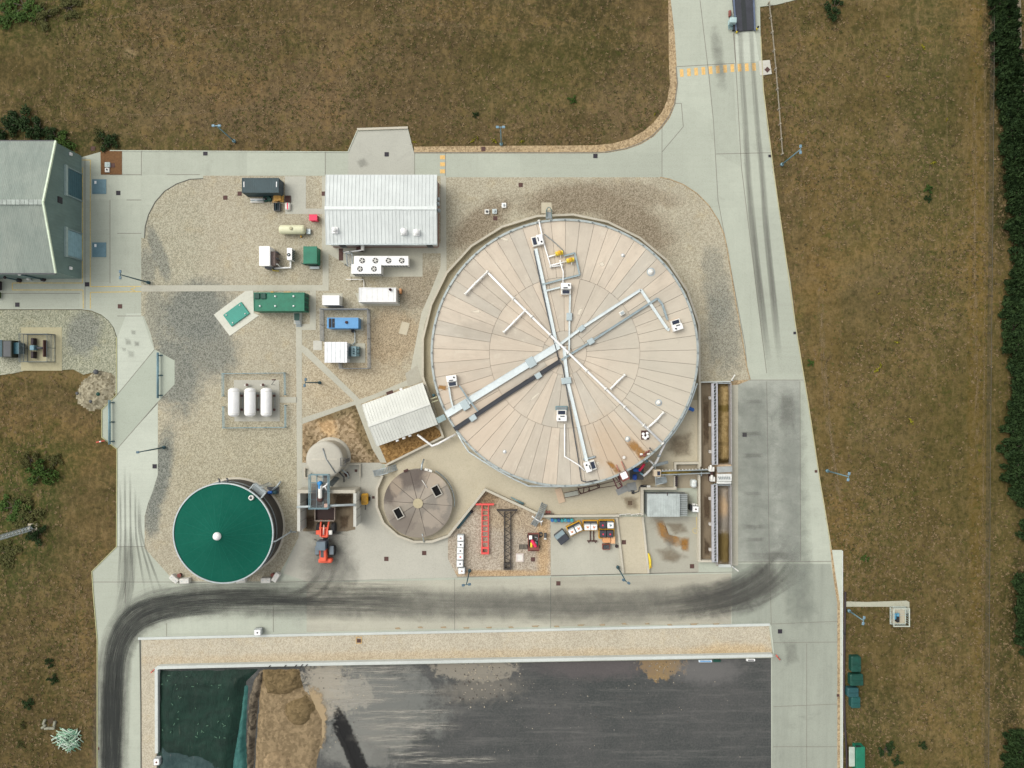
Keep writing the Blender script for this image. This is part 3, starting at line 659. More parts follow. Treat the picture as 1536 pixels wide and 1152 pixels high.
strip('tyre_mark', [(980, 921), (1070, 912), (1130, 893), (1165, 866), (1196, 826)], 8, d_tyre_s, dz(), 7, .25)
strip('tyre_mark', [(1010, 912), (1080, 898), (1120, 880), (1160, 852)], 50, d_tyre_s, dz(), 11, .3)
for pts, wd in [([(1108, 0), (1113, 110), (1118, 190), (1122, 260), (1130, 350), (1140, 440), (1152, 540)], 5.5), ([(1124, 0), (1130, 110), (1136, 190), (1143, 260), (1149, 340), (1158, 430), (1168, 530)], 5)]:
    strip('tyre_mark', pts, wd * 1.5, d_track, dz(), 9, .14, w2=wd * 2.4); strip('tyre_mark', pts[2:] + [(pts[-1][0] + 6, 570)], wd * 2.2, d_tyre_f, dz(), 9, .4)
strip('tyre_mark', [(1070, 20), (1074, 60), (1080, 110), (1085, 160)], 26, d_soft, dz(), 7, .3)
for y, x0, x1 in ((602, 1107, 1150), (650, 1106, 1145), (683, 1106, 1150), (740, 1107, 1150), (790, 1107, 1152), (809, 1107, 1155)):
    splat('grime', [(x0, y - 5), (x1, y - 4), (x1 + 3, y + 4), (x0, y + 6)], d_soft, dz())
splat('grime', [(1106, 826), (1200, 824), (1205, 842), (1106, 844)], d_soft, dz())
splat('grime', [(1164, 575), (1198, 575), (1198, 660), (1164, 650)], d_soft, dz())
splat('grime', [(1170, 955), (1200, 950), (1205, 1000), (1175, 1010)], d_soft, dz())
splat('grime', [(452, 780), (535, 780), (560, 860), (540, 900), (440, 900), (440, 840)], d_haze, dz() + .03); splat('grime', [(462, 790), (520, 790), (525, 850), (505, 880), (460, 860)], d_soft, dz() + .03)
splat('grime', [(452, 797), (530, 795), (531, 803), (452, 803)], d_grime, dz() + .03)
for gx, gy, gr_ in ((192, 512, 8), (200, 498, 6), (196, 530, 9), (205, 515, 6), (186, 524, 5)): splat('grime', [(gx - gr_, gy - gr_), (gx + gr_, gy - gr_ * .6), (gx + gr_, gy + gr_), (gx - gr_ * .7, gy + gr_)], d_soft, dz())
splat('grime', [(528, 240), (548, 232), (560, 248), (540, 258)], d_soft, dz())
splat('rust_stain', [(972, 770), (992, 770), (996, 792), (1004, 803), (1032, 808), (1040, 824), (1020, 830), (994, 818), (978, 802)], d_rust, dz())
splat('rust_stain', [(1016, 800), (1038, 802), (1036, 832), (1018, 830)], d_rust, dz())
splat('grime', [(990, 790), (1012, 795), (1020, 820), (1005, 830), (992, 815)], d_soft, dz())
for pts in ([(968, 733), (1012, 733), (1048, 728), (1049, 778), (1030, 780), (1030, 742), (968, 742)], [(975, 820), (1010, 815), (1040, 835), (1020, 850), (985, 845)], [(985, 780), (1030, 780), (1040, 800), (1010, 808)], [(940, 690), (985, 680), (1012, 696), (1012, 735), (985, 735), (960, 742), (940, 730)], [(925, 740), (962, 742), (962, 770), (935, 766)], [(1000, 640), (1046, 640), (1046, 692), (1010, 692), (990, 680)]): splat('brown_film', pts, d_brown, dz() + .06)
for pts in ([(1052, 580), (1065, 580), (1065, 690), (1053, 690)], [(1053, 730), (1066, 730), (1066, 790), (1053, 790)], [(1054, 800), (1066, 810), (1066, 838), (1054, 838)]): splat('dark_film', pts, d_brown_dk, dz() + .08)
for x in range(590, 1100, 34):
    yy = 944 - (x - 590) * .0145 - rnd.random() * 3
    splat('rust_stain', [(x, yy - 2), (x + 8 + rnd.random() * 14, yy - 3), (x + 14, yy + 1), (x + 2, yy + 1)], d_sand, dz())
splat('dark_film', [(486, 1058), (508, 1054), (516, 1072), (524, 1090), (540, 1125), (556, 1160), (575, 1215), (540, 1215), (526, 1165), (512, 1130), (498, 1100), (488, 1080)], d_dark, dz()); strip('dark_film', [(503, 1050), (512, 1080), (528, 1115), (548, 1165), (565, 1230)], 26, d_dark, dz(), 13, .12)
splat('sand_spill', [(452, 1000), (478, 1010), (500, 1050), (496, 1110), (484, 1150), (470, 1160), (466, 1060)], d_sand, dz())
if 0: strip('dark_film', [(484, 1060), (503, 1108), (523, 1160), (530, 1230)], 18, d_dark, dz(), 11, .2)
for k in range(16):
    y = 1002 + k * 9.3 + rnd.uniform(-3, 3); x0 = 462 + rnd.uniform(0, 40) + max(0, (y - 1050)) * .8; L = rnd.uniform(90, 220)
    strip('pale_scrape', [(x0, y), (x0 + L * .5, y - 1.5), (x0 + L, y - 2.5)], rnd.uniform(6, 13), d_scrape, dz(), 7, .3)
for k in range(8):
    y = 1000 + k * 11 + rnd.uniform(-3, 3); x0 = rnd.uniform(640, 1000); L = rnd.uniform(80, 160)
    strip('faint_scrape', [(x0, y), (x0 + L * .5, y - 1), (x0 + L, y - 2)], rnd.uniform(4, 9), d_scrape_f, dz(), 7, .35)
if 0: splat('rust_stain', [(955, 992), (1030, 990), (1010, 1015), (985, 1025), (965, 1015)], d_rust, dz())
# ================================================================ BUILDINGS
def gable_roof(mb, L, Wd, ze, zr, over=.0, th=.16, rib=0, off=(0, 0)):
    """ridge along local x; ribs are standing seams across the slope"""
    hl, hw = L / 2 + over, Wd / 2 + over
    for s in (-1, 1):
        a = [(-hl, 0, zr), (hl, 0, zr), (hl, s * hw, ze), (-hl, s * hw, ze)]
        lo = [(x, y, z - th) for x, y, z in a]
        f = [(0, 1, 2, 3), (7, 6, 5, 4), (2, 3, 7, 6)[::1], (1, 2, 6, 5), (3, 0, 4, 7)]
        if s > 0: f = [t[::-1] for t in f]
        mb.add([(x + off[0], y + off[1], z) for x, y, z in a + lo], [t[::-1] for t in f])
        if rib:
            n = int(2 * hl / rib)
            for i in range(n + 1):
                x = -hl + .06 + (2 * hl - .12) * i / n
                mb.bar((x + off[0], s * .1 + off[1], zr + .02 - .1 * (zr - ze) / hw), (x + off[0], s * (hw - .02) + off[1], ze + .02), .07, .09)
    return mb
def gable_walls(mb, L, Wd, ze, zr, z0=0):
    hl, hw = L / 2, Wd / 2
    v = []
    for x in (-hl, hl): v += [(x, -hw, z0), (x, hw, z0), (x, hw, ze), (x, 0, zr), (x, -hw, ze)]
    return mb.add(v, [(0, 1, 2, 3, 4)[::-1], (5, 6, 7, 8, 9), (0, 5, 9, 4), (1, 2, 7, 6)])
def cladding(name, c, axis='x', freq=18.0, rough=.55):
    t = NT(name); sp = t.n('ShaderNodeSeparateXYZ'); t.l(t.pos(), sp.inputs[0])
    wv = t.math('SINE', t.math('MULTIPLY', sp.outputs[0 if axis == 'x' else 1], freq))
    nz = t.noise(t.pos(), .35, 6, .65); st = t.noise(t.mapped(t.pos(), (1.6, .12, 1) if axis == 'x' else (.12, 1.6, 1)), 1.0, 5, .7)
    col = t.mix(t.rng(nz, .3, .7), sc(c, .9), sc(c, 1.08)); col = t.mix(t.rng(st, .5, .8, 0, .4), col, sc(c, .75))
    return t.finish(col, rough, .1, wv, .35, .04)
def roofmat(name, c):
    t = NT(name); n = t.noise(t.obj(), .35, 6, .7); st = t.noise(t.mapped(t.obj(), (2.2, .14, 1)), 1.0, 6, .75); n3 = t.noise(t.obj(), 4.0, 4, .7)
    col = t.mix(t.rng(n, .3, .7), sc(c, .92), sc(c, 1.06)); col = t.mix(t.rng(st, .5, .78, 0, .45), col, sc(c, .78)); col = t.mix(t.rng(n3, .6, .8, 0, .25), col, (.34, .32, .27))
    return t.finish(col, .5, .1, st, .05, .03, spec=.3)
# --- west hall
hx0, hx1, hy0, hy1 = -60, 122.3, 234, 418
hE, hRg = 6.9, 9.9
a = P(hx0, hy1); b = P(hx1, hy0); HL, HW = b.x - a.x, b.y - a.y
hall = thing('hall', 'large grey gabled hall with two roller doors facing the yard', 'building', (hx0 + hx1) / 2, (hy0 + hy1) / 2)
m = MB(); gable_walls(m, HL, HW, hE, hRg); m.build('wall', cladding('hall_cladding', (.155, .225, .21), 'y', 12), hall)
def fibre_roof():
    t = NT('fibre_cement_roof'); sp = t.n('ShaderNodeSeparateXYZ'); t.l(t.pos(), sp.inputs[0])
    n1 = t.noise(t.pos(), .12, 7, .7); n2 = t.noise(t.mapped(t.pos(), (1.4, .18, 1)), 1.0, 6, .75); n3 = t.noise(t.pos(), 2.6, 5, .75)
    col = t.mix(t.rng(n1, .3, .7), (.215, .255, .225), (.27, .305, .265)); col = t.mix(t.rng(n2, .42, .75, 0, .6), col, (.15, .18, .16))
    col = t.mix(t.rng(n3, .5, .8, 0, .5), col, (.34, .35, .30))
    wv = t.math('SINE', t.math('MULTIPLY', sp.outputs[0], 22.0))
    return t.finish(col, .9, 0, wv, .3, .05)
m = MB(); gable_roof(m, HL, HW, hE + .05, hRg + .1, .12, .15); roof = m.build('roof', fibre_roof(), hall)
m = MB()
for k in range(30):
    x = -HL / 2 + HL * (k + .5) / 30; m.box((x, 0, hRg + .15), (HL / 30 - .06, .8, .1))
m.build('ridge_cap', plain('ridge_cap', (.34, .38, .345), .9, var=.25, scale=.9), roof)
m = MB()
for s in (-1, 1): m.bar((HL / 2 + .13, 0, hRg + .14), (HL / 2 + .13, s * (HW / 2 + .15), hE + .08), .26, .28)
m.build('verge_trim', plain('verge_trim', (.62, .72, .55), .6), roof)
m = MB()
for s in (-1, 1): m.bar((-HL / 2, s * (HW / 2 + .22), hE - .12), (HL / 2, s * (HW / 2 + .22), hE - .12), .22, .16)
pieces(m, 'gutter', m_dgrey, roof)
def roller(yc, wd, hh, mat, lab):
    m = MB()
    n = 16
    for k in range(n): m.box((HL / 2 + .05, yc, hh * (k + .5) / n), (.08 + .02 * (k % 2), wd, hh / n - .02))
    d = m.build('roller_door', mat, hall); d['label'] = lab
    m = MB(); m.box((HL / 2 + .16, yc, hh + .28), (.34, wd + .7, .5))
    m.build('door_hood', plain('door_hood', (.33, .42, .40), .5), d)
    m = MB()
    for s in (-1, 1): m.box((HL / 2 + .1, yc + s * (wd / 2 + .15), hh / 2), (.22, .24, hh))
    pieces(m, 'door_frame', plain('door_frame', (.20, .27, .27), .5), d)
ymid = P(0, (hy0 + hy1) / 2).y
roller(P(0, 281.5).y - ymid, u(38), 4.1, plain('roller_dark', (.055, .125, .15), .45), 'dark teal roller door')
roller(P(0, 370.5).y - ymid, u(37), 4.1, plain('roller_light', (.25, .40, .45), .45), 'pale blue roller door')
m = MB(); m.box((HL / 2 + .06, P(0, 313.5).y - ymid, 5.8), (.14, 1.0, 1.1)); v = m.build('wall_vent', m_pit, hall)
m = MB()
for k in range(5): m.box((HL / 2 + .15, P(0, 313.5).y - ymid, 5.4 + k * .2), (.08, 1.04, .05))
m.build('louvre', m_dgrey, v)
for yy in (240.5, 407):
    m = MB(); m.cbox((HL / 2 + .22, P(0, yy).y - ymid, 3.3), (.34, .5, .5), .06); m.build('wall_lamp', m_white, hall)
m = MB(); m.tube([(-HL / 2 + u(76), HW / 2 + .1, hE), (-HL / 2 + u(76), HW / 2 + .1, hE + .6)], .14, 8); m.ball((-HL / 2 + u(76), HW / 2 + .1, hE + .65), .22); m.build('roof_vent', m_white, hall)

# --- control building
ctl = thing('control_building', 'long white standing-seam metal building south of the loading bay', 'building', 575, 318)
rx, ry, rl, rw = at_rect(488.6, 262, 655.6, 365.5, 4.2); o0 = ctl.location
ctl.location = (rx, ry, 0)
wall_w = cladding('white_cladding', (.56, .575, .56), 'x', 18)
m = MB(); gable_walls(m, rl - .5, rw - .5, 4.05, 4.75); cw = m.build('wall', wall_w, ctl)
m = MB(); hl, hw = rl / 2 - .25, rw / 2 - .25
for s in (-1, 1):
    m.box((0, s * (hw + .03), .25), (rl - .5, .06, .5)); m.box((s * (hl + .03), 0, .25), (.06, rw - .5, .5))
pieces(m, 'plinth', plain('brick_plinth', (.26, .10, .07), .9, var=.25, scale=3), cw)
m = MB(); gable_roof(m, rl, rw, 4.2, 4.9, .0, .14, rib=.62); croof = m.build('roof', roofmat('white_roof', (.54, .575, .56)), ctl)
m = MB(); m.box((0, 0, 4.96), (rl, .55, .1)); m.build('ridge_cap', plain('ridge_white', (.60, .64, .62), .5, .1, .08), croof)
for i, (px, py, r) in enumerate(((502.5, 345.3, .30), (606, 347.7, .42), (625, 348.7, .36))):
    q = P(px, py, 4.7); x, y = q.x - rx, q.y - ry; zr = 4.2 + .7 * (1 - abs(y) / (rw / 2))
    m = MB(); m.cbox((x, y, zr + .12), (1.05, 1.05, .3), .06); m.lathe([(r, .2), (r, .75), (r * 1.35, .78), (r * 1.2, .95), (.05, 1.08)], (x, y, zr), 16)
    m.build('roof_cowl', m_white, croof)
for yy, zz in ((299, 2.6), (306, 2.9), (316, 1.9)):
    q = P(658, yy, zz); m = MB(); m.cbox((hl + .3, q.y - ry, zz), (.5, .55, .7), .05); m.lathe([(.2, 0), (.2, .22)], (hl + .32, q.y - ry, zz + .36), 12); m.build('wall_fan', m_galv, ctl)
for xx in (515, 645):
    q = P(xx, 370, 1); m = MB(); m.box((q.x - rx, -hw - .06, 1.02), (1.0, .1, 2.04)); d = m.build('door', m_dgrey, ctl)
    m = MB(); m.box((q.x - rx + .35, -hw - .14, 1.0), (.12, .06, .06)); m.build('handle', m_galv, d)
m = MB(); m.bar((-rl / 2, -rw / 2 - .08, 4.1), (rl / 2, -rw / 2 - .08, 4.1), .16, .14); m.build('gutter', m_galv, croof)

# --- pump shed (turned)
sh_c = [(541.5, 606.5), (633.5, 573), (658.5, 635), (565, 672.5)]
q = [P(x, y, 3.1) for x, y in sh_c]; cen = (q[0] + q[1] + q[2] + q[3]) / 4
ang = math.atan2(q[1].y - q[0].y, q[1].x - q[0].x)
shed = thing('pump_shed', 'small white gabled shed set askew beside the big tank', 'building', 600, 622)
shed.location = (cen.x, cen.y, 0); shed.rotation_euler = (0, 0, ang)
sl_, sw_ = (q[1] - q[0]).length, (q[2] - q[1]).length
m = MB(); gable_walls(m, sl_ - .4, sw_ - .4, 2.95, 3.55, .03); m.build('wall', cladding('shed_cladding', (.5, .49, .45), 'x', 18), shed)
m = MB(); gable_roof(m, sl_, sw_, 3.1, 3.7, .0, .12, rib=.5); sroof = m.build('roof', roofmat('shed_roof', (.57, .58, .53)), shed)
m = MB(); m.box((0, 0, 3.76), (sl_, .45, .1)); m.build('ridge_cap', plain('shed_ridge', (.60, .61, .56), .5, .1, .08), sroof)
for x, y in ((1.6, sw_ / 2 + .15), (-2.0, -sw_ / 2 - .2), (-.8, -sw_ / 2 - .2), (.3, -sw_ / 2 - .15)):
    m = MB(); m.cbox((x, y, 2.6), (.5, .4, .4), .06); m.build('wall_lamp', m_white, shed)
m = MB(); m.box((-1.8, sw_ / 2 - .16, 1.05), (1.0, .1, 2.0)); m.build('door', m_dgrey, shed)

# ================================================================ MAIN DIGESTER
TZ = 5.5; tc = P(847, 529.3, TZ); TR = u(199.5) * (H - TZ) / H
dig = thing('digester_tank', 'huge round concrete tank with radial roof panels and crossing pipes', 'tank', 847, 529)
dig.location = (tc.x, tc.y, 0)
m = MB(); m.lathe([(TR - .25, 0), (TR - .25, TZ - .16)], (0, 0, 0), 120, cap=False); m.build('wall', m_wall, dig)
m = MB(); m.lathe([(.1, TZ - .17), (TR - .12, TZ - .17), (TR - .12, TZ - .3), (TR - .26, TZ - .3)], (0, 0, 0), 120, cap=False)
m.build('roof_underlay', plain('roof_joint', (.36, .30, .23), .95, var=.3), dig)
cols = [(.525, .458, .37), (.49, .435, .355), (.55, .475, .38), (.465, .425, .355)]
def roofpanel(name, c):
    t = NT(name); sp = t.n('ShaderNodeSeparateXYZ'); t.l(t.obj(), sp.inputs[0])
    an = t.math('ARCTAN2', sp.outputs[1], sp.outputs[0]); r2 = t.math('SQRT', t.math('ADD', t.math('MULTIPLY', sp.outputs[0], sp.outputs[0]), t.math('MULTIPLY', sp.outputs[1], sp.outputs[1])))
    cb = t.n('ShaderNodeCombineXYZ'); t.l(t.math('MULTIPLY', an, 26.0), cb.inputs[0]); t.l(t.math('MULTIPLY', r2, .22), cb.inputs[1])
    rs = t.noise(cb.outputs[0], 1.0, 7, .72); n1 = t.noise(t.obj(), .09, 6, .65); n2 = t.noise(t.obj(), .7, 8, .75, .5); n3 = t.noise(t.obj(), 4.0, 4, .75)
    col = t.mix(t.rng(n1, .32, .68), sc(c, .90), sc(c, 1.06))
    col = t.mix(t.rng(rs, .50, .76, 0, .55), col, (.36, .315, .25)); col = t.mix(t.rng(rs, .48, .28, 0, .45), col, (.58, .53, .43))
    col = t.mix(t.rng(n2, .54, .74, 0, .5), col, (.60, .56, .46)); col = t.mix(t.rng(n2, .46, .28, 0, .45), col, (.39, .34, .275)); col = t.mix(t.rng(n3, .5, .75, 0, .3), col, (.40, .36, .29))
    for bl, pc, am in (((935, 680, 70, 40, -.7, .5, .7), (.46, .33, .21), .55), ((1000, 570, 90, 110, 0, .6, .6), (.43, .41, .34), .5), ((690, 620, 80, 70, .5, .6, .6), (.53, .43, .33), .45), ((720, 500, 30, 12, -.1, .4, .8), (.37, .33, .27), .5), ((860, 440, 40, 30, 0, .5, .8), (.38, .34, .275), .4)):
        col = t.mix(t.math('MULTIPLY', t.blob(*bl), am), col, pc)
    return t.finish(col, .92, 0, n3, .15, .03, spec=.15)
pan = [roofpanel('roof_panel_%d' % i, c) for i, c in enumerate(cols)]
m = MB(); rr = random.Random(3)
def panel_ring(r0, r1, n, ph, gap=.05):
    for k in range(n):
        a0, a1 = 2 * math.pi * (k + ph) / n, 2 * math.pi * (k + 1 + ph) / n
        m.mat(rr.choice((0, 0, 1, 1, 2, 3)))
        sub = max(1, int(8 * 20 / n)); vs = []
        for ri in (r0 + gap / 2, r1 - gap / 2):
            g = min(.3, gap / 2 / ri)
            for j in range(sub + 1): t = a0 + g + (a1 - a0 - 2 * g) * j / sub; vs.append((ri * math.cos(t), ri * math.sin(t)))
        N1 = sub + 1
        top = [(x, y, TZ) for x, y in vs]; bot = [(x, y, TZ - .16) for x, y in vs]; V = top + bot; F = []
        for j in range(sub): F += [(j, N1 + j, N1 + j + 1, j + 1), (N1 + j, 3 * N1 + j, 3 * N1 + j + 1, N1 + j + 1), (j, j + 1, 2 * N1 + j + 1, 2 * N1 + j)]
        F += [(0, 2 * N1, 3 * N1, N1), (sub, N1 + sub, 3 * N1 + sub, 2 * N1 + sub)]
        m.add(V, F)
panel_ring(u(113) * .954, TR - .1, 57, .2); panel_ring(u(33) * .954, u(113) * .954, 29, .3); panel_ring(u(11), u(33) * .954, 8, .5)
m.mat(2); m.lathe([(u(11) - .06, TZ - .16), (u(11) - .06, TZ)], (0, 0, 0), 24)
m.build('roof', pan, dig)
m = MB()
N = 120; ring = [(TR * math.cos(2 * math.pi * k / N), TR * math.sin(2 * math.pi * k / N)) for k in range(N + 1)]
m.ribbon(ring[:-1], .34, TZ - .16, TZ + .2, True)
m.build('rim', plain('steel_rim', (.36, .40, .39), .5, .3, .2), dig)
m = MB()
for k in range(0, N, 2):
    m.box((ring[k][0] * .998, ring[k][1] * .998, TZ + .3), (.12, .26, .36), 2 * math.pi * k / N)
pieces(m, 'rim_bracket', m_galv_d, dig)
# white weathering films on the roof
for pts in [[(786, 610), (796, 596), (812, 585), (818, 582), (800, 600)], [(862, 476), (868, 462), (877, 458), (870, 476)], [(742, 356), (752, 352), (768, 360), (765, 366)], [(895, 395), (905, 390), (910, 398), (902, 402)], [(700, 468), (720, 462), (728, 472)], [(880, 700), (890, 690), (905, 690), (895, 705)]]:
    o = splat('lime_stain', [(CX + (x - CX) * (H - TZ) / H, CY + (y - CY) * (H - TZ) / H) for x, y in pts], d_pale, TZ + .006)
for pts in [[(930, 660), (945, 648), (985, 690), (965, 700)], [(905, 690), (915, 688), (940, 712), (925, 716)], [(655, 575), (675, 578), (672, 588), (652, 584)]]:
    splat('rust_stain', [(CX + (x - CX) * (H - TZ) / H, CY + (y - CY) * (H - TZ) / H) for x, y in pts], d_rust, TZ + .009)
def roofpipe(name, label, cat, pts, r, mat, dzz=.3, coup=0, group=None, feet=2.4):
    """round pipe lying on saddles over the tank roof"""
    w3 = [P(x, y, TZ + dzz) for x, y in pts]
    root = thing(name, label, cat, *pts[0], TZ, 0, group); root.location = (w3[0].x, w3[0].y, TZ)
    m = MB(); m.tube(w3, r, 10); pp = m.build('pipe', mat, root, world=True)
    m = MB(); k = 0
    for a, b in zip(w3[:-1], w3[1:]):
        L = (b - a).length; n = max(1, int(L / feet))
        for i in range(n):
            p = a.lerp(b, (i + .5) / n); m.box((p.x, p.y, TZ + dzz / 2 - .02), (.16, .16, dzz)); k += 1
    if k: pieces(m, 'saddle', m_galv_d, root, True)
    if coup:
        m = MB()
        for a, b in zip(w3[:-1], w3[1:]):
            L = (b - a).length; n = max(1, int(L / coup))
            for i in range(n + 1):
                p = a.lerp(b, i / n); d = (b - a).normalized() * .12; m.tube([p - d, p + d], r * 1.7, 10)
        pieces(m, 'flange', m_offw, root, True)
    return root
def tray(name, label, pts, wd, mat, dzz=.25, covers=(), group='cable trays on the tank roof', cw=None):
    w3 = [P(x, y, TZ + dzz) for x, y in pts]
    root = thing(name, label, 'cable tray', *pts[0], TZ, 0, group); root.location = (w3[0].x, w3[0].y, TZ)
    m = MB()
    for a, b in zip(w3[:-1], w3[1:]):
        m.bar(a, b, u(wd), .14); d = (b - a).normalized(); n = Vector((-d.y, d.x, 0)) * u(wd) / 2
        for s in (-1, 1): m.bar(a + n * s + Vector((0, 0, .08)), b + n * s + Vector((0, 0, .08)), .04, .1)
        L = (b - a).length; k = max(1, int(L / 2.2))
        for i in range(k): p = a.lerp(b, (i + .5) / k); m.bar(p + n * 1.05 - Vector((0, 0, .15)), p - n * 1.05 - Vector((0, 0, .15)), .1, .2)
    m.build('tray', mat, root, world=True)
    for (x, y, lx, ly) in covers:
        best = min(zip(w3[:-1], w3[1:]), key=lambda ab: ((ab[0] + ab[1]) / 2 - P(x, y, TZ)).length)
        d = best[1] - best[0]; p = P(x, y, TZ + dzz + .2)
        m = MB(); m.cbox((p.x, p.y, TZ + dzz + .1), (u(lx), u(ly), .34), .05, math.atan2(d.y, d.x))
        m.build('junction_cover', plain('cover_grey', (.40, .47, .48), .5, .2, .08), root, world=True)
    return root
CT = 'cable trays on the tank roof'
tray('cable_tray', 'wide pale double cable tray running from the shed to the tank centre', [(669, 622), (700, 603), (797, 543), (838, 518)], 9.5, m_tray, .25, [(697.5, 607.5, 11, 14), (796.5, 543.5, 12, 14)])
tray('cable_tray', 'narrow pale cable tray climbing to the upper right with a bent end', [(838, 518), (872, 492), (961, 434.5), (1001, 494), (1004, 494.5)], 3.6, m_tray, .27, [(872.5, 492.5, 9, 7)])
m_dtray = plain('dark_tray', (.032, .035, .042), .5, var=.1)
tray('cable_tray', 'straight dark charcoal cable tray ending at the lower left rim', [(681.5, 644), (760, 592), (840.5, 541.5)], 6, m_dtray, .25, [(709.5, 627, 10, 8), (807.5, 563.5, 9, 8)])
tray('cable_tray', 'thin grey conduit tray with a hooked end near the right-hand cabinet', [(842, 540), (886, 512.5), (986, 447.5), (993, 456), (1001, 480)], 2.6, plain('mid_tray', (.30, .37, .39), .45, .2), .3, [(886.5, 512, 9, 8)])
tray('cable_tray', 'pale cable tray from the upper left cabinet to the tank centre', [(803.5, 373), (815, 425), (834, 514)], 4.2, m_tray, .28)
tray('cable_tray', 'pale cable tray from the tank centre down to the lower cabinet', [(846, 520), (848, 545), (852, 575), (864, 625), (880, 692)], 4.4, m_tray, .28, [(849.5, 571, 9, 14)])
tray('cable_tray', 'thin grey cable tray running straight up to the upper middle cabinet', [(855, 441), (854, 480), (853.5, 526)], 2.0, m_tray, .3, [(854, 475, 11, 8)])
tray('cable_tray', 'pair of thin trays making an open rectangle by the yellow valves', [(813, 427), (843, 419), (869.5, 412.5), (862, 379.5), (846, 384)], 2.0, plain('tray_blue_grey', (.33, .41, .43), .45, .2), .3)
tray('cable_tray', 'short thin tray stub left of the upper middle cabinet', [(818, 436.5), (840, 431)], 2.0, m_tray, .3)
tray('cable_tray', 'thin tray linking the left cabinet to the wide tray', [(673, 579), (676, 598), (680, 613)], 2.0, m_tray, .34)
tray('cable_tray', 'thin grey tray slanting from the left cabinet across both wide trays', [(689, 578.5), (702, 598), (717, 617)], 1.6, plain('thin_tray', (.28, .36, .39), .45, .2), .55)
roofpipe('conduit_pipe', 'thin dark pipe running beside the tray from the upper left cabinet', 'pipe', [(801, 376), (812, 430), (828, 500), (838.5, 541)], .11, m_dgrey, .25)
roofpipe('conduit_pipe', 'thin dark pipe curving from the tank centre to the bottom rim', 'pipe', [(838.5, 541), (843.5, 547), (846, 560), (851, 590), (866, 680), (872, 721), (880, 723), (896, 720)], .09, m_dgrey, .25)
roofpipe('gas_pipe', 'long white flanged pipe crossing the whole tank roof diagonally', 'pipe', [(731, 408), (770, 448), (880, 556), (994, 665)], .19, m_white, .55, 3.6)
roofpipe('gas_pipe', 'white branch pipe at the upper end of the long diagonal pipe', 'pipe', [(731, 408), (713, 425), (698, 441)], .17, m_white, .5, 3.0)
roofpipe('gas_pipe', 'white branch pipe pointing at the left of the tank centre', 'pipe', [(788.5, 465), (772, 482), (756, 498)], .16, m_white, .5, 3.0)
roofpipe('gas_pipe', 'white branch pipe right of the tank centre', 'pipe', [(916, 583), (926, 573), (937, 562.5)], .16, m_white, .5, 1.9)
roofpipe('gas_pipe', 'white branch pipe nearest the lower right rim', 'pipe', [(972, 641.5), (984, 631), (995, 619)], .16, m_white, .5, 1.9)
roofpipe('gas_pipe', 'white pipe entering over the top rim beside the upper left cabinet', 'pipe', [(808.5, 331), (815, 362), (826, 400), (843, 398)], .13, m_white, .4, 4.0)
roofpipe('gas_pipe', 'thin white pipe joining the yellow valves to the upper middle cabinet', 'pipe', [(840, 390), (841, 396), (845, 408), (844.5, 425)], .11, m_white, .4)
roofpipe('gas_pipe', 'thin white pipe from the lower middle cabinet bending to the lower cabinet', 'pipe', [(847, 636), (847, 684.5), (868, 697.5), (877, 706)], .12, m_white, .3)
roofpipe('gas_pipe', 'very short white stub pipe feeding the upper yellow valve', 'pipe', [(823, 385), (835, 382)], .12, m_white, .4)
roofpipe('gas_pipe', 'short white stub pipe feeding the lower yellow valve', 'pipe', [(827, 398), (850, 392)], .12, m_white, .4)
roofpipe('conduit_pipe', 'thin grey conduit slanting to the yellow valves', 'pipe', [(816, 351), (829, 361), (844, 375), (845, 381)], .07, m_galv_d, .2)
# roof cabinets: white housing with a dark inspection window
def roof_cabinet(px, py, rot, label, first=[None]):
    if first[0] is None:
        r = thing('roof_cabinet', label, 'cabinet', px, py, TZ, R(rot), 'mixer cabinets on the tank roof')
        m = MB(); m.box((0, -.1, .06), (1.7, 2.0, .12)); m.build('base', plain('cabinet_base', (.52, .42, .32), .8), r)
        m = MB(); m.cbox((0, .42, .6), (1.66, 1.0, 1.0), .06); bx = m.build('housing', m_white, r)
        m = MB(); m.cyl((.42, .55, 1.1), .14, .16, 12); m.build('vent_cap', m_black, bx)
        m = MB(); m.box((-.1, .12, 1.12), (.7, .18, .06)); m.build('handle', m_dgrey, bx)
        m = MB(); m.cbox((0, -.5, .36), (1.6, .86, .6), .05); f = m.build('window_frame', m_offw, r)
        m = MB(); m.box((0, -.5, .675), (1.18, .6, .04)); m.build('pane', m_glass, f)
        first[0] = r; return r
    return dup(first[0], P(px, py, TZ), R(rot), label)
roof_cabinet(848.5, 434, 0, 'white roof cabinet below the two yellow valves')
roof_cabinet(806, 362, -76, 'white roof cabinet closest to the top rim, turned on its side')
roof_cabinet(1013.5, 488, 198, 'white roof cabinet closest to the right-hand rim')
roof_cabinet(678.5, 571.5, 8, 'white roof cabinet closest to the left-hand rim')
roof_cabinet(842, 623, 180, 'white roof cabinet below the tank centre with a grey tray above it')
roof_cabinet(884.5, 698.5, 108, 'white roof cabinet closest to the bottom rim')
def frame_box(px, py, wx, wy, h, rot, mat, name, label, cat, group=None, base=None):
    r = thing(name, label, cat, px, py, TZ if base is None else base, R(rot), group)
    m = MB(); m.cbox((0, 0, h / 2), (u(wx), u(wy), h), .05); m.build('housing', mat, r); return r
f = frame_box(842, 612, 17, 6, .5, 0, m_teal, 'cable_box', 'grey-green metal box directly above the lower middle cabinet', 'box')
m = MB(); m.box((0, 0, .52), (u(15), u(4), .05)); m.build('lid', m_galv_d, f)
f = frame_box(884, 687, 18, 3, .3, 14, m_galv_d, 'cable_box', 'thin grey bar-shaped box above the lowest cabinet', 'box')
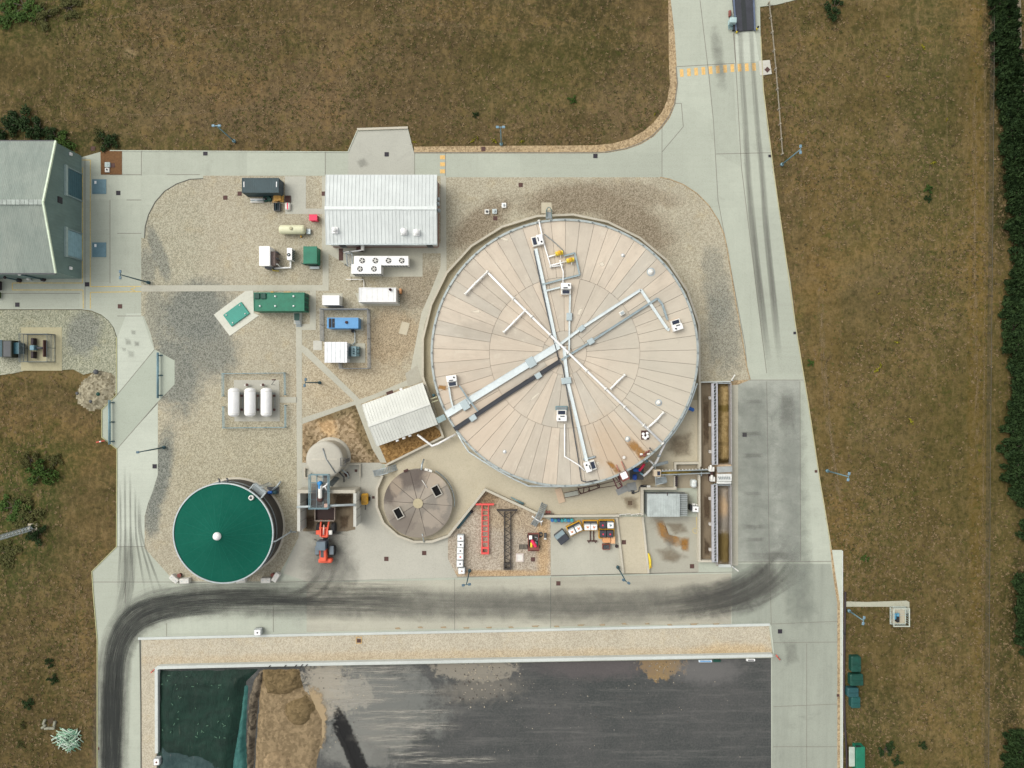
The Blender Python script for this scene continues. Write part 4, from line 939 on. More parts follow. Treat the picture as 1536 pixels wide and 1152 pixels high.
m = MB(); m.box((0, 0, .32), (u(16), u(1.6), .05)); m.build('lid', m_galv, f)
f = frame_box(932.5, 470, 7, 6, .6, 30, m_offw, 'vent_box', 'small pale box between the two upper right trays', 'box')
m = MB(); m.box((0, 0, .63), (u(5), u(3.5), .05)); m.build('lid', m_galv, f)
for px, py, lb in ((838.5, 380.5, 'upper yellow valve on the tank roof'), (855, 391, 'lower yellow valve on the tank roof')):
    r = thing('valve', lb, 'valve', px, py, TZ, R(12), 'yellow valves on the tank roof')
    m = MB(); m.pill((0, 0, .45), 1.25, .36, 'x', 12); m.tube([(-.62, 0, .45), (-.5, 0, .45)], .36, 12); m.tube([(.5, 0, .45), (.62, 0, .45)], .36, 12); m.box((0, 0, .12), (.4, .4, .24)); m.build('valve_body', m_yel_l, r)
    m = MB(); m.cyl((0, 0, .6), .06, .5, 8); m.lathe([(.1, 1.08), (.34, 1.08), (.34, 1.15), (.1, 1.15)], (0, 0, 0), 14); m.build('handwheel', m_yel, r)
    m = MB(); m.tube([(.45, -.3, .3), (.15, -.3, .3), (.15, -.75, .3)], .09, 8); m.build('drain_pipe', m_white, r)
for px, py, rd, mt, lb in ((934.3, 383, .16, m_white, 'tiny white vent dome at the upper right of the tank roof'), (976.5, 408, .38, m_offw, 'round pale vent near the upper right rim'), (757, 677.5, .16, m_white, 'tiny white vent dome at the lower left of the tank roof'), (988, 604, .3, m_offw, 'flat pale vent between the two right branch pipes'), (941.5, 658.5, .24, m_offw, 'flat pale vent by the lower right rust patch')):
    r = thing('roof_vent', lb, 'vent', px, py, TZ); m = MB(); m.lathe([(rd * 1.4, 0), (rd * 1.4, .05), (rd, .08), (rd, .3), (rd * .6, .45), (.02, .5)], (0, 0, 0), 14); m.build('dome', mt, r)
    m = MB(); m.lathe([(rd * 1.9, 0), (rd * 1.9, .03)], (0, 0, 0), 14); m.build('flange', m_galv, r)
r = thing('valve_cluster', 'cluster of white valve caps on the rusty part of the roof', 'valve', 967.5, 652.5, TZ)
for x, y in ((-.35, .2), (.3, .3), (-.3, -.3), (.35, -.2), (0, -.5)):
    m = MB(); m.lathe([(.22, 0), (.22, .4), (.27, .42), (.2, .55), (.02, .58)], (x, y, 0), 12); m.build('cap', m_white, r)
m = MB(); m.box((0, 0, .05), (1.3, 1.5, .1)); m.build('base', m_brown, r)

# bund wall round the digester compound and its floor
FL = [(634, 565), (634, 508.5), (646.7, 456.7), (670, 409), (706.7, 369), (753, 340), (805, 324), (860, 321.7), (911.7, 332.5), (960, 356.7), (1001.7, 391.7), (1031.7, 437.5), (1049, 488), (1049.5, 573), (1049.5, 694.5), (1013, 695), (1013, 733), (963.5, 733), (963.5, 772), (813, 774), (728, 734.5), (672.5, 804), (648, 812.5), (620.5, 813), (596.5, 804), (575, 785), (565, 761), (565, 733), (573.5, 712.5), (579, 697.5), (664.5, 655), (656, 632)]
sheet('tank_yard_floor', FL, .055, m_slab, -.05)
sheet('moat_floor', [(x, y) for x, y in FL[:13]] + [(1047, 600), (847, 600), (650, 600)], .062, m_moat, -.05)
WN = [0]
def wall(name, label, pts, wd, h, mat, z0=-.1, group=None):
    m = MB(); base = P(*pts[0]); WN[0] += 1; h += .004 * (WN[0] % 7)
    m.ribbon([P(x, y, h).xy for x, y in pts], wd, z0, h)
    o = m.build(name, mat, None, (base.x, base.y, 0), True)
    return tag(o, label, 'wall', group)
wall('bund_wall', 'low faceted concrete wall curving round the big tank and its yard', FL[0:16] + [(1013.5, 712)], .36, .9, m_wall)
wall('bund_wall', 'stepped concrete wall beside the corrugated shelter', [(1013, 714), (1013, 733), (963.5, 733), (963.5, 773)], .42, 1.0, m_wall)
wall('bund_wall', 'straight pale concrete wall behind the crates and blue drums', [(929, 773.5), (813, 774.5)], .40, .9, m_wall)
wall('bund_wall', 'pale concrete wall along two sides of the stone yard', [(809, 772), (728, 734.5), (672.5, 804)], .40, .9, m_wall)
wall('bund_wall', 'faceted concrete wall curving round the small stained tank', [(672.5, 804), (648, 812.5), (620.5, 813), (596.5, 804), (575, 785), (565, 761), (565, 733), (573.5, 713)], .40, .9, m_wall)
wall('bund_wall', 'pale concrete wall along the ochre gravel bed by the shed', [(578, 698), (664.5, 655), (657, 634)], .34, .9, m_wall)
wall('bund_wall', 'dark-sided concrete wall between the shed and the big tank', [(659, 638), (650, 610), (634, 565)], .34, .9, m_wall)
wall('bund_wall', 'low kerb wall on the left of the beige ramp', [(925, 776), (935, 860)], .36, .45, m_wall)
wall('bund_wall', 'low kerb wall on the right of the beige ramp', [(964, 776), (973, 860)], .36, .45, m_wall)
sheet('ramp', [(926, 775), (964, 775), (972, 860), (935, 860)], .10, m_slab, -.05)
# ================================================================ TANKS
# --- green membrane-roofed tank
GH = 5.2; gc = P(335.5, 799.3, GH); GR = u(74.1) * (H - GH) / H
gt = thing('membrane_tank', 'round tank with a dark green cone membrane roof and black wall', 'tank', 335, 799); gt.location = (gc.x, gc.y, 0)
m = MB(); m.lathe([(GR + .02, 0), (GR + .02, GH)], (0, 0, 0), 96, cap=False); m.build('wall', plain('black_wall', (.045, .040, .036), .6, var=.3, scale=.6), gt)
m = MB(); m.lathe([(GR + .35, 0), (GR + .35, .25), (GR + .02, .25)], (0, 0, 0), 96, cap=False); m.build('footing', m_wall, gt)
def membrane():
    t = NT('green_membrane'); n1 = t.noise(t.obj(), .25, 6, .65); n2 = t.noise(t.obj(), 2.5, 5, .75)
    col = t.mix(t.rng(n1, .3, .7), (.006, .082, .055), (.008, .094, .063)); col = t.mix(t.rng(n2, .4, .75, 0, .5), col, (.018, .10, .072))
    return t.finish(col, .9, 0, n2, .1, .05, spec=.05)
prof = []
for k in range(13): t = k / 12; prof.append((max(.05, (GR - .05) * (1 - t)), GH + .15 + 2.65 * (1 - (1 - t) ** 1.0) - .35 * math.sin(math.pi * t)))
m = MB(); m.lathe(prof, (0, 0, 0), 96, cap=False); mem = m.build('membrane_roof', membrane(), gt)
m = MB()
for k in range(24):
    a = 2 * math.pi * k / 24; pts = [((GR - .1) * (1 - t) * math.cos(a), (GR - .1) * (1 - t) * math.sin(a), GH + .155 + 2.65 * t - .35 * math.sin(math.pi * t)) for t in [j / 8 for j in range(8)]]
    for p0_, p1_ in zip(pts[:-1], pts[1:]): m.bar(p0_, p1_, .09, .02)
m.build('weld_seam', plain('weld_green', (.010, .105, .072), .9, spec=.05), mem)
m = MB(); m.lathe([(.66, 2.45), (.68, 2.6), (.55, 2.95), (.3, 3.12), (.02, 3.18)], (0, 0, GH), 20); m.build('crown_cap', m_white, mem)
q = P(377, 746.5, GH + .5); m = MB(); m.lathe([(.42, -.1), (.42, .25), (.26, .28), (.26, .1)], (q.x - gc.x, q.y - gc.y, GH + .45), 18, cap=False); m.build('port_ring', m_offw, mem)
q2 = m = MB(); m.lathe([(.02, 0), (.26, 0)], (q.x - gc.x, q.y - gc.y, GH + .6), 18, cap=False); m.build('port_window', m_dgrey, mem)
m = MB(); m.ribbon([(math.cos(2 * math.pi * k / 96) * (GR + .06), math.sin(2 * math.pi * k / 96) * (GR + .06)) for k in range(96)], .2, GH - .1, GH + .28, True); m.build('rim', m_galv, gt)
m = MB(); m.ribbon([(math.cos(2 * math.pi * k / 96) * (GR + .12), math.sin(2 * math.pi * k / 96) * (GR + .12)) for k in range(96)], .14, GH - 1.55, GH - 1.4, True); m.build('hoop', m_galv_d, gt)
def gpos(a, r, z): return (math.cos(a) * r, math.sin(a) * r, z)
a0 = math.atan2(-(736 - 799), (386 - 335)); M3 = Matrix.Rotation(a0, 3, 'Z')
m = MB(); m.box((GR + .75, 0, GH - .8), (1.3, 2.4, .08), 0); m.v = [tuple(M3 @ Vector(v)) for v in m.v]; pl = m.build('platform', m_galv_d, gt)
m = MB()
for x, y in ((GR + .15, -1.2), (GR + 1.4, -1.2), (GR + 1.4, 1.2), (GR + .15, 1.2)): m.bar((x, y, GH - .8), (x, y, GH + .35), .06, .06)
for zz in (GH - .2, GH + .35):
    for p, q3 in (((GR + .15, -1.2), (GR + 1.4, -1.2)), ((GR + 1.4, -1.2), (GR + 1.4, 1.2)), ((GR + 1.4, 1.2), (GR + .15, 1.2))): m.bar((*p, zz), (*q3, zz), .07, .07)
m.v = [tuple(M3 @ Vector(v)) for v in m.v]; m.build('guard_rail', m_galv, pl)
m = MB()
for s in (-.3, .3): m.bar((GR + 1.5, s, .3), (GR + 1.5, s, GH + .3), .07, .07)
for k in range(16): m.bar((GR + 1.5, -.3, .5 + k * .3), (GR + 1.5, .3, .5 + k * .3), .04, .04)
m.v = [tuple(M3 @ Vector(v)) for v in m.v]; m.build('ladder', m_galv, gt)
for aa, ln in ((R(96), .5), (R(87), .7)):
    m = MB(); m.tube([gpos(aa, GR, GH - .5), gpos(aa, GR + .6, GH - .5), gpos(aa + .05, GR + .7, GH - 1.2)], .14, 8); m.build('relief_pipe', m_dgrey, gt)
b0 = math.atan2(-(813 - 799), (410 - 335))
m = MB(); m.tube([gpos(b0, GR - .1, GH + .15), gpos(b0 + .02, GR + .5, GH - .2), gpos(b0 + .11, GR + 1.6, .9), gpos(b0 + .11, GR + 2.5, .7)], .13, 10); m.build('filling_pipe', m_galv, gt)
m = MB(); m.tube([gpos(b0 + .11, GR + 1.7, 1.0), gpos(b0 + .16, GR + 1.9, 2.0)], .1, 8); m.build('valve_stem', m_galv_d, gt)
r = thing('pump', 'blue pump with grey pipe at the foot of the green tank', 'pump', 410, 735)
m = MB(); m.tube([(0, 0, .6), (.9, .8, .6), (1.5, 1.6, .6)], .16, 10); m.build('pipe', m_galv, r)
m = MB(); m.pill((-.35, -.35, .6), .9, .28, 'x', 14); m.build('motor', m_blue, r)
m = MB(); m.cbox((.5, -.3, .5), (.6, .6, .9), .06); m.build('control_box', m_dteal, r)
m = MB(); m.box((0, 0, .1), (2, 1.2, .2)); m.build('base', m_dgrey, r)

# --- silo with the pale dome
SH = 4.0; s_c = P(487, 689.5, SH); SR = u(26.7) * (H - SH) / H
silo = thing('silo', 'pale round dome-topped silo behind the loading bunker', 'silo', 487, 689); silo.location = (s_c.x, s_c.y, 0)
m_silo = plain('silo_beige', (.41, .39, .325), .55, .1, .10, scale=.4)
m = MB(); m.lathe([(SR, 0), (SR, SH)], (0, 0, 0), 48, cap=False); m.build('wall', plain('silo_wall', (.40, .38, .32), .5, .2), silo)
m = MB(); m.lathe([(SR + .12, SH - .05), (SR + .12, SH + .1), (SR * .9, SH + .2), (SR * .5, SH + .28), (SR * .2, SH + .33), (.03, SH + .34)], (0, 0, 0), 48, cap=False); sr = m.build('roof', m_silo, silo)
m = MB(); m.tube([(-.2, 1.95, SH + .42), (.35, .2, SH + .42), (1.9, -2.2, SH + .36)], .08, 8); m.build('roof_pipe', m_galv_d, sr)
m = MB(); m.bar((-SR, .12, SH + .12), (0, .14, SH + .42), .1, .06); m.bar((0, .14, SH + .42), (SR, .12, SH + .12), .1, .06); m.build('roof_seam', plain('seam', (.54, .5, .41), .5), sr)
m = MB(); m.bar((SR - .25, .3, SH + .35), (SR + .55, .3, SH + .35), .07, .07); m.bar((SR - .25, -1.0, SH + .35), (SR + .55, -1.0, SH + .35), .07, .07); m.bar((SR + .55, .3, SH + .35), (SR + .55, -1.0, SH + .35), .07, .07); m.bar((SR - .25, .3, SH + .35), (SR - .25, -1.0, SH + .35), .07, .07)
for z in range(12): m.bar((SR + .3, -.6, .3 + z * .33), (SR + .3, -.1, .3 + z * .33), .04, .04)
for y in (-.6, -.1): m.bar((SR + .3, y, 0), (SR + .3, y, SH + .4), .06, .06)
m.build('caged_ladder', m_dgrey, silo)
m = MB(); m.lathe([(SR + .5, 0), (SR + .5, .25), (SR, .25)], (0, 0, 0), 48, cap=False); m.build('footing', m_wall, silo)
for aa in (-.75, -.95):
    m = MB(); m.tube([gpos(aa, SR - .1, 1.2), gpos(aa, SR + 1.2, .7), gpos(aa - .1, SR + 1.9, .6)], .12, 8); m.build('outlet_pipe', m_galv if aa > -.8 else m_dgrey, silo)
sheet('silo_yard', [(455, 703), (520, 696), (541, 696), (541, 729), (455, 729)], .09, m_slab_grey, -.05)
wall('kerb_wall', 'thin low concrete upstand on the right of the silo base', [(520, 696.5), (540, 696.5), (540, 716)], .2, .5, m_wall)
wall('kerb_wall', 'thin low concrete upstand on the left of the silo base', [(464, 702), (457, 702), (457, 717), (463, 717)], .2, .5, m_wall)

# --- small concrete tank with stained sectors
KH = 1.6; kc = P(627, 755, KH); KR = u(51.5) * (H - KH) / H
kt = thing('sludge_tank', 'small round concrete tank with brown stained sectors and two open hatches', 'tank', 627, 755); kt.location = (kc.x, kc.y, 0)
m = MB(); m.lathe([(KR, 0), (KR, KH - .02)], (0, 0, 0), 72, cap=False); m.build('wall', m_wall, kt)
m = MB(); m.lathe([(.2, KH - .1), (KR - .02, KH - .1)], (0, 0, 0), 72, cap=False); m.build('roof_underlay', plain('sector_joint', (.12, .10, .085), .9), kt)
kcol = [(.225, .205, .175), (.285, .255, .21), (.255, .23, .195)]
kmat = [concrete('stained_sector_%d' % i, c, (.085, .07, .06), .8, patches=[((615, 715, 40, 18, .2, .5, .8), (.10, .08, .07), .8), ((590, 735, 14, 22, 0, .4, .8), (.09, .07, .06), .7), ((655, 715, 16, 18, 0, .5, .8), (.42, .35, .27), .7), ((597, 728, 9, 14, 0, .4, .8), (.40, .33, .25), .6), ((640, 790, 60, 30, 0, .6, .6), (.19, .16, .13), .5), ((650, 775, 16, 12, .4, .3, 1.0), (.36, .31, .25), .6), ((610, 745, 20, 9, .4, .3, 1.0), (.34, .29, .235), .6), ((605, 780, 18, 14, -.4, .3, 1.0), (.16, .135, .115), .6), ((640, 735, 8, 20, -.4, .3, 1.0), (.37, .32, .26), .5), ((665, 750, 8, 16, 0, .3, 1.0), (.35, .30, .24), .6)]) for i, c in enumerate(kcol)]
m = MB()
for k in range(10):
    m.mat(rr.choice((0, 1, 2))); a0 = 2 * math.pi * k / 10 + R(-4); a1 = a0 + 2 * math.pi / 10
    vs = [(.04, 0)]; out = []
    for j in range(9):
        t = a0 + .004 + (a1 - a0 - .008) * j / 8; out.append((KR * math.cos(t), KR * math.sin(t)))
    am = (a0 + a1) / 2; poly = [(.15 * math.cos(am), .15 * math.sin(am))] + out
    m.prism(poly, KH - .09, KH)
m.build('roof', kmat, kt)
m = MB(); m.lathe([(u(7.3), KH), (u(7.3), KH + .12)], (0, 0, 0), 28); m.build('hub', concrete('hub_concrete', (.40, .35, .23), (.3, .25, .15), .4), kt)
for px, py in ((655, 736), (598, 769.5)):
    q = P(px, py, KH); x, y = q.x - kc.x, q.y - kc.y; a = R(28)
    m = MB(); hw, hl = .62, .9
    fr = [(-hw, -hl), (hw, -hl), (hw, hl), (-hw, hl)]
    m.ribbon(fr, .15, KH, KH + .3, True); mm = Matrix.Rotation(a, 3, 'Z'); m.v = [tuple(mm @ Vector(v) + Vector((x, y, 0))) for v in m.v]; h = m.build('hatch', plain('hatch_frame', (.40, .38, .33), .7), kt)
    m = MB(); m.box((x, y, KH + .03), (1.12, 1.7, .05), a); m.build('opening', plain('opening_black', (.004, .004, .004), 1.0), h)
m = MB(); q = P(633, 720, KH)
m.tube([(q.x - kc.x, q.y - kc.y, KH + .1), (q.x - kc.x + .9, q.y - kc.y - 1.3, KH + .1)], .06, 6); m.build('lifting_bar', m_offw, kt)
arc = [gpos(R(62) - k * R(68) / 24, KR + .35, KH - .25) for k in range(25)]
m = MB(); m.tube(arc, .07, 6); m.tube([(x, y, z - .5) for x, y, z in arc], .05, 6); m.build('side_pipe', m_galv_d, kt)
m = MB(); m.tube([gpos(R(84), KR - .1, KH + .2), gpos(R(84), KR + .8, KH + .2), gpos(R(83), KR + 1.6, .8)], .16, 10); m.build('outlet_pipe', m_galv, kt)
m = MB(); m.tube([gpos(R(-82), KR - .6, KH + .1), gpos(R(-82), KR + 1.0, KH - .6)], .09, 8); m.build('drain_pipe', m_galv, kt)
for aa in (R(70), R(75), R(110)):
    m = MB(); m.cbox(gpos(aa, KR + .1, KH + .1), (.8, .4, .3), .05, aa + 1.57); m.build('bracket', m_brown if aa > 1.5 else m_offw, kt)

# --- three white pressure vessels on a slab
def vessel(px, py, label, group):
    r = thing('pressure_vessel', label, 'tank', px, py, .09, 0, group)
    m = MB(); m.pill((0, 0, 1.45), 5.0, .93, 'y', 24); b = m.build('shell', m_white, r)
    m = MB()
    for s in (-1.5, 1.5): m.box((0, s, .3), (1.4, .22, .75))
    pieces(m, 'saddle', m_galv, r)
    m = MB(); m.tube([(.9, -1.2, 1.2), (1.25, -1.2, .8), (1.25, 1.6, .8), (.9, 1.6, 1.2)], .06, 8); m.build('pipe', m_galv_d, r)
    m = MB()
    for s in (-1.3, 1.1): m.cbox((1.15, s, .9), (.3, .4, .5), .05)
    pieces(m, 'valve', m_brown, r)
    m = MB()
    for s in (-1.9, 1.9): m.ribbon([(.94 * math.cos(k * math.pi / 8), .94 * math.sin(k * math.pi / 8)) for k in range(9)], .03, s - .05, s + .05)
    m2 = MB()
    for x, y, z in m.v: m2.v.append((x, z, 1.45 + y * 1.005))
    m2.f, m2.mi, m2.sm = m.f, m.mi, m.sm; pieces(m2, 'band', m_offw, r)
    return r
v0 = vessel(355.7, 603, 'leftmost of the three white horizontal gas vessels on the slab', 'white gas vessels on the slab')
dup(v0, P(379.8, 603, .09), 0, 'middle one of the three white horizontal gas vessels on the slab')
dup(v0, P(404, 603, .09), 0, 'rightmost of the three white horizontal gas vessels on the slab')
for px, lb in ((372, 'small brass manifold between the left and middle white vessels'), (396, 'small brass manifold between the middle and right white vessels')):
    r = thing('manifold', lb, 'manifold', px, 578, .09)
    m = MB(); m.tube([(-.45, 0, .5), (.35, .1, .5)], .13, 10); m.build('body', m_offw, r)
    m = MB(); m.cyl((.15, .1, .5), .08, .35, 8); m.lathe([(.24, .85), (.24, .92)], (.15, .1, 0), 12); m.build('handwheel', m_brown, r)
    m = MB(); m.box((0, 0, .2), (.2, .2, .4)); m.build('stand', m_dgrey, r)
r = thing('vent_stack', 'slim pipe stand with a brown head at the corner of the vessel slab', 'pipe', 415, 572, .09)
m = MB(); m.tube([(-.35, -.6, 0), (-.35, -.6, 1.6), (.3, .3, 1.6)], .05, 6); m.build('pipe', m_dgrey, r)
m = MB(); m.cbox((.1, .25, 1.7), (.7, .2, .16), .04); m.build('head', m_brown, r)

# ================================================================ FENCES
def fence(name, label, pts, h, mat, post=.09, wires=None, spacing=2.6, group=None, rails=(.97,), cat='fence', bars=0):
    p0 = P(*pts[0]); r = thing(name, label, cat, *pts[0], 0, 0, group); posts = MB()
    for a, b in zip(pts[:-1], pts[1:]):
        p, q = P(*a), P(*b); L = (q - p).length; n = max(1, round(L / spacing)); m = MB()
        for k in range(n + 1):
            c = p.lerp(q, k / n)
            if k or a == pts[0]: posts.box((c.x, c.y, h / 2), (post, post, h))
        for t in rails: m.bar((p.x, p.y, h * t), (q.x, q.y, h * t), .06, .07)
        if wires:
            for k in range(wires): z = .1 + (h - .2) * k / wires; m.bar((p.x, p.y, z), (q.x, q.y, z), .018, .018)
        if bars:
            nb = int(L / bars)
            for k in range(nb + 1): c = p.lerp(q, k / nb); m.bar((c.x, c.y, .05), (c.x, c.y, h - .02), .03, .012)
        m.build('panel', mat, r, world=True)
    pieces(posts, 'post', mat, r, True)
    return r
fence('low_rail_fence', 'low blue-grey fence round the top half of the white vessels', [(337, 594), (337, 560.5), (429, 559.5), (429.5, 592)], 1.15, m_rail, .12, 4, 3.4, 'low fences round the vessels', (.97, .5))
fence('low_rail_fence', 'low blue-grey fence round the bottom half of the white vessels', [(337.5, 610), (338, 641.5), (430, 640.5), (430, 608)], 1.15, m_rail, .12, 4, 3.4, 'low fences round the vessels', (.97, .5))
fence('mesh_fence', 'tall grey mesh fence enclosing the blue generator', [(486, 512), (485.5, 465), (555, 465), (556, 553), (514, 553), (513, 545)], 2.4, plain('fence_grey', (.20, .215, .225), .5, .4), .08, 12, 2.4, None, (.99, .5, .05), bars=.16)
fence('mesh_fence', 'dark mesh fence enclosing the gas meter on the western pad', [(42, 502), (83, 502), (83, 543), (42, 543), (42, 502)], 2.2, plain('fence_dark', (.09, .115, .12), .5, .3), .08, 12, 2.4, None, (.99, .5, .05), bars=.13)
fence('wooden_rail', 'long pale timber crash rail beside the entrance road', [(1152, 6), (1157, 50), (1162, 105), (1167, 165), (1172, 232)], .75, m_wood_g, .22, 0, 3.0, None, (.9, .55), 'barrier')
for k in range(2): pass
r = fence('wire_fence', 'thin wire fence along the eastern edge of the field', [(1486, -60), (1483, 300), (1479, 700), (1476, 1250)], 1.1, plain('fence_wire', (.09, .08, .06), .9), .07, 4, 12.0, None, (.98,))
for pts, lb in (([(239.5, 529), (239.5, 597)], 'blue-grey tube rail on the right side of the passing bay'), ([(167.3, 600), (167.5, 666)], 'blue-grey tube rail on the left side of the passing bay')):
    r = thing('guard_rail', lb, 'barrier', *pts[0], 0, 0, 'tube rails of the passing bay')
    p, q = P(*pts[0]), P(*pts[1])
    m = MB(); m.tube([(p.x, p.y, .8), (q.x, q.y, .8)], .12, 8); m.tube([(p.x, p.y, .4), (q.x, q.y, .4)], .08, 8); m.build('rail', m_rail, r, world=True)
    m = MB()
    for t in (.06, .5, .94): c = p.lerp(q, t); m.bar((c.x, c.y, 0), (c.x, c.y, .8), .14, .14); m.bar((c.x, c.y, .06), (c.x + .55, c.y, .06), .2, .1)
    pieces(m, 'post', m_dteal, r, True)

# ================================================================ CONTAINERS, KIOSKS, GENERATORS
def casebox(name, label, cat, x0, y0, x1, y1, h, mat, rot=0, ribs=0, door=None, base=.06, group=None, rails=True, roofmat=None):
    cx_, cy_, sx, sy = at_rect(x0, y0, x1, y1, h + base)
    r = thing(name, label, cat, 0, 0, 0, R(rot), group); r.location = (cx_, cy_, base)
    m = MB(); m.box((0, 0, h / 2), (sx - .06, sy - .06, h - .06))
    if ribs:
        n = int(sx / ribs)
        for k in range(n):
            x = -sx / 2 + sx * (k + .5) / n
            for s in (-1, 1): m.box((x, s * (sy / 2 - .03), h / 2), (sx / n * .5, .05, h - .35))
    b = m.build('body', mat, r)
    m = MB()
    if ribs:
        n = int(sx / ribs)
        for k in range(n): x = -sx / 2 + sx * (k + .5) / n; m.box((x, 0, h - .02), (sx / n * .5, sy - .2, .05))
    m.box((0, 0, h - .045), (sx - .1, sy - .1, .05)); m.build('roof', roofmat or mat, r)
    if rails:
        m = MB()
        for s in (-1, 1):
            m.box((0, s * (sy / 2 - .06), h), (sx, .12, .1)); m.box((0, s * (sy / 2 - .06), .06), (sx, .12, .14))
            for t in (-1, 1): m.box((t * (sx / 2 - .06), s * (sy / 2 - .06), h / 2), (.13, .13, h + .09))
            m.box((s * (sx / 2 - .06), 0, h + .003), (.12, sy - .24, .1))
        m.build('frame', mat, r)
    return r, sx, sy
r, sx, sy = casebox('shipping_container', 'dark slate shipping container with a white door bar near each end', 'container', 363, 267, 418, 289, 2.6, m_contdark, 0, .36)
m = MB()
for k in (-.9, -.3, .3, .9): m.tube([(sx / 2 + .05, k, .2), (sx / 2 + .05, k, 2.4)], .03, 6)
for s in (-1, 1): m.box((sx / 2 - .0, s * .58, 1.3), (.06, 1.1, 2.3))
m.build('door', plain('door_slate', (.05, .07, .085), .55), r)
for s, w_ in ((-1, .9), (1, .9)):
    m = MB(); m.box((s * sx / 2 - s * .35, .15, 2.64), (.13, w_, .07)); m.build('marker_strip', m_white, r)
def rod(m, a, b, r0, n=8): m.tube([a, b], r0, n)
r = thing('pipe_bundle', 'bundle of pale pipes lying in front of the dark container', 'pipe bundle', 387, 302)
for k in range(6):
    m = MB(); y = (k % 3) * .24 - .2; z = .15 + (k // 3) * .22; m.tube([(-1.1 - .1 * (k % 2), y, z), (1.1 + .12 * (k % 3), y, z)], .11, 8); m.build('pipe', (m_offw, m_galv, m_white)[k % 3], r)
r = thing('hose_reel', 'coiled dark green hose in front of the dark container', 'hose', 399.5, 299)
m = MB()
for z, rad in ((.1, .42), (.24, .44), (.38, .40)): m.tube([(rad * math.cos(2 * math.pi * k / 20), rad * math.sin(2 * math.pi * k / 20), z) for k in range(21)], .1, 8)
m.build('hose', m_green_d, r); m = MB(); m.lathe([(.2, 0), (.2, .5)], (0, 0, 0), 12); m.build('core', m_black, r)
r = thing('tarp_bale', 'folded green tarpaulin bale beside the timber pallets', 'tarpaulin', 405, 299)
m = MB(); m.cbox((0, 0, .25), (.7, .9, .5), .1, .5); m.cbox((.1, -.05, .58), (.5, .7, .2), .06, .8); m.build('bale', m_green_d, r); m = MB(); m.box((0, 0, .52), (.08, .95, .06), .5); m.build('strap', m_dteal, r)
def pallet(px, py, rot, label, load=None, n=1, mat=None, sx=1.2, sy=1.0, group=None):
    r = thing('pallet', label, 'pallet', px, py, .06, R(rot), group); mat = mat or m_wood
    for k in range(n):
        z = k * .16; m = MB()
        for j in range(7): m.box((0, -sy / 2 + sy * (j + .5) / 7, z + .13), (sx, sy / 7 * .66, .025))
        for j in (-1, 0, 1): m.box((j * (sx / 2 - .07), 0, z + .06), (.1, sy, .09)); m.box((j * (sx / 2 - .07), 0, z + .006), (.1, sy, .02))
        m.build('deck', mat, r)
    return r
pallet(418, 297, 95, 'tallest stack of orange timber pallets at the container corner', None, 5, plain('new_timber', (.62, .36, .10), .8, var=.3, scale=5), 1.3, 1.2)
pallet(414, 300.5, 80, 'lower stack of orange timber pallets beside the tall stack', None, 3, m_wood, 1.1, .9)
pallet(424, 298.5, 90, 'narrow orange timber pallet right of the tall stack', None, 3, plain('amber_timber', (.58, .35, .09), .8, var=.3, scale=5), 1.2, .55)
pallet(432.3, 299, 0, 'dark framed timber crate base on the concrete strip', None, 2, m_brown, .95, 1.2)
r = thing('bag', 'white and red bulk bag on the concrete strip', 'bag', 432.5, 310.5, .15)
m = MB(); m.cbox((0, 0, .3), (.85, 1.25, .6), .15); b = m.build('sack', m_offw, r); m = MB(); m.box((.05, 0, .61), (.2, 1.1, .04)); m.build('stripe', m_pink, b)
r = thing('crate', 'dark open steel crate below the timber pallets', 'crate', 417.5, 311.5)
m = MB(); m.ribbon([(-.5, -.65), (.5, -.65), (.5, .65), (-.5, .65)], .07, 0, .8, True); m.build('side', m_dgrey, r); m = MB(); m.box((0, 0, .1), (.95, 1.25, .1)); m.build('floor', m_black, r)
m = MB(); m.bar((-.2, -.6, .75), (-.2, .6, .75), .06, .06); m.bar((.2, -.6, .75), (.2, .6, .75), .06, .06); m.build('rack_bar', m_dteal, r)
r, sx, sy = casebox('fuel_box', 'small bright pink-red cabinet beside the white building', 'cabinet', 464, 322, 475.5, 330.5, 1.3, m_pink, rails=False)
m = MB(); m.box((0, 0, 1.28), (sx + .06, sy + .06, .08)); m.build('lid', m_pink, r); m = MB(); m.box((sx / 2 + .02, 0, .6), (.04, sy - .2, 1.0)); m.build('door', m_red_d, r)
r = thing('gas_tank', 'cream cylindrical tank lying on the gravel beside the white building', 'tank', 441.5, 346.5)
m = MB(); m.pill((0, 0, 1.0), u(40), .78, 'x', 22); m.build('shell', m_cream, r)
m = MB()
for s in (-1.2, 1.2): m.box((s, 0, .25), (.25, 1.2, .5))
pieces(m, 'saddle', m_galv_d, r)
m = MB(); m.lathe([(.3, 0), (.3, .14), (.1, .18)], (0, .05, 1.74), 14); m.build('manhole', plain('cream_dark', (.42, .40, .25), .6), r)
m = MB(); m.box((2.6, -.2, .3), (.7, .9, .6)); m.build('valve_box', m_galv, r); m = MB(); m.box((1.3, -1.05, .3), (.14, .3, .5)); m.build('marker', m_yel, r)
r, sx, sy = casebox('heat_unit', 'white upright cabinet with a dark base and yellow pipe', 'cabinet', 389, 369.5, 404.5, 398.5, 2.6, m_white, rails=False)
m = MB(); m.box((0, 0, 2.6), (sx + .04, sy + .04, .08)); m.build('lid', m_white, r)
m = MB(); m.box((sx / 2 + .35, -.3, 1.0), (.7, 2.4, 1.9)); m.build('side_plant', plain('brown_plant', (.16, .12, .105), .8, var=.4, scale=3), r)  # dark brown block along the right side of the cabinet
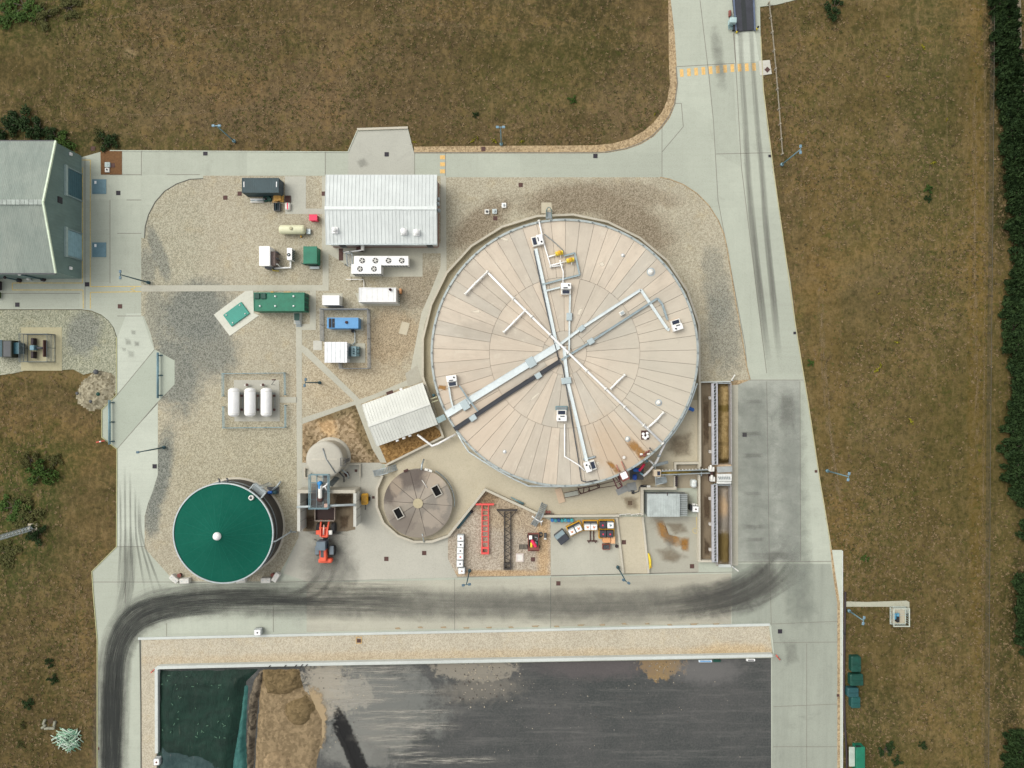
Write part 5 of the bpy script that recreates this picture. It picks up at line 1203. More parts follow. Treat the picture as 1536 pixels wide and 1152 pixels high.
for yy in (-1.2, -.2, .9):
    m = MB(); m.tube([(sx / 2 + .3, yy, 1.6), (sx / 2 + .95, yy, 1.4), (sx / 2 + 1.0, yy - .25, .4)], .12, 8); m.build('side_pipe', m_dgrey if yy > -1 else m_offw, r)
m = MB(); m.tube([(.6, -sy / 2 - .05, .9), (.75, -sy / 2 - .5, .5), (1.7, -sy / 2 - .55, .35)], .07, 8); m.build('yellow_pipe', m_yel_l, r)
m = MB(); m.box((.3, -sy / 2 - .15, .9), (1.2, .3, 1.4)); m.build('end_plant', m_dgrey, r)
r = thing('insulated_pipe', 'white pipe on the gravel linking the two white units', 'pipe', 412, 402)
m = MB(); m.tube([P(410, 402, .45), P(436, 401.5, .45), P(436, 391, .45)], .18, 10); m.build('pipe', m_white, r, world=True)
m = MB()
for x in (414, 422, 430): p = P(x, 402, 0); m.box((p.x, p.y, .2), (.14, .3, .42))
pieces(m, 'support', m_galv_d, r, True)
r, sx, sy = casebox('air_conditioner', 'small white air conditioning unit with one black fan', 'air conditioner', 430, 371.5, 438, 390, 1.7, m_white, rails=False)
m = MB(); m.lathe([(.3, 0), (.3, .05)], (-.1, -.15, 1.68), 18); f = m.build('fan', m_black, r); m = MB(); m.lathe([(.1, 0), (.1, .06)], (-.1, -.15, 1.72), 12); m.build('hub', m_galv, f)
m = MB()
for k in range(6): m.box((sx / 2 + .02, -.9 + k * .3, .9), (.06, .18, 1.3))
m.build('grille', m_dgrey, r)
r, sx, sy = casebox('kiosk', 'square dark green kiosk beside the path', 'kiosk', 455.5, 370, 475, 395, 2.4, m_green, rails=False)
m = MB(); m.box((0, 0, 2.42), (sx + .1, sy + .1, .1)); m.build('roof_cap', m_green, r); m = MB(); m.box((0, -sy / 2 - .02, 1.1), (1.8, .06, 2.0)); d = m.build('door', m_green_d, r)
m = MB(); m.box((-sx / 2 - .35, -sy / 2 + .1, 1.0), (.7, .1, 1.6), -.3); m.build('open_door', m_green_d, r); m = MB(); m.box((.2, -sy / 2 - .4, .3), (1.6, .4, .5)); m.build('pipework', m_galv, r)
r, sx, sy = casebox('plant_container', 'long green plant container with white roof studs and two roof hatches', 'container', 380.7, 438.7, 456.5, 466.5, 2.7, m_green, 0, 0)
for x, y in ((392, 445), (401, 445)) :
    p = P(385.5 if x == 392 else 395, 444, 2.9); m = MB(); m.cbox((p.x - r.location.x, p.y - r.location.y, 2.75), (u(7.5), u(8.3), .35), .05); m.build('roof_hatch', m_green_d, r)
for px, py in ((413, 444.5), (440.5, 444.5), (390, 459), (413, 459), (440.5, 459)):
    p = P(px, py, 2.8); m = MB(); m.lathe([(.16, 0), (.14, .2), (.02, .24)], (p.x - r.location.x, p.y - r.location.y, 2.68), 12); m.build('roof_stud', m_white, r)
m = MB()
for k in range(4): m.box((sx / 2 + .03, -1.2 + k * .8, 1.4), (.07, .5, 1.9))
m.build('end_door', m_green_d, r)
p = P(448, 472); m = MB()
m.box((p.x - r.location.x, -sy / 2 - .8, 1.0), (.9, 1.2, .08)); m.build('step_platform', m_green_d, r)
m = MB()
for k in range(4): m.box((p.x - r.location.x + .1, -sy / 2 - 1.5 - k * .28, .8 - k * .22), (.9, .26, .05))
m.build('tread', m_galv_d, r)
for px, mt in ((411, m_yel), (434, m_wood)): p = P(px, 436.7, 1); m = MB(); m.cbox((p.x - r.location.x, sy / 2 + .12, 1.4), (.5 if px < 420 else 1.3, .25, 1.2), .04); m.build('wall_box', mt, r)
r = thing('buried_tank_cover', 'pale green rectangular tank cover with four studs set askew on its plinth', 'cover', 355.2, 471.5, .1, R(36))
m = MB(); m.cbox((0, 0, .15), (u(33.5), u(21.5), .3), .06); m.build('lid', plain('faded_green', (.035, .26, .20), .5, var=.15, scale=.6), r)
for x in (-1, 1):
    for y in (-1, 1): m = MB(); m.lathe([(.12, 0), (.12, .12), (.03, .16)], (x * u(12.5) if y > 0 else x * u(11.5), y * u(7.5), .3), 10); m.build('stud', m_offw, r)
r, sx, sy = casebox('store_container', 'plain small white container beside the path corner', 'container', 483.3, 443, 509, 457.5, 2.2, m_white, rails=True)
m = MB(); m.box((sx / 2 + .01, 0, 1.1), (.06, sy - .3, 1.8)); m.build('door', m_offw, r); m = MB(); m.box((.4, -sy / 2 - .1, .2), (2.6, .25, .25)); m.build('skid', m_dgrey, r)
r, sx, sy = casebox('plant_container', 'large white plant container with a small brown roof outlet', 'container', 538.3, 431.5, 594, 453, 2.6, plain('container_white', (.70, .71, .70), .5, var=.08), 0, .0)
m = MB()
for k in range(7): x = -sx / 2 + sx * (k + .5) / 7; m.box((x, 0, 2.585), (.05, sy - .2, .05))
m.build('roof_seam', m_offw, r)
m = MB(); p = P(585.5, 434.5, 2.8); m.lathe([(.22, 0), (.22, .35), (.16, .36), (.16, .2)], (p.x - r.location.x, p.y - r.location.y, 2.62), 14, cap=False); m.lathe([(.01, .05), (.2, .05)], (p.x - r.location.x, p.y - r.location.y, 2.62), 14, cap=False); m.build('outlet', m_brown, r)
m = MB()
for k in range(5): m.tube([(sx / 2 + .05, -.9 + k * .4, .3), (sx / 2 + .35, -.9 + k * .4, .5), (sx / 2 + .3, -.9 + k * .4, 1.8)], .05, 6)
pieces(m, 'end_pipe', m_dgrey, r)
m = MB(); m.box((sx / 2 + .45, .9, .5), (.35, .8, 1.0)); m.build('end_box', m_orange, r); m = MB(); m.box((-sx / 2 + 1.2, sy / 2 + .06, 1.3), (1.6, .1, 1.8)); m.build('side_door', m_offw, r)
r = thing('hose', 'thin pale hose running from the chiller to the large white container', 'hose', 545, 417)
m = MB(); m.tube([P(519, 419, .25), P(545, 419, .25), P(546, 425, .3), P(546, 434, .5)], .09, 8); m.build('hose', m_offw, r, world=True); m = MB()
for x in (524, 541): p = P(x, 419); m.box((p.x, p.y, .12), (.55, .8, .2))
pieces(m, 'support_block', m_slab, r, True)
# blue generator inside the fence
r, sx, sy = casebox('generator', 'light blue generator with a red roof cap inside the mesh fence', 'generator', 490.5, 476.5, 537.5, 492.5, 2.2, m_lblue, rails=False, base=.1)
m = MB(); m.box((0, 0, 2.2), (sx, sy, .07)); rf = m.build('canopy_top', m_lblue, r)
for k in range(2):
    m = MB(); m.box((-sx / 2 + .55 + k * .55, -.02, 2.245), (.46, sy - .25, .05)); m.build('louvre', m_black, r)
p = P(520, 483.5, 2.3); m = MB(); m.lathe([(.26, 0), (.24, .2), (.03, .24)], (p.x - r.location.x, p.y - r.location.y, 2.23), 14); m.build('exhaust_cap', m_brown, r)
p = P(501, 484, 2.3); m = MB(); m.lathe([(.14, 0), (.14, .08)], (p.x - r.location.x, p.y - r.location.y, 2.23), 12); m.build('filler_cap', m_dgrey, r)
m = MB()
for s in (-1, 1):
    for k in range(4): m.box((-1.9 + k * 1.25, s * (sy / 2 + .01), 1.1), (1.1, .05, 1.7))
pieces(m, 'side_door', m_lblue, r)
r = thing('cable_duct', 'thin grey cable duct from the generator to the transformer', 'duct', 531, 505)
m = MB(); m.tube([P(530, 495, .5), P(532.5, 500, .35), P(532.5, 513, .35), P(529, 517, .35)], .1, 8); m.build('duct', m_galv, r, world=True); m = MB(); p = P(530, 496); m.cbox((p.x, p.y, .4), (.4, .7, .7), .05); m.build('end_box', m_black, r, world=True)
r, sx, sy = casebox('switch_house', 'white roofed switch house inside the mesh fence', 'kiosk', 487.5, 513.5, 520, 543.5, 2.7, plain('switch_white', (.66, .68, .70), .5, var=.08), rails=False, base=.1)
m = MB(); m.box((0, 0, 2.72), (sx + .12, sy + .12, .1)); rf = m.build('roof_cap', plain('switch_roof', (.72, .73, .74), .5, var=.08), r); m = MB(); m.box((sx / 2, -.4, 1.15), (.1, 1.4, 2.1)); m.build('door', m_galv, r)
m = MB()
for k in range(5): m.box((-sx / 2 + sx * (k + .5) / 5, 0, 2.78), (.05, sy, .05))
m.build('roof_seam', m_galv, rf)
r = thing('transformer', 'teal grey transformer with cooling fins next to the switch house', 'transformer', 533.5, 527.5, .1)
m = MB(); m.cbox((0, 0, .8), (.9, 1.75, 1.4), .06); m.build('tank', plain('trafo', (.21, .32, .35), .5), r)
for s in (-1, 1):
    for y in (-.6, 0, .6):
        m = MB()
        for k in range(4): m.box((s * .68, y - .18 + k * .12, .75), (.4, .06, 1.1))
        m.build('radiator', m_teal, r)
m = MB()
for y in (-.4, 0, .4): m.lathe([(.09, 0), (.13, .1), (.09, .2), (.13, .3), (.05, .4)], (0, y, 1.5), 10)
pieces(m, 'bushing', m_dteal, r)
# chillers
def chiller(label, x0, y0, x1, y1, h, nf, group, grp2=None):
    r, sx, sy = casebox('chiller', label, 'chiller', x0, y0, x1, y1, h, m_white, rails=False, base=.1, group=group)
    m = MB(); m.box((0, 0, h), (sx, sy, .08)); m.build('top_panel', m_white, r)
    for k in range(nf):
        x = -sx / 2 + sx * (k + .62) / (nf + .12); rad = min(.46, sy * .36)
        m = MB(); m.lathe([(rad, 0), (rad, .1), (rad * .96, .12), (rad * .9, .04)], (x, 0, h + .03), 24, cap=False); m.lathe([(.01, .02), (rad * .95, .02)], (x, 0, h + .03), 24, cap=False); f = m.build('fan', m_black, r)
        m = MB()
        for b in range(5):
            a = 2 * math.pi * b / 5; m.box((x + .55 * rad * math.cos(a), .55 * rad * math.sin(a), h + .09), (rad * .75, .13, .015), a + .35)
        m.lathe([(.11, 0), (.11, .05)], (x, 0, h + .08), 10); m.build('fan_blade', m_offw, f)
    m = MB()
    for s in (-1, 1):
        for k in range(int(sx / .5)): m.box((-sx / 2 + .3 + k * .5, s * (sy / 2), h * .55), (.36, .05, h * .6))
    m.build('coil_grille', m_galv_d, r)
    m = MB()
    for sxx in (-1, 1):
        for syy in (-1, 1): m.box((sxx * (sx / 2 - .2), syy * (sy / 2 - .1), .02), (.2, .2, .5))
    pieces(m, 'leg', m_dgrey, r)
    return r
chiller('long white chiller with four black fans nearest the white building', 531, 384, 612.5, 398, 2.2, 4, 'white fan chillers')
chiller('shorter white chiller with two black fans in front of the long one', 527, 396.3, 571.5, 410.5, 2.5, 2, 'white fan chillers')
r = thing('pipe_rack', 'white pipe frame at the left end of the chillers', 'pipe rack', 524, 390)
m = MB()
for x, z in ((521, 1.8), (524, 1.4), (527, 1.0)): m.tube([P(x, 380, z), P(x, 392, z), P(x + 2, 400, z)], .1, 8)
pieces(m, 'pipe', m_offw, r, True)
m = MB()
for x, y in ((519, 380), (528, 380), (521, 399), (529, 399)): p = P(x, y); m.box((p.x, p.y, 1.0), (.14, .14, 2.0))
pieces(m, 'post', m_galv_d, r, True)
m = MB(); m.bar(P(519, 380, 2), P(528, 380, 2), .12, .12); m.bar(P(519, 380, 2), P(521, 399, 2), .12, .12); m.bar(P(528, 380, 2), P(529, 399, 2), .12, .12); m.build('frame', m_galv_d, r, world=True)
r = thing('insulated_pipe', 'thin white pipe from the building wall to the chiller rack', 'pipe', 530, 377)
m = MB(); m.tube([P(543, 368, 2.2), P(543, 375, 2.2), P(538, 376, 1.8), P(516, 378.5, 1.4)], .12, 10); m.build('pipe', m_white, r, world=True); m = MB(); p = P(541.5, 375.5); m.cbox((p.x, p.y, .9), (1.1, .7, .8), .05); m.build('pump_box', m_brown, r, world=True)
m = MB(); p = P(543.8, 371, 2.5); m.cbox((p.x, p.y, 2.4), (.5, 1.0, .5), .05); m.build('duct', m_offw, r, world=True)
# western boxes and gas meter
r, sx, sy = casebox('cabinet', 'dark brown cabinet on the western gravel beside the teal one', 'cabinet', 4, 510.5, 17.3, 536, 2.0, plain('cab_brown', (.035, .04, .028), .6), rails=True, base=.02)
m = MB(); m.box((0, 0, 2.02), (sx - .3, sy - .3, .06)); m.build('lid', m_dgrey, r)
r, sx, sy = casebox('cabinet', 'small teal cabinet between the brown one and the fenced pad', 'cabinet', 18.3, 514, 29, 530.5, 1.4, m_dteal, rails=False, base=.02)
m = MB(); m.box((0, 0, 1.42), (sx + .06, sy + .06, .08)); m.build('lid', plain('teal_lid', (.025, .10, .13), .5), r)
r, sx, sy = casebox('cabinet', 'grey-green cabinet cut off by the left edge', 'cabinet', -12, 510, 3, 535, 2.0, plain('cab_grey', (.10, .11, .085), .6), rails=False, base=.02)
m = MB(); m.box((0, 0, 2.02), (sx + .06, sy + .06, .08)); m.build('lid', m_dteal, r)
r = thing('gas_meter', 'small blue gas meter box inside the western fence', 'meter', 57, 523, .05)
m = MB(); m.cbox((-.2, .1, .8), (.75, .85, 1.0), .06); m.build('housing', plain('meter_blue', (.12, .24, .30), .5), r)
m = MB(); m.tube([(.2, .1, .7), (.9, .1, .7), (1.5, .1, .5)], .2, 10); m.build('pipe', m_dgrey, r)
m = MB()
for y in (1.2, -1.1): m.cbox((-.4, y, .5), (.45, 1.2, .9), .05)
pieces(m, 'side_box', m_pit, r); m = MB(); m.box((1.55, 0, .5), (.14, 2.9, .9)); m.build('rack', m_brown, r)
r = thing('rubble_heap', 'pale chalky rubble heap beside the western road', 'heap', 145, 585)
def heapmesh(poly, hgt, fall, cell=.3, amp=.25, nsc=.6, seed=0, shape=None):
    q = [P(*p) for p in poly]; xs = [p.x for p in q]; ys = [p.y for p in q]
    x0, y0 = min(xs) - cell, min(ys) - cell; nx = int((max(xs) - x0) / cell) + 3; ny = int((max(ys) - y0) / cell) + 3
    E = [(q[i].xy, q[(i + 1) % len(q)].xy) for i in range(len(q))]
    def sd(x, y):
        ins = False; best = 1e9; p = Vector((x, y))
        for a, b in E:
            d = b - a; t = max(0, min(1, (p - a).dot(d) / max(1e-9, d.dot(d)))); best = min(best, (p - a - d * t).length)
            if (a.y > y) != (b.y > y) and x < (b.x - a.x) * (y - a.y) / (b.y - a.y) + a.x: ins = not ins
        return best if ins else -best
    m = MB(); idx = {}
    for j in range(ny):
        for i in range(nx):
            x, y = x0 + i * cell, y0 + j * cell; x += .3 * cell * mnoise.noise((i * 3.1, j * 1.7, seed)); d = sd(x, y)
            if d < -cell * 1.5: continue
            t = max(0, min(1, d / fall)); t = t * t * (3 - 2 * t)
            z = hgt * t * (1 + .25 * mnoise.noise((x * .25, y * .25, seed + 5)))
            if shape: z *= shape(x, y)
            z += (amp * mnoise.fractal((x * nsc, y * nsc, seed), 1.0, 2.0, 4) + amp * .3) * min(1, max(0, d / .6)) if d > 0 else 0
            idx[i, j] = len(m.v); m.v.append((x, y, z if d > 0 else -.08))
    for (i, j), a in idx.items():
        k = [(i + 1, j), (i + 1, j + 1), (i, j + 1)]
        if all(t in idx for t in k): m.f.append((a, *[idx[t] for t in k])); m.mi.append(0); m.sm.append(True)
    return m
def rubblemat(name, a, b, gr=2.0, dk=.3, bump=.9): 
    t = NT(name); vo = t.voro(t.pos(), gr); bw = t.n('ShaderNodeRGBToBW'); t.l(vo.outputs['Color'], bw.inputs[0]); n = t.noise(t.pos(), .5, 7, .75); n2 = t.noise(t.pos(), 2.5, 5, .8)
    f = t.math('ADD', t.math('MULTIPLY', bw.outputs[0], .4), t.math('MULTIPLY', n2, .6)); col = t.mix(t.rng(f, .3, .7), a, b); col = t.mix(t.rng(n, .5, .75, 0, dk * 2), col, sc(a, .55))
    return t.finish(col, .95, 0, f, bump, .12, spec=.1)
m = heapmesh([(116, 590), (125, 573), (142, 560), (160, 558), (173, 563), (174, 580), (165, 600), (150, 612), (133, 614), (118, 603)], .35, 1.6, .3, .3, 1.1, 2); m.build('rubble', rubblemat('chalk_rubble', (.16, .14, .09), (.38, .345, .245), 2.6, .5), r, world=True)
for px, py, s_ in ((147, 558, .8), (150, 591, .6), (139, 602, .5), (119, 590, .5)): 
    m = MB(); p = P(px, py); m.ball((p.x, p.y, .6), s_ * .6, 7, .7); m.build('boulder', m_dgrey if px != 150 else m_green_d, r, world=True)
# ================================================================ LOADING BUNKER AND WHEEL LOADER
BH = 3.7
def PB(x, y): return P(x, y, BH)
sheet('bunker_floor', [(455, 736), (533, 736), (533, 794), (520, 797), (462, 797), (455, 797)], .075, m_bunk, -.05)
bk = thing('loading_bunker', 'three-sided concrete loading bunker in front of the pale silo', 'bunker', 490, 760)
m = MB(); m.ribbon([PB(446, 737.5).xy, PB(533, 737.5).xy], .55, 0, BH); m.build('back_wall', m_wall, bk, world=True)
for pts, z in (([PB(448, 740), PB(448, 797)], .01), ([PB(532.2, 740), PB(532.2, 790)], .012)):
    m = MB(); m.ribbon([p.xy for p in pts], .5, 0, BH + z); sw = m.build('side_wall', concrete('precast_wall', (.50, .50, .45), (.3, .3, .27), .3), bk, world=True)
    m = MB()
    for t in (.25, .5, .75): p = pts[0].lerp(pts[1], t); m.box((p.x, p.y, BH / 2), (.56, .05, BH - .05))
    pieces(m, 'panel_joint', m_joint, sw, True)
m = MB(); m.tube([P(445.5, 760.5, BH + .3), P(533, 757, BH + .3)], .2, 10); m.build('cross_beam', plain('beam_grey', (.45, .50, .50), .4, .3), bk, world=True)
splat('dark_film', [(494, 738), (534, 738), (534, 768), (500, 770)], d_brown_dk, .085); splat('dark_film', [(498, 738), (534, 738), (534, 760), (500, 758)], d_brown_dk, .089); splat('dark_film', [(456, 770), (476, 768), (474, 800), (456, 798)], d_brown_dk, .091); splat('dark_film', [(506, 768), (530, 766), (524, 796), (508, 798)], d_brown_dk, .093)  # dark brown patches on the bunker floor, doubled in the back right corner
splat('dark_film', [(456, 741), (468, 741), (466, 770), (456, 768)], d_dark, .087)
PZ = 4.3
fp = thing('feeder_platform', 'grey steel grating platform with blue motor over the bunker', 'platform', 480, 738)
m = MB()
for i in range(3):
    for j in range(4):
        a = P(467 + i * 8.9, 713 + (j + 1) * 12, PZ); b = P(467 + (i + 1) * 8.9, 713 + j * 12, PZ)
        if j == 0 and i < 2: continue
        for k in range(9): m.bar((a.x + (b.x - a.x) * (k + .5) / 9, a.y, PZ), (a.x + (b.x - a.x) * (k + .5) / 9, b.y, PZ), .06, .05)
m.build('grating', m_dgrey, fp, world=True)
m = MB(); a, b = P(465.5, 762, PZ), P(494, 711.5, PZ)
for k in range(4): x = a.x + (b.x - a.x) * k / 3; m.bar((x, a.y, PZ - .08), (x, b.y, PZ - .08), .14, .2)
for k in range(5): y = a.y + (b.y - a.y) * k / 4; m.bar((a.x, y, PZ - .11), (b.x, y, PZ - .11), .14, .2)
m.build('frame', plain('frame_teal', (.17, .24, .25), .5, .3), fp, world=True)
m = MB()
for zz in (.55, 1.05):
    z = PZ + zz; c4 = [(a.x, a.y), (b.x, a.y), (b.x, b.y), (a.x, b.y)]
    for k in range(4): m.bar((*c4[k], z), (*c4[(k + 1) % 4], z), .06, .06)
for x, y in ((a.x, a.y), (b.x, a.y), (b.x, b.y), (a.x, b.y), (a.x, (a.y + b.y) / 2), (b.x, (a.y + b.y) / 2)): m.bar((x, y, PZ), (x, y, PZ + 1.05), .07, .07)
m.build('guard_rail', m_rail, fp, world=True)
m = MB()
for x, y in ((a.x, a.y), (b.x, a.y), (b.x, b.y), (a.x, b.y)): m.bar((x, y, 0), (x, y, PZ - .15), .18, .18)
pieces(m, 'leg', m_galv_d, fp, True)
m = MB(); p = P(481, 724, PZ); m.lathe([(.34, 0), (.34, .9), (.2, 1.0)], (p.x, p.y, PZ), 16); m.pill((p.x, p.y - .45, PZ + .6), 1.1, .26, 'y', 12); m.build('motor', plain('motor_blue', (.03, .22, .50), .45), fp, world=True)
m = MB(); p = P(481.5, 737, PZ); m.pill((p.x, p.y, PZ + .5), 2.3, .33, 'y', 14); m.lathe([(.42, 0), (.42, .3)], (p.x, p.y + .6, PZ + .1), 14); m.build('gearbox', m_offw, fp, world=True)
m = MB(); m.tube([P(484, 731, PZ + .6), P(489, 728, PZ + .9), P(492, 724, PZ + .5)], .12, 8); m.tube([P(487, 729, PZ + .8), P(490, 735, PZ + .4)], .1, 8); m.build('pipe', m_white, fp, world=True)
m = MB(); p = P(480.5, 748, PZ); m.lathe([(.5, 0), (.5, .35), (.3, .5)], (p.x, p.y, PZ), 14); m.build('hopper_neck', m_brown, fp, world=True)
m = MB(); p = P(490.5, 757.5, PZ); m.cbox((p.x, p.y, PZ + .4), (.6, .6, .7), .05); m.build('control_box', plain('box_pinkish', (.45, .30, .24), .6), fp, world=True)
m = MB(); m.bar(P(495, 728, 3.0), P(506, 716, .1), .9, .12)
m.build('stair', m_galv_d, fp, world=True)
# wheel loader
wl = thing('wheel_loader', 'coral red wheel loader with its bucket inside the bunker', 'wheel loader', 490.5, 800, .0)
def LP(px, py): return ((px - 490.5) * S, (800 - py) * S)
m = MB(); bx0, by0 = LP(476.5, 778); bx1, by1 = LP(505.5, 759.5); bw = bx1 - bx0; bd = by1 - by0; bxc = (bx0 + bx1) / 2
m.bar((bx0, by0, 1.3), (bx1, by0, 1.3), .12, 1.3); m.box((bxc, (by0 + by1) / 2, .72), (bw, bd, .1))
for x in (bx0, bx1): m.box((x, (by0 + by1) / 2 + .05, 1.2), (.1, bd, 1.0))
m.box((bxc, by1 + .1, .72), (bw, .3, .06)); bkt = m.build('bucket', plain('bucket_steel', (.30, .25, .21), .6, .3, .3), wl)
m = MB(); m.box((bxc, (by0 + by1) / 2, 1.0), (bw - .25, bd - .2, .4)); m.build('bucket_lining', plain('bucket_dark', (.035, .02, .018), .8), bkt)
for s in (-1, 1):
    m = MB(); m.bar((s * .55, -.1, 2.1), (s * .62, 1.3, 1.9), .24, .4); m.bar((s * .62, 1.3, 1.9), (s * .7, by0, 1.0), .24, .36); m.build('lift_arm', m_coral, wl)
m = MB(); m.tube([(0, .2, 2.2), (0, 1.9, 1.9)], .14, 10); m.build('tilt_cylinder', plain('cyl_pale', (.62, .40, .34), .4, .3), wl)
m = MB(); m.cbox((0, .35, 1.25), (1.1, 1.5, 1.1), .1); m.bar((-.8, 1.35, 1.9), (.8, 1.35, 1.9), .18, .2); m.bar((-.7, -.05, 1.95), (.7, -.05, 1.95), .18, .25); m.build('front_frame', m_coral, wl)
for s in (-1, 1):
    m = MB(); m.cbox((s * 1.08, .55, 1.85), (.62, .75, .3), .06); m.build('headlight_mount', m_coral if s < 0 else m_offw, wl)
def wheel(x, y, rad, wd, root):
    m = MB(); pf = [(rad * .55, -wd / 2), (rad * .92, -wd / 2), (rad, -wd / 2 + .08), (rad, wd / 2 - .08), (rad * .92, wd / 2), (rad * .55, wd / 2)]
    t = MB(); t.lathe(pf, (0, 0, 0), 24)
    m.v = [(z + x, yy + y, xx + rad) for xx, yy, z in t.v]; m.f, m.mi, m.sm = t.f, t.mi, t.sm
    for k in range(18):
        a = 2 * math.pi * k / 18; m.bar((x - wd * .45, y + math.sin(a) * rad * 1.0, rad + math.cos(a) * rad * 1.0), (x + wd * .45, y + math.sin(a + .12) * rad * 1.0, rad + math.cos(a + .12) * rad * 1.0), .09, .06)
    w_ = m.build('wheel', m_tyre, root)
    t = MB(); t.lathe([(rad * .55, -wd / 2 + .04), (rad * .5, wd / 2 - .04)], (0, 0, 0), 18); m = MB()
    m.v = [(z + x, yy + y, xx + rad) for xx, yy, z in t.v]; m.f, m.mi, m.sm = t.f, t.mi, t.sm; m.build('rim', m_dgrey, w_)
for px, py in ((481, 790), (502.5, 790), (480, 823.5), (501.5, 823.5)):
    x, y = LP(px, py); wheel(x, y, .85, .68, wl)
x, y = LP(488, 813); m = MB(); m.cbox((x + .05, y, 2.1), (1.6, 1.55, 1.9), .12); cab = m.build('cab', plain('cab_slate', (.10, .135, .165), .35, .1), wl)
m = MB(); m.box((x + .05, y, 1.95), (1.66, 1.2, .8)); m.box((x + .05, y, 1.95), (1.3, 1.62, .8)); m.build('window', m_glass, cab)
m = MB(); m.cbox((x + .05, y, 3.06), (1.5, 1.5, .12), .05); m.build('cab_roof', plain('cab_roof', (.13, .17, .20), .45), cab)
m = MB(); m.bar((x - .8, y + .85, 2.3), (x - 1.25, y + .95, 2.4), .08, .2); m.bar((x + .9, y + .85, 2.3), (x + 1.3, y + .95, 2.4), .08, .2); m.build('mirror', m_black, cab)
x, y = LP(489, 829); m = MB(); m.cbox((x, y + .1, 1.5), (1.15, 2.3, 1.1), .12); eng = m.build('engine_cover', m_coral, wl)
m = MB(); m.box((x - .12, y + .3, 2.06), (.55, 1.2, .05)); m.build('grille', m_dgrey, eng)
x, y = LP(491, 838); m = MB(); m.cbox((x, y, 1.1), (2.3, .75, 1.0), .15); m.build('counterweight', m_coral, wl)
for px in (480, 501.5):
    x, y = LP(px, 822.5); m = MB(); m.cbox((x, y + .1, 1.83), (.72, 1.5, .14), .05); m.build('mudguard', plain('guard_grey', (.14, .17, .19), .5), wl)
m = MB(); m.cbox((0, -.65, 1.0), (.7, 1.0, .5), .08); m.build('articulation_joint', m_black, wl)
# yellow towed generator
r = thing('tow_generator', 'small yellow towed generator beside the bunker wall', 'generator', 549, 747.5)
m = MB(); m.cbox((0, .05, .95), (1.08, 1.85, 1.0), .12); b = m.build('body', m_yel, r); m = MB(); m.cbox((0, .05, 1.47), (.85, 1.5, .08), .04); m.lathe([(.2, 0), (.2, .1)], (0, -.1, 1.5), 12); m.build('lid', plain('yellow_dirty', (.40, .22, .03), .6, var=.4), b)
for s in (-1, 1):
    m = MB(); t = MB(); t.lathe([(.34, -.1), (.34, .1)], (0, 0, 0), 18); m.v = [(z + s * .66, y, x + .34) for x, y, z in t.v]; m.f, m.mi, m.sm = t.f, t.mi, t.sm; m.build('wheel', m_tyre, r)
m = MB(); m.bar((0, -.85, .5), (0, -1.8, .5), .12, .1); m.lathe([(.09, 0), (.09, .35)], (0, -1.8, .3), 10); m.build('tow_bar', m_dgrey, r)

# ================================================================ STAIRS, PLATFORMS, WALKWAYS
def step_over(name, label, a, b, wd, h, n):
    p, q = P(*a), P(*b); d = (q - p); L = d.length; d.normalize(); nn = Vector((-d.y, d.x, 0)) * wd / 2
    r = thing(name, label, 'steps', *a); m = MB(); pr = lambda t: h * min(1, min(t, 1 - t) / .36)
    ks = [0, .36, .64, 1]
    for s in (-1, 1):
        for t0, t1 in zip(ks[:-1], ks[1:]): m.bar(p + d * L * t0 + nn * s + Vector((0, 0, pr(t0) + .1)), p + d * L * t1 + nn * s + Vector((0, 0, pr(t1) + .1)), .07, .2)
    pieces(m, 'stringer', m_galv, r, True); m = MB()
    for k in range(n): t = (k + .5) / n; c = p + d * L * t; c.z = pr(t) + .1; m.bar(c - nn, c + nn, L / n * .62, .05)
    m.build('tread', m_galv_d, r, world=True); m = MB()
    for s in (-1, 1):
        for t in (.36, .64): c = p + d * L * t + nn * s; m.bar((c.x, c.y, h), (c.x, c.y, h + 1.0), .05, .05)
        m.bar(p + d * L * .3 + nn * s + Vector((0, 0, h + 1)), p + d * L * .7 + nn * s + Vector((0, 0, h + 1)), .05, .05)
    m.build('handrail', m_galv, r, world=True)
step_over('step_over_stair', 'grey step-over stair crossing the wall by the ochre gravel', (560.5, 710), (595, 700.5), .95, 1.1, 15)
step_over('step_over_stair', 'grey step-over stair crossing the wall beside the stone yard', (800, 788), (816.5, 755), .95, 1.1, 15)
r = thing('access_ladder', 'grey hooped access ladder over the top rim of the big tank', 'ladder', 822.5, 320)
m = MB()
for x in (819.5, 827):
    m.tube([P(x + 1, 330, TZ + .1), P(x, 316, TZ + .9), P(x, 314, 4), P(x + .5, 316, .1)], .08, 8)
m.tube([P(819.5, 316, TZ + .9), P(822, 311, TZ + .6), P(825, 311, TZ + .6), P(827, 316, TZ + .9)], .08, 8)
for k in range(12): z = .4 + k * .42; m.bar(P(820, 316, z), P(827, 316, z), .05, .05)
m.build('ladder', plain('ladder_teal', (.16, .22, .20), .5, .3), r, world=True)
m = MB(); m.bar(P(823.3, 318, TZ + .35), P(823.3, 328, TZ + .35), 1.0, .08); m.build('platform', m_galv_d, r, world=True)
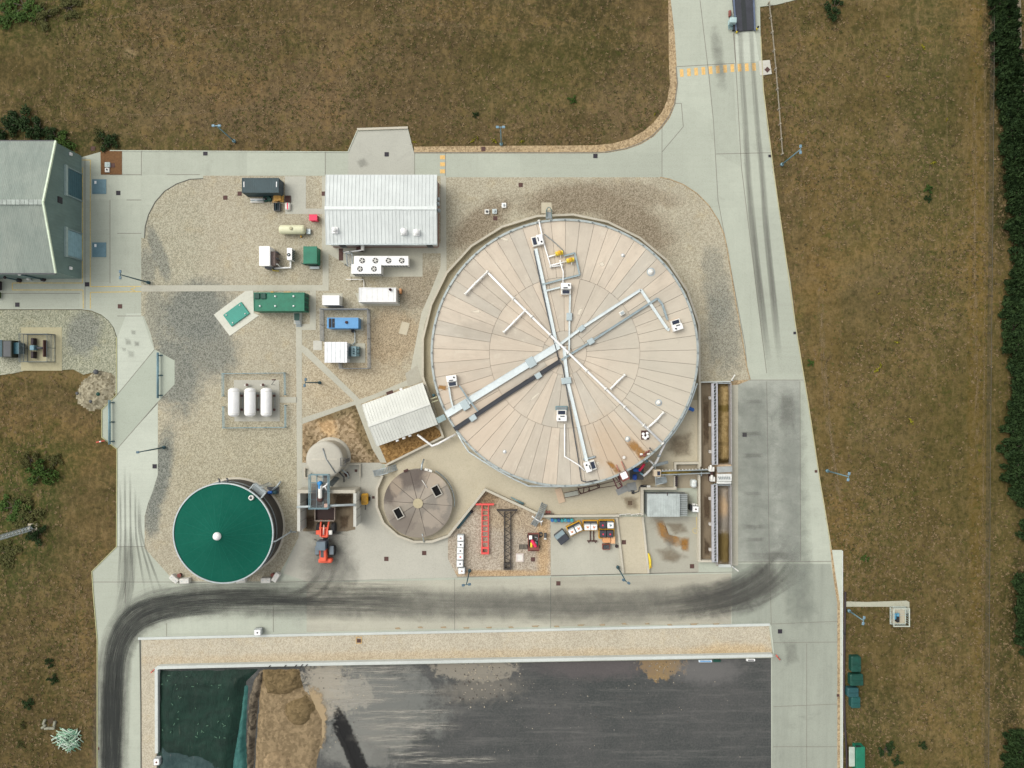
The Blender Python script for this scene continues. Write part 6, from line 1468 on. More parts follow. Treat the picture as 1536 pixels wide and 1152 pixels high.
# pipe run hugging the lower left rim
r = thing('rim_pipe', 'pale pipe hugging the lower left edge of the big tank', 'pipe', 690, 650)
pp = [(685, 648, 1.2), (693, 662, 1.2), (703, 677.5, 1.2), (722, 690, 1.2), (748, 706, 1.2), (770, 718, 1.2), (792.5, 728.8, 1.2), (822, 729.5, 1.2), (850, 729.5, 1.2), (884, 727, 1.2)]
m = MB(); m.tube([P(*q) for q in pp], .15, 10); m.build('pipe', plain('rim_pipe_grey', (.58, .64, .65), .4, .2), r, world=True)
m = MB()
for q in pp[1:-1]: p = P(*q); m.box((p.x, p.y, .55), (.14, .14, 1.1))
pieces(m, 'post', m_galv_d, r, True)
r = thing('insulated_pipe', 'white pipe bending from the shed corner to the big tank rim', 'pipe', 648, 668)
m = MB(); m.tube([P(626, 652, 2.0), P(638, 661, 1.6), P(648, 668.8, 1.4), P(656, 666, 1.4), P(684, 651, 1.4)], .19, 10); m.build('pipe', m_white, r, world=True)
m = MB()
for x, y in ((638, 661), (661, 663.5), (674, 656.5)): p = P(x, y, 1); m.box((p.x, p.y, .7), (.14, .14, 1.4))
pieces(m, 'support', m_galv_d, r, True)
r = thing('duct_bridge', 'short grey cable bridge from the shed wall to the wide tray', 'cable tray', 663, 628)
m = MB(); m.bar(P(656, 631, 3.6), P(668, 625, 4.6), 1.0, .14); m.build('tray', plain('bridge_grey', (.25, .33, .33), .5, .2), r, world=True); m = MB(); p = P(662, 628, 3.8); m.box((p.x, p.y, 1.9), (.16, .16, 3.8)); m.build('post', m_galv_d, r, world=True)
r = thing('pipe_bridge', 'pair of thin beige pipes from the shed to the big tank wall', 'pipe', 650, 600)
m = MB(); m.tube([P(645, 599, 2.5), P(656, 595, 2.5)], .1, 8); m.tube([P(646, 604, 2.5), P(657.5, 600, 2.5)], .1, 8); pieces(m, 'pipe', m_cream, r, True); m = MB(); p = P(650.5, 593, 2.6); m.ball((p.x, p.y, 2.5), .3, 10); m.build('valve', m_dteal, r, world=True)
r = thing('walkway', 'rusty brown skeletal walkway frame below the bottom rim of the big tank', 'walkway', 870, 735)
wp = lambda x, y, z=1.6: P(x, y, z)
m = MB(); m.box((*P(840, 743).xy, .15), (u(10), u(22), .22), R(17)); m.build('base_slab', concrete('base_buff', (.55, .42, .30), (.4, .28, .18), .3), r, world=True)
m = MB()
for pts in ([(846, 739.5), (868, 735)], [(846, 747), (870, 742)]): m.tube([wp(*p, .9) for p in pts], .05, 6)
for pts in ([(867, 733), (899, 727.5)], [(871, 741), (899, 731.5)], [(867, 733), (871, 741)], [(883, 730), (885, 737)], [(899, 727.5), (899, 731.5)], [(876, 731.5), (875, 740)]): m.bar(wp(*pts[0]), wp(*pts[1]), .16, .14)
for pts in ([(899, 727), (923, 721)], [(899, 732), (925, 728)]): m.tube([wp(*p, 1.3) for p in pts], .05, 6)
m.build('frame', m_brown, r, world=True)
m = MB()
for x, y in ((868, 734), (872, 741), (898, 728), (898, 732), (884, 737)): p = wp(x, y); m.box((p.x, p.y, .8), (.12, .12, 1.6))
pieces(m, 'leg', m_brown, r, True); m = MB()
a_, b_ = wp(847, 743, .95), wp(867, 739, .95); m.bar(a_, b_, .75, .05); m.build('grating', plain('grating_green', (.33, .34, .29), .6), r, world=True)
r = thing('ladder_frame', 'dark red ladder frame hanging at the bottom rim beside the white box', 'ladder', 931, 724)
m = MB(); c4 = [(919, 716.5), (926, 713), (933.5, 729), (926.5, 733)]
for k in range(4): m.bar(wp(*c4[k], 3.2), wp(*c4[(k + 1) % 4], 3.2), .2, .2)
m.bar(wp(922, 715, 3.2), wp(928, 722, 3.2), .14, .14); m.bar(wp(924, 724, 3.2), wp(930, 722, 3.2), .12, .12); m.build('frame', plain('maroon', (.13, .05, .055), .7), r, world=True); m = MB()
for x, y in ((927, 732), (933, 729)): p = wp(x, y, 3); m.box((p.x, p.y, 1.5), (.12, .12, 3.0))
pieces(m, 'leg', m_brown, r, True)
r = thing('feed_box', 'white topped red steel box on the bottom rim of the big tank', 'box', 937, 714)
m = MB(); m.cbox((*P(937, 714.5, 6).xy, 4.2), (1.35, 1.45, 3.6), .05, R(25)); m.build('housing', m_red_d, r, world=True); m = MB(); m.cbox((*P(936.5, 713.5, 6.2).xy, 6.05), (1.05, 1.1, .12), .04, R(25)); m.build('lid', m_white, r, world=True)
m = MB()
for p0_, p1_ in (((924, 697), (929, 708)), ((932, 692), (938, 706))): m.tube([P(*p0_, 5.8), P(*p1_, 5.9)], .1, 8)
pieces(m, 'strut', plain('faded_red', (.38, .16, .12), .7), r, True)
r = thing('valve', 'small rusty red valve standing near the lower rim', 'valve', 935, 685.5, TZ); m = MB(); m.lathe([(.22, 0), (.22, .3), (.12, .32), (.12, .55)], (0, 0, 0), 12); m.build('valve_body', m_red_d, r); m = MB(); m.lathe([(.26, .55), (.26, .62)], (0, 0, 0), 12); m.build('handwheel', m_offw, r)
r = thing('inlet_valves', 'rusty red and white inlet valves at the right end of the rust patch', 'valve', 966, 682, TZ)
for x, y, mt in ((-.5, .1, m_offw), (0, -.1, m_red_d), (.45, .45, m_red_d), (.7, .15, m_offw)): m = MB(); m.pill((x, y, .3), .5, .18, 'x', 10); m.build('valve_body', mt, r)
m = MB(); m.bar((-.8, -.35, .2), (.9, .75, .2), .15, .2); m.build('header', m_red_d, r)
m = MB()
for x, y in ((.9, 1.1), (1.15, .8)): m.bar((x, y, 0), (x, y, .9), .15, .15)
pieces(m, 'post', m_dgrey, r)
r = thing('pump_set', 'blue pump set with a bright red pipe under the tank rim', 'pump', 957, 712)
m = MB(); m.pill((*P(955, 704.5, 1).xy, 1.0), 1.3, .34, 'x', 14); m.build('motor', m_blue, r, world=True); m = MB(); m.pill((*P(952.5, 716, 1).xy, .8), 1.0, .4, 'y', 14); m.build('pump_body', plain('deep_blue', (.015, .07, .35), .45), r, world=True)
m = MB(); m.tube([P(959, 706, 1.3), P(963, 701, 1.6), P(966.5, 696, 1.8)], .24, 12); m.build('red_pipe', m_pink, r, world=True); m = MB(); m.tube([P(960, 709, 1), P(966, 713.5, 1), P(970, 711, 1)], .16, 10); m.build('suction_pipe', plain('aqua', (.20, .40, .48), .45, .2), r, world=True)
m = MB(); m.lathe([(.28, 0), (.28, .3), (.18, .4)], (*P(970, 691.5, 1.8).xy, 1.5), 14); m.build('strainer', m_teal, r, world=True); m = MB(); m.cbox((*P(955, 711, .2).xy, .15), (2.4, 2.0, .2), .05); m.build('base', m_dgrey, r, world=True)
r = thing('digestate_pipe', 'white branching pipe curving down from the right rim to the pump set', 'pipe', 990, 680)
m = MB(); m.tube([P(997, 666, 4.6), P(990, 680, 3.4), P(986, 690, 2.6), P(981, 698, 1.9), P(972, 708, 1.3), P(965, 714, 1.1)], .2, 10); m.tube([P(981, 697, 2), P(976, 692, 2), P(973, 690, 2)], .16, 10); m.build('pipe', m_white, r, world=True)
m = MB()
for q in ((988.5, 683, 3.1), (981, 697.5, 2)): p = P(*q); m.ball(p, .34, 10)
pieces(m, 'flange', m_galv, r, True)
r = thing('rim_conduit', 'long white conduit following the right-hand rim of the big tank', 'pipe', 1045, 580)
m = MB(); m.tube([P(997, 666, 4.8)] + [P(847 + 203 * math.cos(R(t)), 529 - 203 * math.sin(R(t)), 4.8) for t in range(-42, -12, 6)] + [P(1045.5, 575, 4.8)], .14, 8); m.build('conduit', plain('conduit_white', (.55, .62, .62), .4, .1), r, world=True); m = MB()
for t in (-39, -27, -15): m.box(P(847 + 202 * math.cos(R(t)), 529 - 202 * math.sin(R(t)), 4.8), (.2, .5, .4))
pieces(m, 'bracket', m_galv, r, True)
r = thing('pump', 'small bright blue pump on the right-hand side of the big tank', 'pump', 1034, 613)
m = MB(); m.pill((0, 0, 0), 1.25, .32, 'x', 12); m.v = [tuple(Matrix.Rotation(R(-24), 3, 'Z') @ Vector(v) + Vector((0, 0, 1.0))) for v in m.v]; m.build('motor', m_blue, r); m = MB(); m.tube([(-.5, .2, 1.0), (-1.1, .5, 1.0)], .22, 10); m.build('flange', m_teal, r); m = MB(); m.box((0, 0, .35), (.5, .3, .7), R(-24)); m.build('stand', m_galv_d, r)
r = thing('grate_cover', 'grey metal floor grates near the steps of the walkway', 'cover', 945, 732, .06)
m = MB(); m.box((.3, .2, .05), (1.6, 1.5, .06), R(12)); m.box((-1.4, -.4, .03), (2.0, 1.1, .05), R(25)); pieces(m, 'plate', plain('plate_grey', (.28, .29, .28), .6, .3), r); m = MB(); m.box((.5, -.7, .12), (.5, .6, .1)); m.build('stain', m_black, r)
r = thing('hose', 'dark flexible hose lying by the wall corner', 'hose', 960, 728, .06)
m = MB(); m.tube([P(946, 736, .2), P(953, 739, .15), P(958, 737, .15), P(959, 731, .15), P(964, 729, .6), P(970, 728, .8)], .09, 8); m.build('hose', m_dgrey, r, world=True); m = MB(); m.cbox((*P(973, 729.5, .8).xy, .8), (.6, .35, .4), .05); m.build('pump', m_offw, r, world=True)
m = MB(); m.cbox((*P(965, 730, .5).xy, .4), (.9, .5, .7), .08); m.build('motor', m_black, r, world=True)
# drums along the wall
for k in range(7):
    x = 828 + k * 4.9; r = thing('drum', ['bluest', 'green-blue', 'dark navy', 'greenish', 'pale teal', 'mid blue', 'last teal'][k] + ' drum in the row below the concrete wall, number %s from the left' % ['one', 'two', 'three', 'four', 'five', 'six', 'seven'][k], 'drum', x, 779.2 + .5 * (k % 2), .03, 0, 'blue drums below the wall')
    m = MB(); m.lathe([(.27, 0), (.28, .05), (.27, .28), (.285, .3), (.27, .33), (.27, .58), (.285, .6), (.27, .63), (.28, .86), (.25, .88)], (0, 0, 0), 18); m.build('shell', plain('drum_%d' % k, [(.03, .14, .36), (.04, .22, .26), (.02, .07, .2), (.04, .26, .27), (.05, .27, .33), (.03, .17, .34), (.05, .3, .32)][k], .45), r); m = MB(); m.lathe([(.05, .86), (.05, .91)], (.12, 0, 0), 8); m.build('bung', m_dgrey, r)
# IBC containers
def ibc(px, py, rot, label, cap=m_red_d, group=None, z=.03, sx=1.12, sy=1.0):
    r = thing('liquid_tote', label, 'liquid tote', px, py, z, R(rot), group)
    m = MB(); m.cbox((0, 0, .64), (sx - .04, sy - .04, 1.0), .08); m.build('bottle', m_white, r)
    m = MB()
    for zz in (.2, .65, 1.1): m.ribbon([(-sx / 2, -sy / 2), (sx / 2, -sy / 2), (sx / 2, sy / 2), (-sx / 2, sy / 2)], .03, zz, zz + .03, True)
    for k in range(5):
        for s in (-1, 1): m.bar((-sx / 2 + sx * k / 4, s * sy / 2, .15), (-sx / 2 + sx * k / 4, s * sy / 2, 1.13), .025, .025); m.bar((s * sx / 2, -sy / 2 + sy * k / 4, .15), (s * sx / 2, -sy / 2 + sy * k / 4, 1.13), .025, .025)
    m.build('cage', m_galv, r); m = MB(); m.box((0, 0, .07), (sx + .03, sy + .03, .13)); m.build('pallet', m_dgrey, r)
    m = MB(); m.lathe([(.14, 0), (.14, .08), (.04, .1)], (.02, 0, 1.13), 14); m.build('cap', cap, r); return r
GI = 'row of white liquid totes in the stone yard'
for (x, y, lb, cp) in ((691.5, 805, 'topmost white liquid tote of the row, with a dull pinkish lid', plain('pinkish', (.45, .25, .22), .6)), (691.5, 814.8, 'second white tote from the top of the row, with a black cap', m_black), (691, 824, 'third white tote from the top of the row, with a grey cap', m_dgrey), (691, 833, 'fourth white tote from the top of the row, with a red cap', m_red), (690.5, 843.3, 'largest whitest tote of the row, second from its lower end', m_dgrey), (693, 854, 'lowest white tote of the row, shifted to the right', plain('tanned', (.4, .28, .2), .6))):
    ibc(x, y, 0, lb, cp, GI, .034, 1.14, 1.02 if y != 843.3 else 1.12)
ibc(389.5, 945.5, 3, 'single white tote standing on the kerb of the gravel strip', m_dgrey, None, .22)
ibc(239.5, 1138, 3, 'white tote on the left edge of the covered silage', m_red_d, None, .1, 1.0, 1.1)
t_ = ibc(1041, 762, -4, 'white tote with a brown mark beside the corrugated shelter', m_brown, None, .02)
m = MB(); m.cbox((-.85, .2, .6), (.35, 1.0, 1.1), .05); m.build('drain_box', m_black, t_); m = MB(); m.cbox((-.4, .8, 1.0), (.5, .3, .4), .05); m.cbox((.2, .7, .7), (.3, .3, .4), .05); pieces(m, 'pump', m_offw, t_)
t_ = thing('dosing_tank', 'plain pale upright dosing tank beside the feeder trench wall', 'tank', 1038.5, 724); m = MB(); m.cbox((0, 0, .7), (.9, 1.35, 1.35), .2); m.build('shell', plain('dosing', (.58, .62, .60), .5), t_); m = MB(); m.lathe([(.16, 0), (.16, .1)], (0, .2, 1.38), 12); m.build('cap', m_offw, t_)
# bunded pallets
def bund(px, py, w_, h_, rot, label, totes):
    r = thing('bund_pallet', label, 'spill pallet', px, py, .02, R(rot), 'yellow-edged spill pallets'); m = MB(); W2, H2 = u(w_) / 2, u(h_) / 2
    m.ribbon([(-W2, -H2), (W2, -H2), (W2, H2), (-W2, H2)], .12, 0, .75, True); m.build('side', m_yel, r); m = MB(); m.box((0, 0, .2), (2 * W2 - .14, 2 * H2 - .14, .3)); m.build('grid', m_dgrey, r)
    return r
bund(862, 791.5, 21.5, 15, 26, 'tilted yellow spill pallet left of the forklift forks', None)
bund(884.8, 787, 21.5, 14.5, 0, 'level yellow spill pallet above the forklift forks', None)
bund(909, 785.5, 22, 13, 0, 'upper yellow spill pallet of the pair near the ramp', None)
bund(909, 799.3, 22, 13, 0, 'lower yellow spill pallet of the pair, holding black totes', None)
GT = 'totes on the yellow spill pallets'
om = plain('orange_print', (.62, .25, .12), .6)
for x, y, ro, lb in ((857.3, 796, 26, 'left white tote on the tilted spill pallet'), (867, 791, 26, 'right white tote on the tilted spill pallet'), (880.3, 789, 0, 'left white tote on the level spill pallet'), (890, 789, 0, 'right white tote on the level spill pallet'), (914.5, 786.3, 0, 'white tote next to a black one on the upper spill pallet')):
    t_ = ibc(x, y, ro, lb, om if x < 900 else m_teal, GT, .38); m = MB(); m.box((.05, 0, 1.145), (.5, .12, .015), .6); m.box((-.1, .1, 1.147), (.14, .4, .015), .2); m.build('print', om if x < 900 else m_teal, t_)
def btote(px, py, rot, label):
    r = thing('black_tote', label, 'liquid tote', px, py, .38, R(rot), GT); m = MB(); m.cbox((0, 0, .55), (1.1, 1.15, 1.1), .06); m.build('shell', plain('tote_black', (.045, .047, .058), .55), r); m = MB(); m.lathe([(.14, 0), (.14, .08)], (0, 0, 1.1), 12); m.build('cap', m_pink, r)
btote(903, 786, 0, 'black tote with a red cap beside the white tote'); btote(903.5, 799.3, 0, 'left black tote on the lower spill pallet'); btote(914, 799.3, 0, 'right black tote on the lower spill pallet')
r = thing('fork_attachment', 'brown fork attachment lying on the apron below the spill pallets', 'forks', 888, 804)
m = MB()
for x in (-2.6, 2.2): m.bar((u(x), 1.35, .12), (u(x), -.75, .12), .17, .12)
pieces(m, 'fork', m_brown, r); m = MB(); m.bar((-.85, -.8, .25), (.85, -.8, .25), .16, .4); m.box((-.6, -1.0, .2), (.1, .3, .3)); m.box((.55, -1.0, .2), (.1, .3, .3)); m.build('carriage', m_brown, r)
r = thing('tool_chest', 'orange lidded chest beside the lower spill pallet', 'chest', 911, 809)
m = MB(); m.cbox((-.25, .1, .55), (1.3, .95, 1.05), .06); m.build('body', m_orange, r); m = MB(); m.cbox((.85, .05, .75), (.85, 1.25, .12), .05); m.build('lid', plain('peach', (.72, .42, .22), .6), r)
r = thing('scrap_bin', 'small red-brown open bin below the orange chest', 'bin', 908.5, 819)
m = MB(); m.ribbon([(-.6, -.42), (.6, -.42), (.6, .42), (-.6, .42)], .08, 0, .8, True); m.build('side', m_red_d, r); m = MB(); m.box((0, 0, .3), (1.15, .8, .5)); m.box((.2, .1, .62), (.5, .14, .1), .7); m.box((-.2, -.05, .62), (.14, .5, .1), .3); m.build('scrap', m_dgrey, r)
r = thing('bucket', 'small dark bucket beside the orange chest', 'bucket', 924.5, 818.5); m = MB(); m.lathe([(.24, 0), (.3, .4)], (0, 0, 0), 14, cap=False); m.lathe([(.01, .03), (.24, .03)], (0, 0, 0), 14, cap=False); m.build('pail', m_brown, r); m = MB(); m.lathe([(.01, .25), (.28, .25)], (0, 0, 0), 14, cap=False); m.build('contents', m_pit, r)
r = thing('steel_skip', 'dark skip with a pale half lid standing askew on the apron', 'skip', 842, 804, 0, R(38))
m = MB(); m.cbox((0, 0, .6), (1.9, 2.05, 1.2), .08); m.build('body', m_dgrey, r); m = MB(); m.cbox((.0, .6, 1.24), (1.8, .78, .1), .04); m.build('lid', plain('skip_lid', (.22, .29, .31), .5, .1), r); m = MB(); m.cbox((0, -.42, 1.23), (1.8, 1.15, .1), .04); m.build('cover', plain('skip_cover', (.04, .045, .055), .5), r)
# red lattice frame, black lattice frame
def lattice(name, label, x0, x1, y0, y1, tx0, tx1, ty, mat, cross, h):
    r = thing(name, label, 'steel frame', (x0 + x1) / 2, (y0 + y1) / 2); m = MB()
    for z in (.1, h):
        for x in (x0, x1): m.bar(P(x, y0, z), P(x, y1, z), .17, .14)
    m.build('chord', mat, r, world=True); m = MB(); n = cross
    for k in range(n + 1):
        y = y0 + (y1 - y0) * k / n; z = h
        if name == 'ladder_beam': m.bar(P(x0, y, z), P(x1, y, z), .15, .12)
        elif k < n: yy = y0 + (y1 - y0) * (k + 1) / n; m.bar(P(x0 if k % 2 else x1, y, z + .03), P(x1 if k % 2 else x0, yy, z + .03), .11, .1)
        for x in (x0, x1): m.bar(P(x, y, .1), P(x, y, h), .1, .1)
    m.build('lacing', mat, r, world=True); m = MB(); m.bar(P(tx0, ty, h), P(tx1, ty, h), .32, .4)
    if name != 'ladder_beam': m.bar(P(tx0 + 2, ty + 2, h - .05), P(x0, ty + 11, h - .05), .12, .1); m.bar(P(tx1 - 2, ty + 2, h - .05), P(x1, ty + 11, h - .05), .12, .1)
    m.build('head_bar', mat, r, world=True); m = MB(); m.ribbon([P(x0, y1 - 8, 0).xy, P(x1, y1 - 8, 0).xy, P(x1, y1, 0).xy, P(x0, y1, 0).xy], .24, .05, h + .12, True); m.build('foot_frame', mat, r, world=True)
lattice('ladder_beam', 'bright red ladder-like steel beam lying in the stone yard', 723, 732.5, 757, 829, 713.5, 741, 756.3, plain('signal_red', (.66, .085, .075), .5), 9, .6)
lattice('lattice_beam', 'black laced steel beam lying beside the red one', 756.5, 766, 768, 852, 745, 776, 765, plain('black_steel', (.05, .042, .036), .7), 16, .6)
r = thing('tool_cart', 'red steel cart heaped with tools and red and yellow bags', 'cart', 800, 811.5)
m = MB(); m.ribbon([(-.9, -1.45), (.9, -1.45), (.9, 1.45), (-.9, 1.45)], .12, .35, 1.0, True); m.build('side', m_red_d, r); m = MB(); m.box((0, .15, .5), (1.7, 2.5, .3)); m.build('bed', plain('tool_clutter', (.06, .055, .05), .8, var=.5, scale=5), r); m = MB(); m.box((.05, -1.1, .75), (1.5, .75, .5)); m.build('tail_box', m_red_d, r)
m = MB(); m.cbox((-.5, .85, .95), (.55, .65, .45), .05); m.build('white_box', m_white, r); m = MB(); m.pill((0, 0, 0), 1.5, .3, 'y', 12); m.v = [tuple(Matrix.Rotation(R(35), 3, 'Z') @ Vector(v) + Vector((.05, -.2, 1.0))) for v in m.v]; m.build('red_bag', m_pink, r); m = MB(); m.pill((-.35, -.45, .95), .9, .2, 'y', 10); m.build('yellow_bag', m_yel_l, r)
m = MB(); m.tube([(.2, .9, .95), (.7, .8, 1.0), (.6, .3, 1.0)], .06, 6); m.tube([(.3, .1, .95), (.75, -.5, 1.0)], .06, 6); pieces(m, 'tool', m_galv, r); m = MB(); m.cbox((.62, -.3, .9), (.3, .8, .4), .05); m.build('green_case', m_green_d, r)
for s in (-1, 1):
    for yy in (-.9, .9):
        m = MB(); t = MB(); t.lathe([(.3, -.09), (.3, .09)], (0, 0, 0), 16); m.v = [(z + s * 1.0, y + yy, x + .3) for x, y, z in t.v]; m.f, m.mi, m.sm = t.f, t.mi, t.sm; m.build('wheel', m_tyre, r)
r = thing('pump_skid', 'small dark pump with a tangle of hoses right of the tool cart', 'pump', 816, 803)
m = MB(); m.cbox((.2, .1, .4), (.4, .75, .7), .05); m.build('motor', m_dgrey, r); m = MB(); m.cbox((.2, -.5, .3), (.45, .25, .5), .05); m.build('head', m_offw, r); m = MB()
for k in range(3): m.tube([(-.6 + .35 * math.cos(2 * math.pi * j / 14), .15 + (.45 - k * .1) * math.sin(2 * math.pi * j / 14), .08 + k * .08) for j in range(15)], .045, 6)
m.build('hose', m_dgrey, r)
r = thing('grid_panel', 'dark grid panel lying left of the tool cart', 'panel', 785, 820)
m = MB()
for k in range(9): m.bar((-.75, -.4 + k * .1, .1), (.75, -.4 + k * .1, .1), .05, .05)
for k in (-.7, 0, .7): m.bar((k, -.42, .16), (k, .42, .16), .06, .06)
m.build('grid', plain('grid_dark', (.13, .12, .10), .7), r)
r = thing('manhole', 'white square manhole surround in the stone yard', 'cover', 779.5, 836, .03); m = MB(); m.ribbon([(-.55, -.6), (.55, -.6), (.55, .6), (-.55, .6)], .22, 0, .22, True); m.build('surround', plain('pinkish_conc', (.62, .55, .5), .8), r); m = MB(); m.box((0, 0, .1), (.9, 1.0, .12)); m.build('lid', m_offw, r)
r = thing('scaffold_bundle', 'grey-green bundle of poles lying against the yard wall', 'pole bundle', 776, 752)
for k in range(6):
    p0_, p1_ = P(766 + k * .8, 745.5 + k * .5, .25 + .12 * (k % 2)), P(784 + k * .4, 757 - k * .4, .25 + .12 * (k % 2)); m = MB(); m.tube([p0_, p1_], .1, 6); m.build('pole', m_teal if k % 2 else m_galv_d, r, world=True)
r = thing('pipe_length', 'dark green pipe lying against the slanted yard wall', 'pipe', 695, 782); m = MB(); m.tube([P(707, 766, .3), P(686, 792, .3)], .28, 10); m.build('pipe', m_dteal, r, world=True); m = MB(); m.tube([P(707.5, 765.4, .3), P(705.5, 768, .3)], .36, 10); m.build('collar', m_black, r, world=True)
r = thing('valve_pair', 'two small red valves beside the step-over stair', 'valve', 821.5, 767)
for s in (-.2, .28): m = MB(); m.lathe([(.18, 0), (.18, .5), (.24, .52), (.24, .58)], (s, 0, .06), 12); m.build('valve_body', m_red_d, r)
m = MB(); m.bar((-.6, -.45, .3), (1.1, -.45, .3), .2, .3); m.build('header', m_brown, r)
r = thing('tap_stand', 'white branched pipe stand at the lower end of the step-over stair', 'pipe', 811, 783); m = MB(); m.tube([P(799.5, 775.5, 1.0), P(806, 780, 1.0), P(811.5, 783, 1.0), P(812, 788, .1)], .1, 8); m.tube([P(811.5, 783, 1.0), P(814, 781, 1.1)], .14, 8); m.build('pipe', m_white, r, world=True); m = MB(); m.ball(P(799, 775, 1.0), .2, 10); m.build('tap', m_offw, r, world=True)
r = thing('gate', 'white double gate across the head of the beige ramp', 'gate', 945, 773)
for xa, xb, ya, yb in ((929, 945.5, 772, 770.5), (946.5, 962.5, 772, 770)):
    m = MB()
    for z in (.3, .7, 1.1): m.bar(P(xa, ya, z), P(xb, yb, z), .06, .07)
    for t in (0, .5, 1): p = P(xa + (xb - xa) * t, ya + (yb - ya) * t, 0); m.box((p.x, p.y, .7), (.07, .07, 1.2))
    m.build('leaf', m_white, r, world=True)
# corrugated shelter
r, sx, sy = casebox('corrugated_shelter', 'silver corrugated shelter with a narrower dull lean-to on its right', 'shelter', 971, 741, 1019.5, 774.5, 2.6, m_galv_d, rails=False, base=.02)
m = MB(); n = 20
for k in range(n): m.box((-sx / 2 + sx * (k + .5) / n, 0, 2.66 + .02 * (k % 2)), (sx / n * .6, sy + .1, .16))
m.box((0, 0, 2.59), (sx + .02, sy + .04, .05)); m.build('corrugated_roof', plain('silver_roof', (.50, .55, .53), .45, .2, .2, scale=.8), r)
q0 = P(1025, 757.5, 2.3); x2 = q0.x - r.location.x; y2 = q0.y - r.location.y
m = MB(); m.box((x2, y2, 1.1), (u(11.2), u(32), 2.2)); lt = m.build('lean_to', plain('lean_dark', (.16, .17, .165), .6), r); m = MB()
for k in range(12): m.box((x2, y2 - u(15) + u(30) * k / 11, 2.26), (u(12), u(30) / 11 * .6, .08))
m.build('lean_to_roof', plain('lean_roof', (.30, .33, .32), .5, .2, .15), lt)
m = MB()
for px in (985, 1001): p = P(px, 741.5, 2.7); m.box((p.x - r.location.x, p.y - r.location.y, 2.72), (.14, .5, .04))
pieces(m, 'rust_streak', m_brown, r)
r = thing('yellow_barrier', 'bright yellow rubber bumper strip beside the ramp wall', 'bumper', 975, 843)
m = MB(); m.tube([P(972.5, 830, .3), P(975, 840, .3), P(975.5, 846, .3), P(974, 854, .3)], [.15, .24, .2, .12], 10); m.build('bumper', m_yel_l, r, world=True); m = MB(); m.bar(P(973, 832, .08), P(975.5, 852, .08), .5, .1); m.build('base', m_yel, r, world=True)
# ================================================================ FEEDER TRENCH
FH = 1.6
sheet('feeder_floor', [(1050.5, 574), (1066, 574), (1076, 574), (1096, 574), (1096, 849), (1077, 848), (1068, 842), (1051, 842)], .07, m_bunk, -.05)
sheet('road_slab', [(1097, 574), (1107, 574), (1107, 848), (1098, 848)], .05, concrete('sill_concrete', (.40, .385, .31), STN, .3), -.05)
pad('gravel', [(1096, 571), (1125, 569.5), (1112, 575), (1107, 577), (1096, 578)], m_verge, .056)
wall('bund_wall', 'long straight wall on the left of the feeder trench', [(1050, 573), (1050.5, 700)], .34, 1.0, m_wall)
wall('bund_wall', 'straight wall on the lower left of the feeder trench', [(1049, 712), (1049.5, 842), (1069, 842)], .34, 1.0, m_wall)
wall('bund_wall', 'short wall closing the upper end of the feeder trench', [(1051, 573.2), (1096, 572.2)], .2, 1.0, m_wall_pale)
wall('bund_wall', 'short wall enclosing the pit above the belt conveyor', [(1049, 694), (1049, 703)], .36, .98, m_wall)
sheet('pit_floor', [(1015, 697), (1047, 697), (1047, 732), (1015, 732)], .082, concrete('pit_concrete', (.30, .26, .19), (.13, .11, .08), .7), -.05)
m_purple = plain('trough_side', (.36, .345, .33), .6, .2, .15)
def trough(label, y0, y1, sx0, sx1, seed, cols):
    r = thing('feed_trough', label, 'feed trough', 1086, (y0 + y1) / 2); m = MB()
    m.ribbon([P(1075.8, y0, FH).xy, P(1076.2, y1, FH).xy], .16, .05, FH); m.ribbon([P(1096.5, y0, FH).xy, P(1097.3, y1, FH).xy], .16, .05, FH + .004); pieces(m, 'side', m_purple, r, True)
    m = MB(); m.ribbon([P(1077, y0 + .8, FH).xy, P(1096, y0 + .8, FH).xy], .14, .05, FH - .05); m.build('end_plate', m_galv, r, world=True)
    m = MB()
    for k in range(int((y1 - y0) / 9)): p = P(1097, y0 + 5 + k * 9, FH); m.box((p.x + .12, p.y, .75), (.12, .12, 1.4))
    pieces(m, 'stiffener', m_galv_d, r, True)
    f = heapmesh([(1077.3, y0 + 2), (1094.6, y0 + 2), (1094.8, y1 - 2), (1077.6, y1 - 2)], .72, .7, .3, .2, .7, seed); f.v = [(x, y, z + .1) for x, y, z in f.v]
    stuff(f.build('silage', cols), 'loose straw-coloured silage filling the ' + ('upper' if y0 < 650 else 'lower') + ' feed trough', 'silage'); return r
def silage(name, a, b, patches):
    t = NT(name); n = t.noise(t.pos(), 1.1, 7, .78); n2 = t.noise(t.pos(), .3, 5, .6); col = t.mix(t.rng(n, .32, .68), a, b); col = t.mix(t.rng(n2, .5, .75, 0, .4), col, sc(a, .8))
    for bl, c, am in patches: col = t.mix(t.math('MULTIPLY', t.blob(*bl), am), col, c)
    return t.finish(col, .95, 0, n, 1.0, .12, spec=.1)
trough('upper feed trough full of straw-coloured silage', 574, 696.5, 0, 0, 11, silage('silage_upper', (.20, .135, .05), (.38, .28, .135), [((1087, 612, 16, 6, 0, .5, .8), (.12, .085, .02), .8), ((1086, 692, 14, 5, 0, .5, .8), (.06, .04, .015), .85), ((1085, 665, 20, 2.5, 0, .5, .8), (.16, .11, .045), .6)]))
trough('lower feed trough with grey and brown silage', 727, 848, 0, 0, 12, silage('silage_lower', (.24, .20, .15), (.36, .31, .25), [((1083, 760, 6, 16, 0, .5, .8), (.46, .31, .17), .7), ((1087, 786, 12, 14, 0, .5, .8), (.22, .20, .17), .7), ((1087, 822, 16, 26, 0, .4, .7), (.135, .095, .03), .95)]))
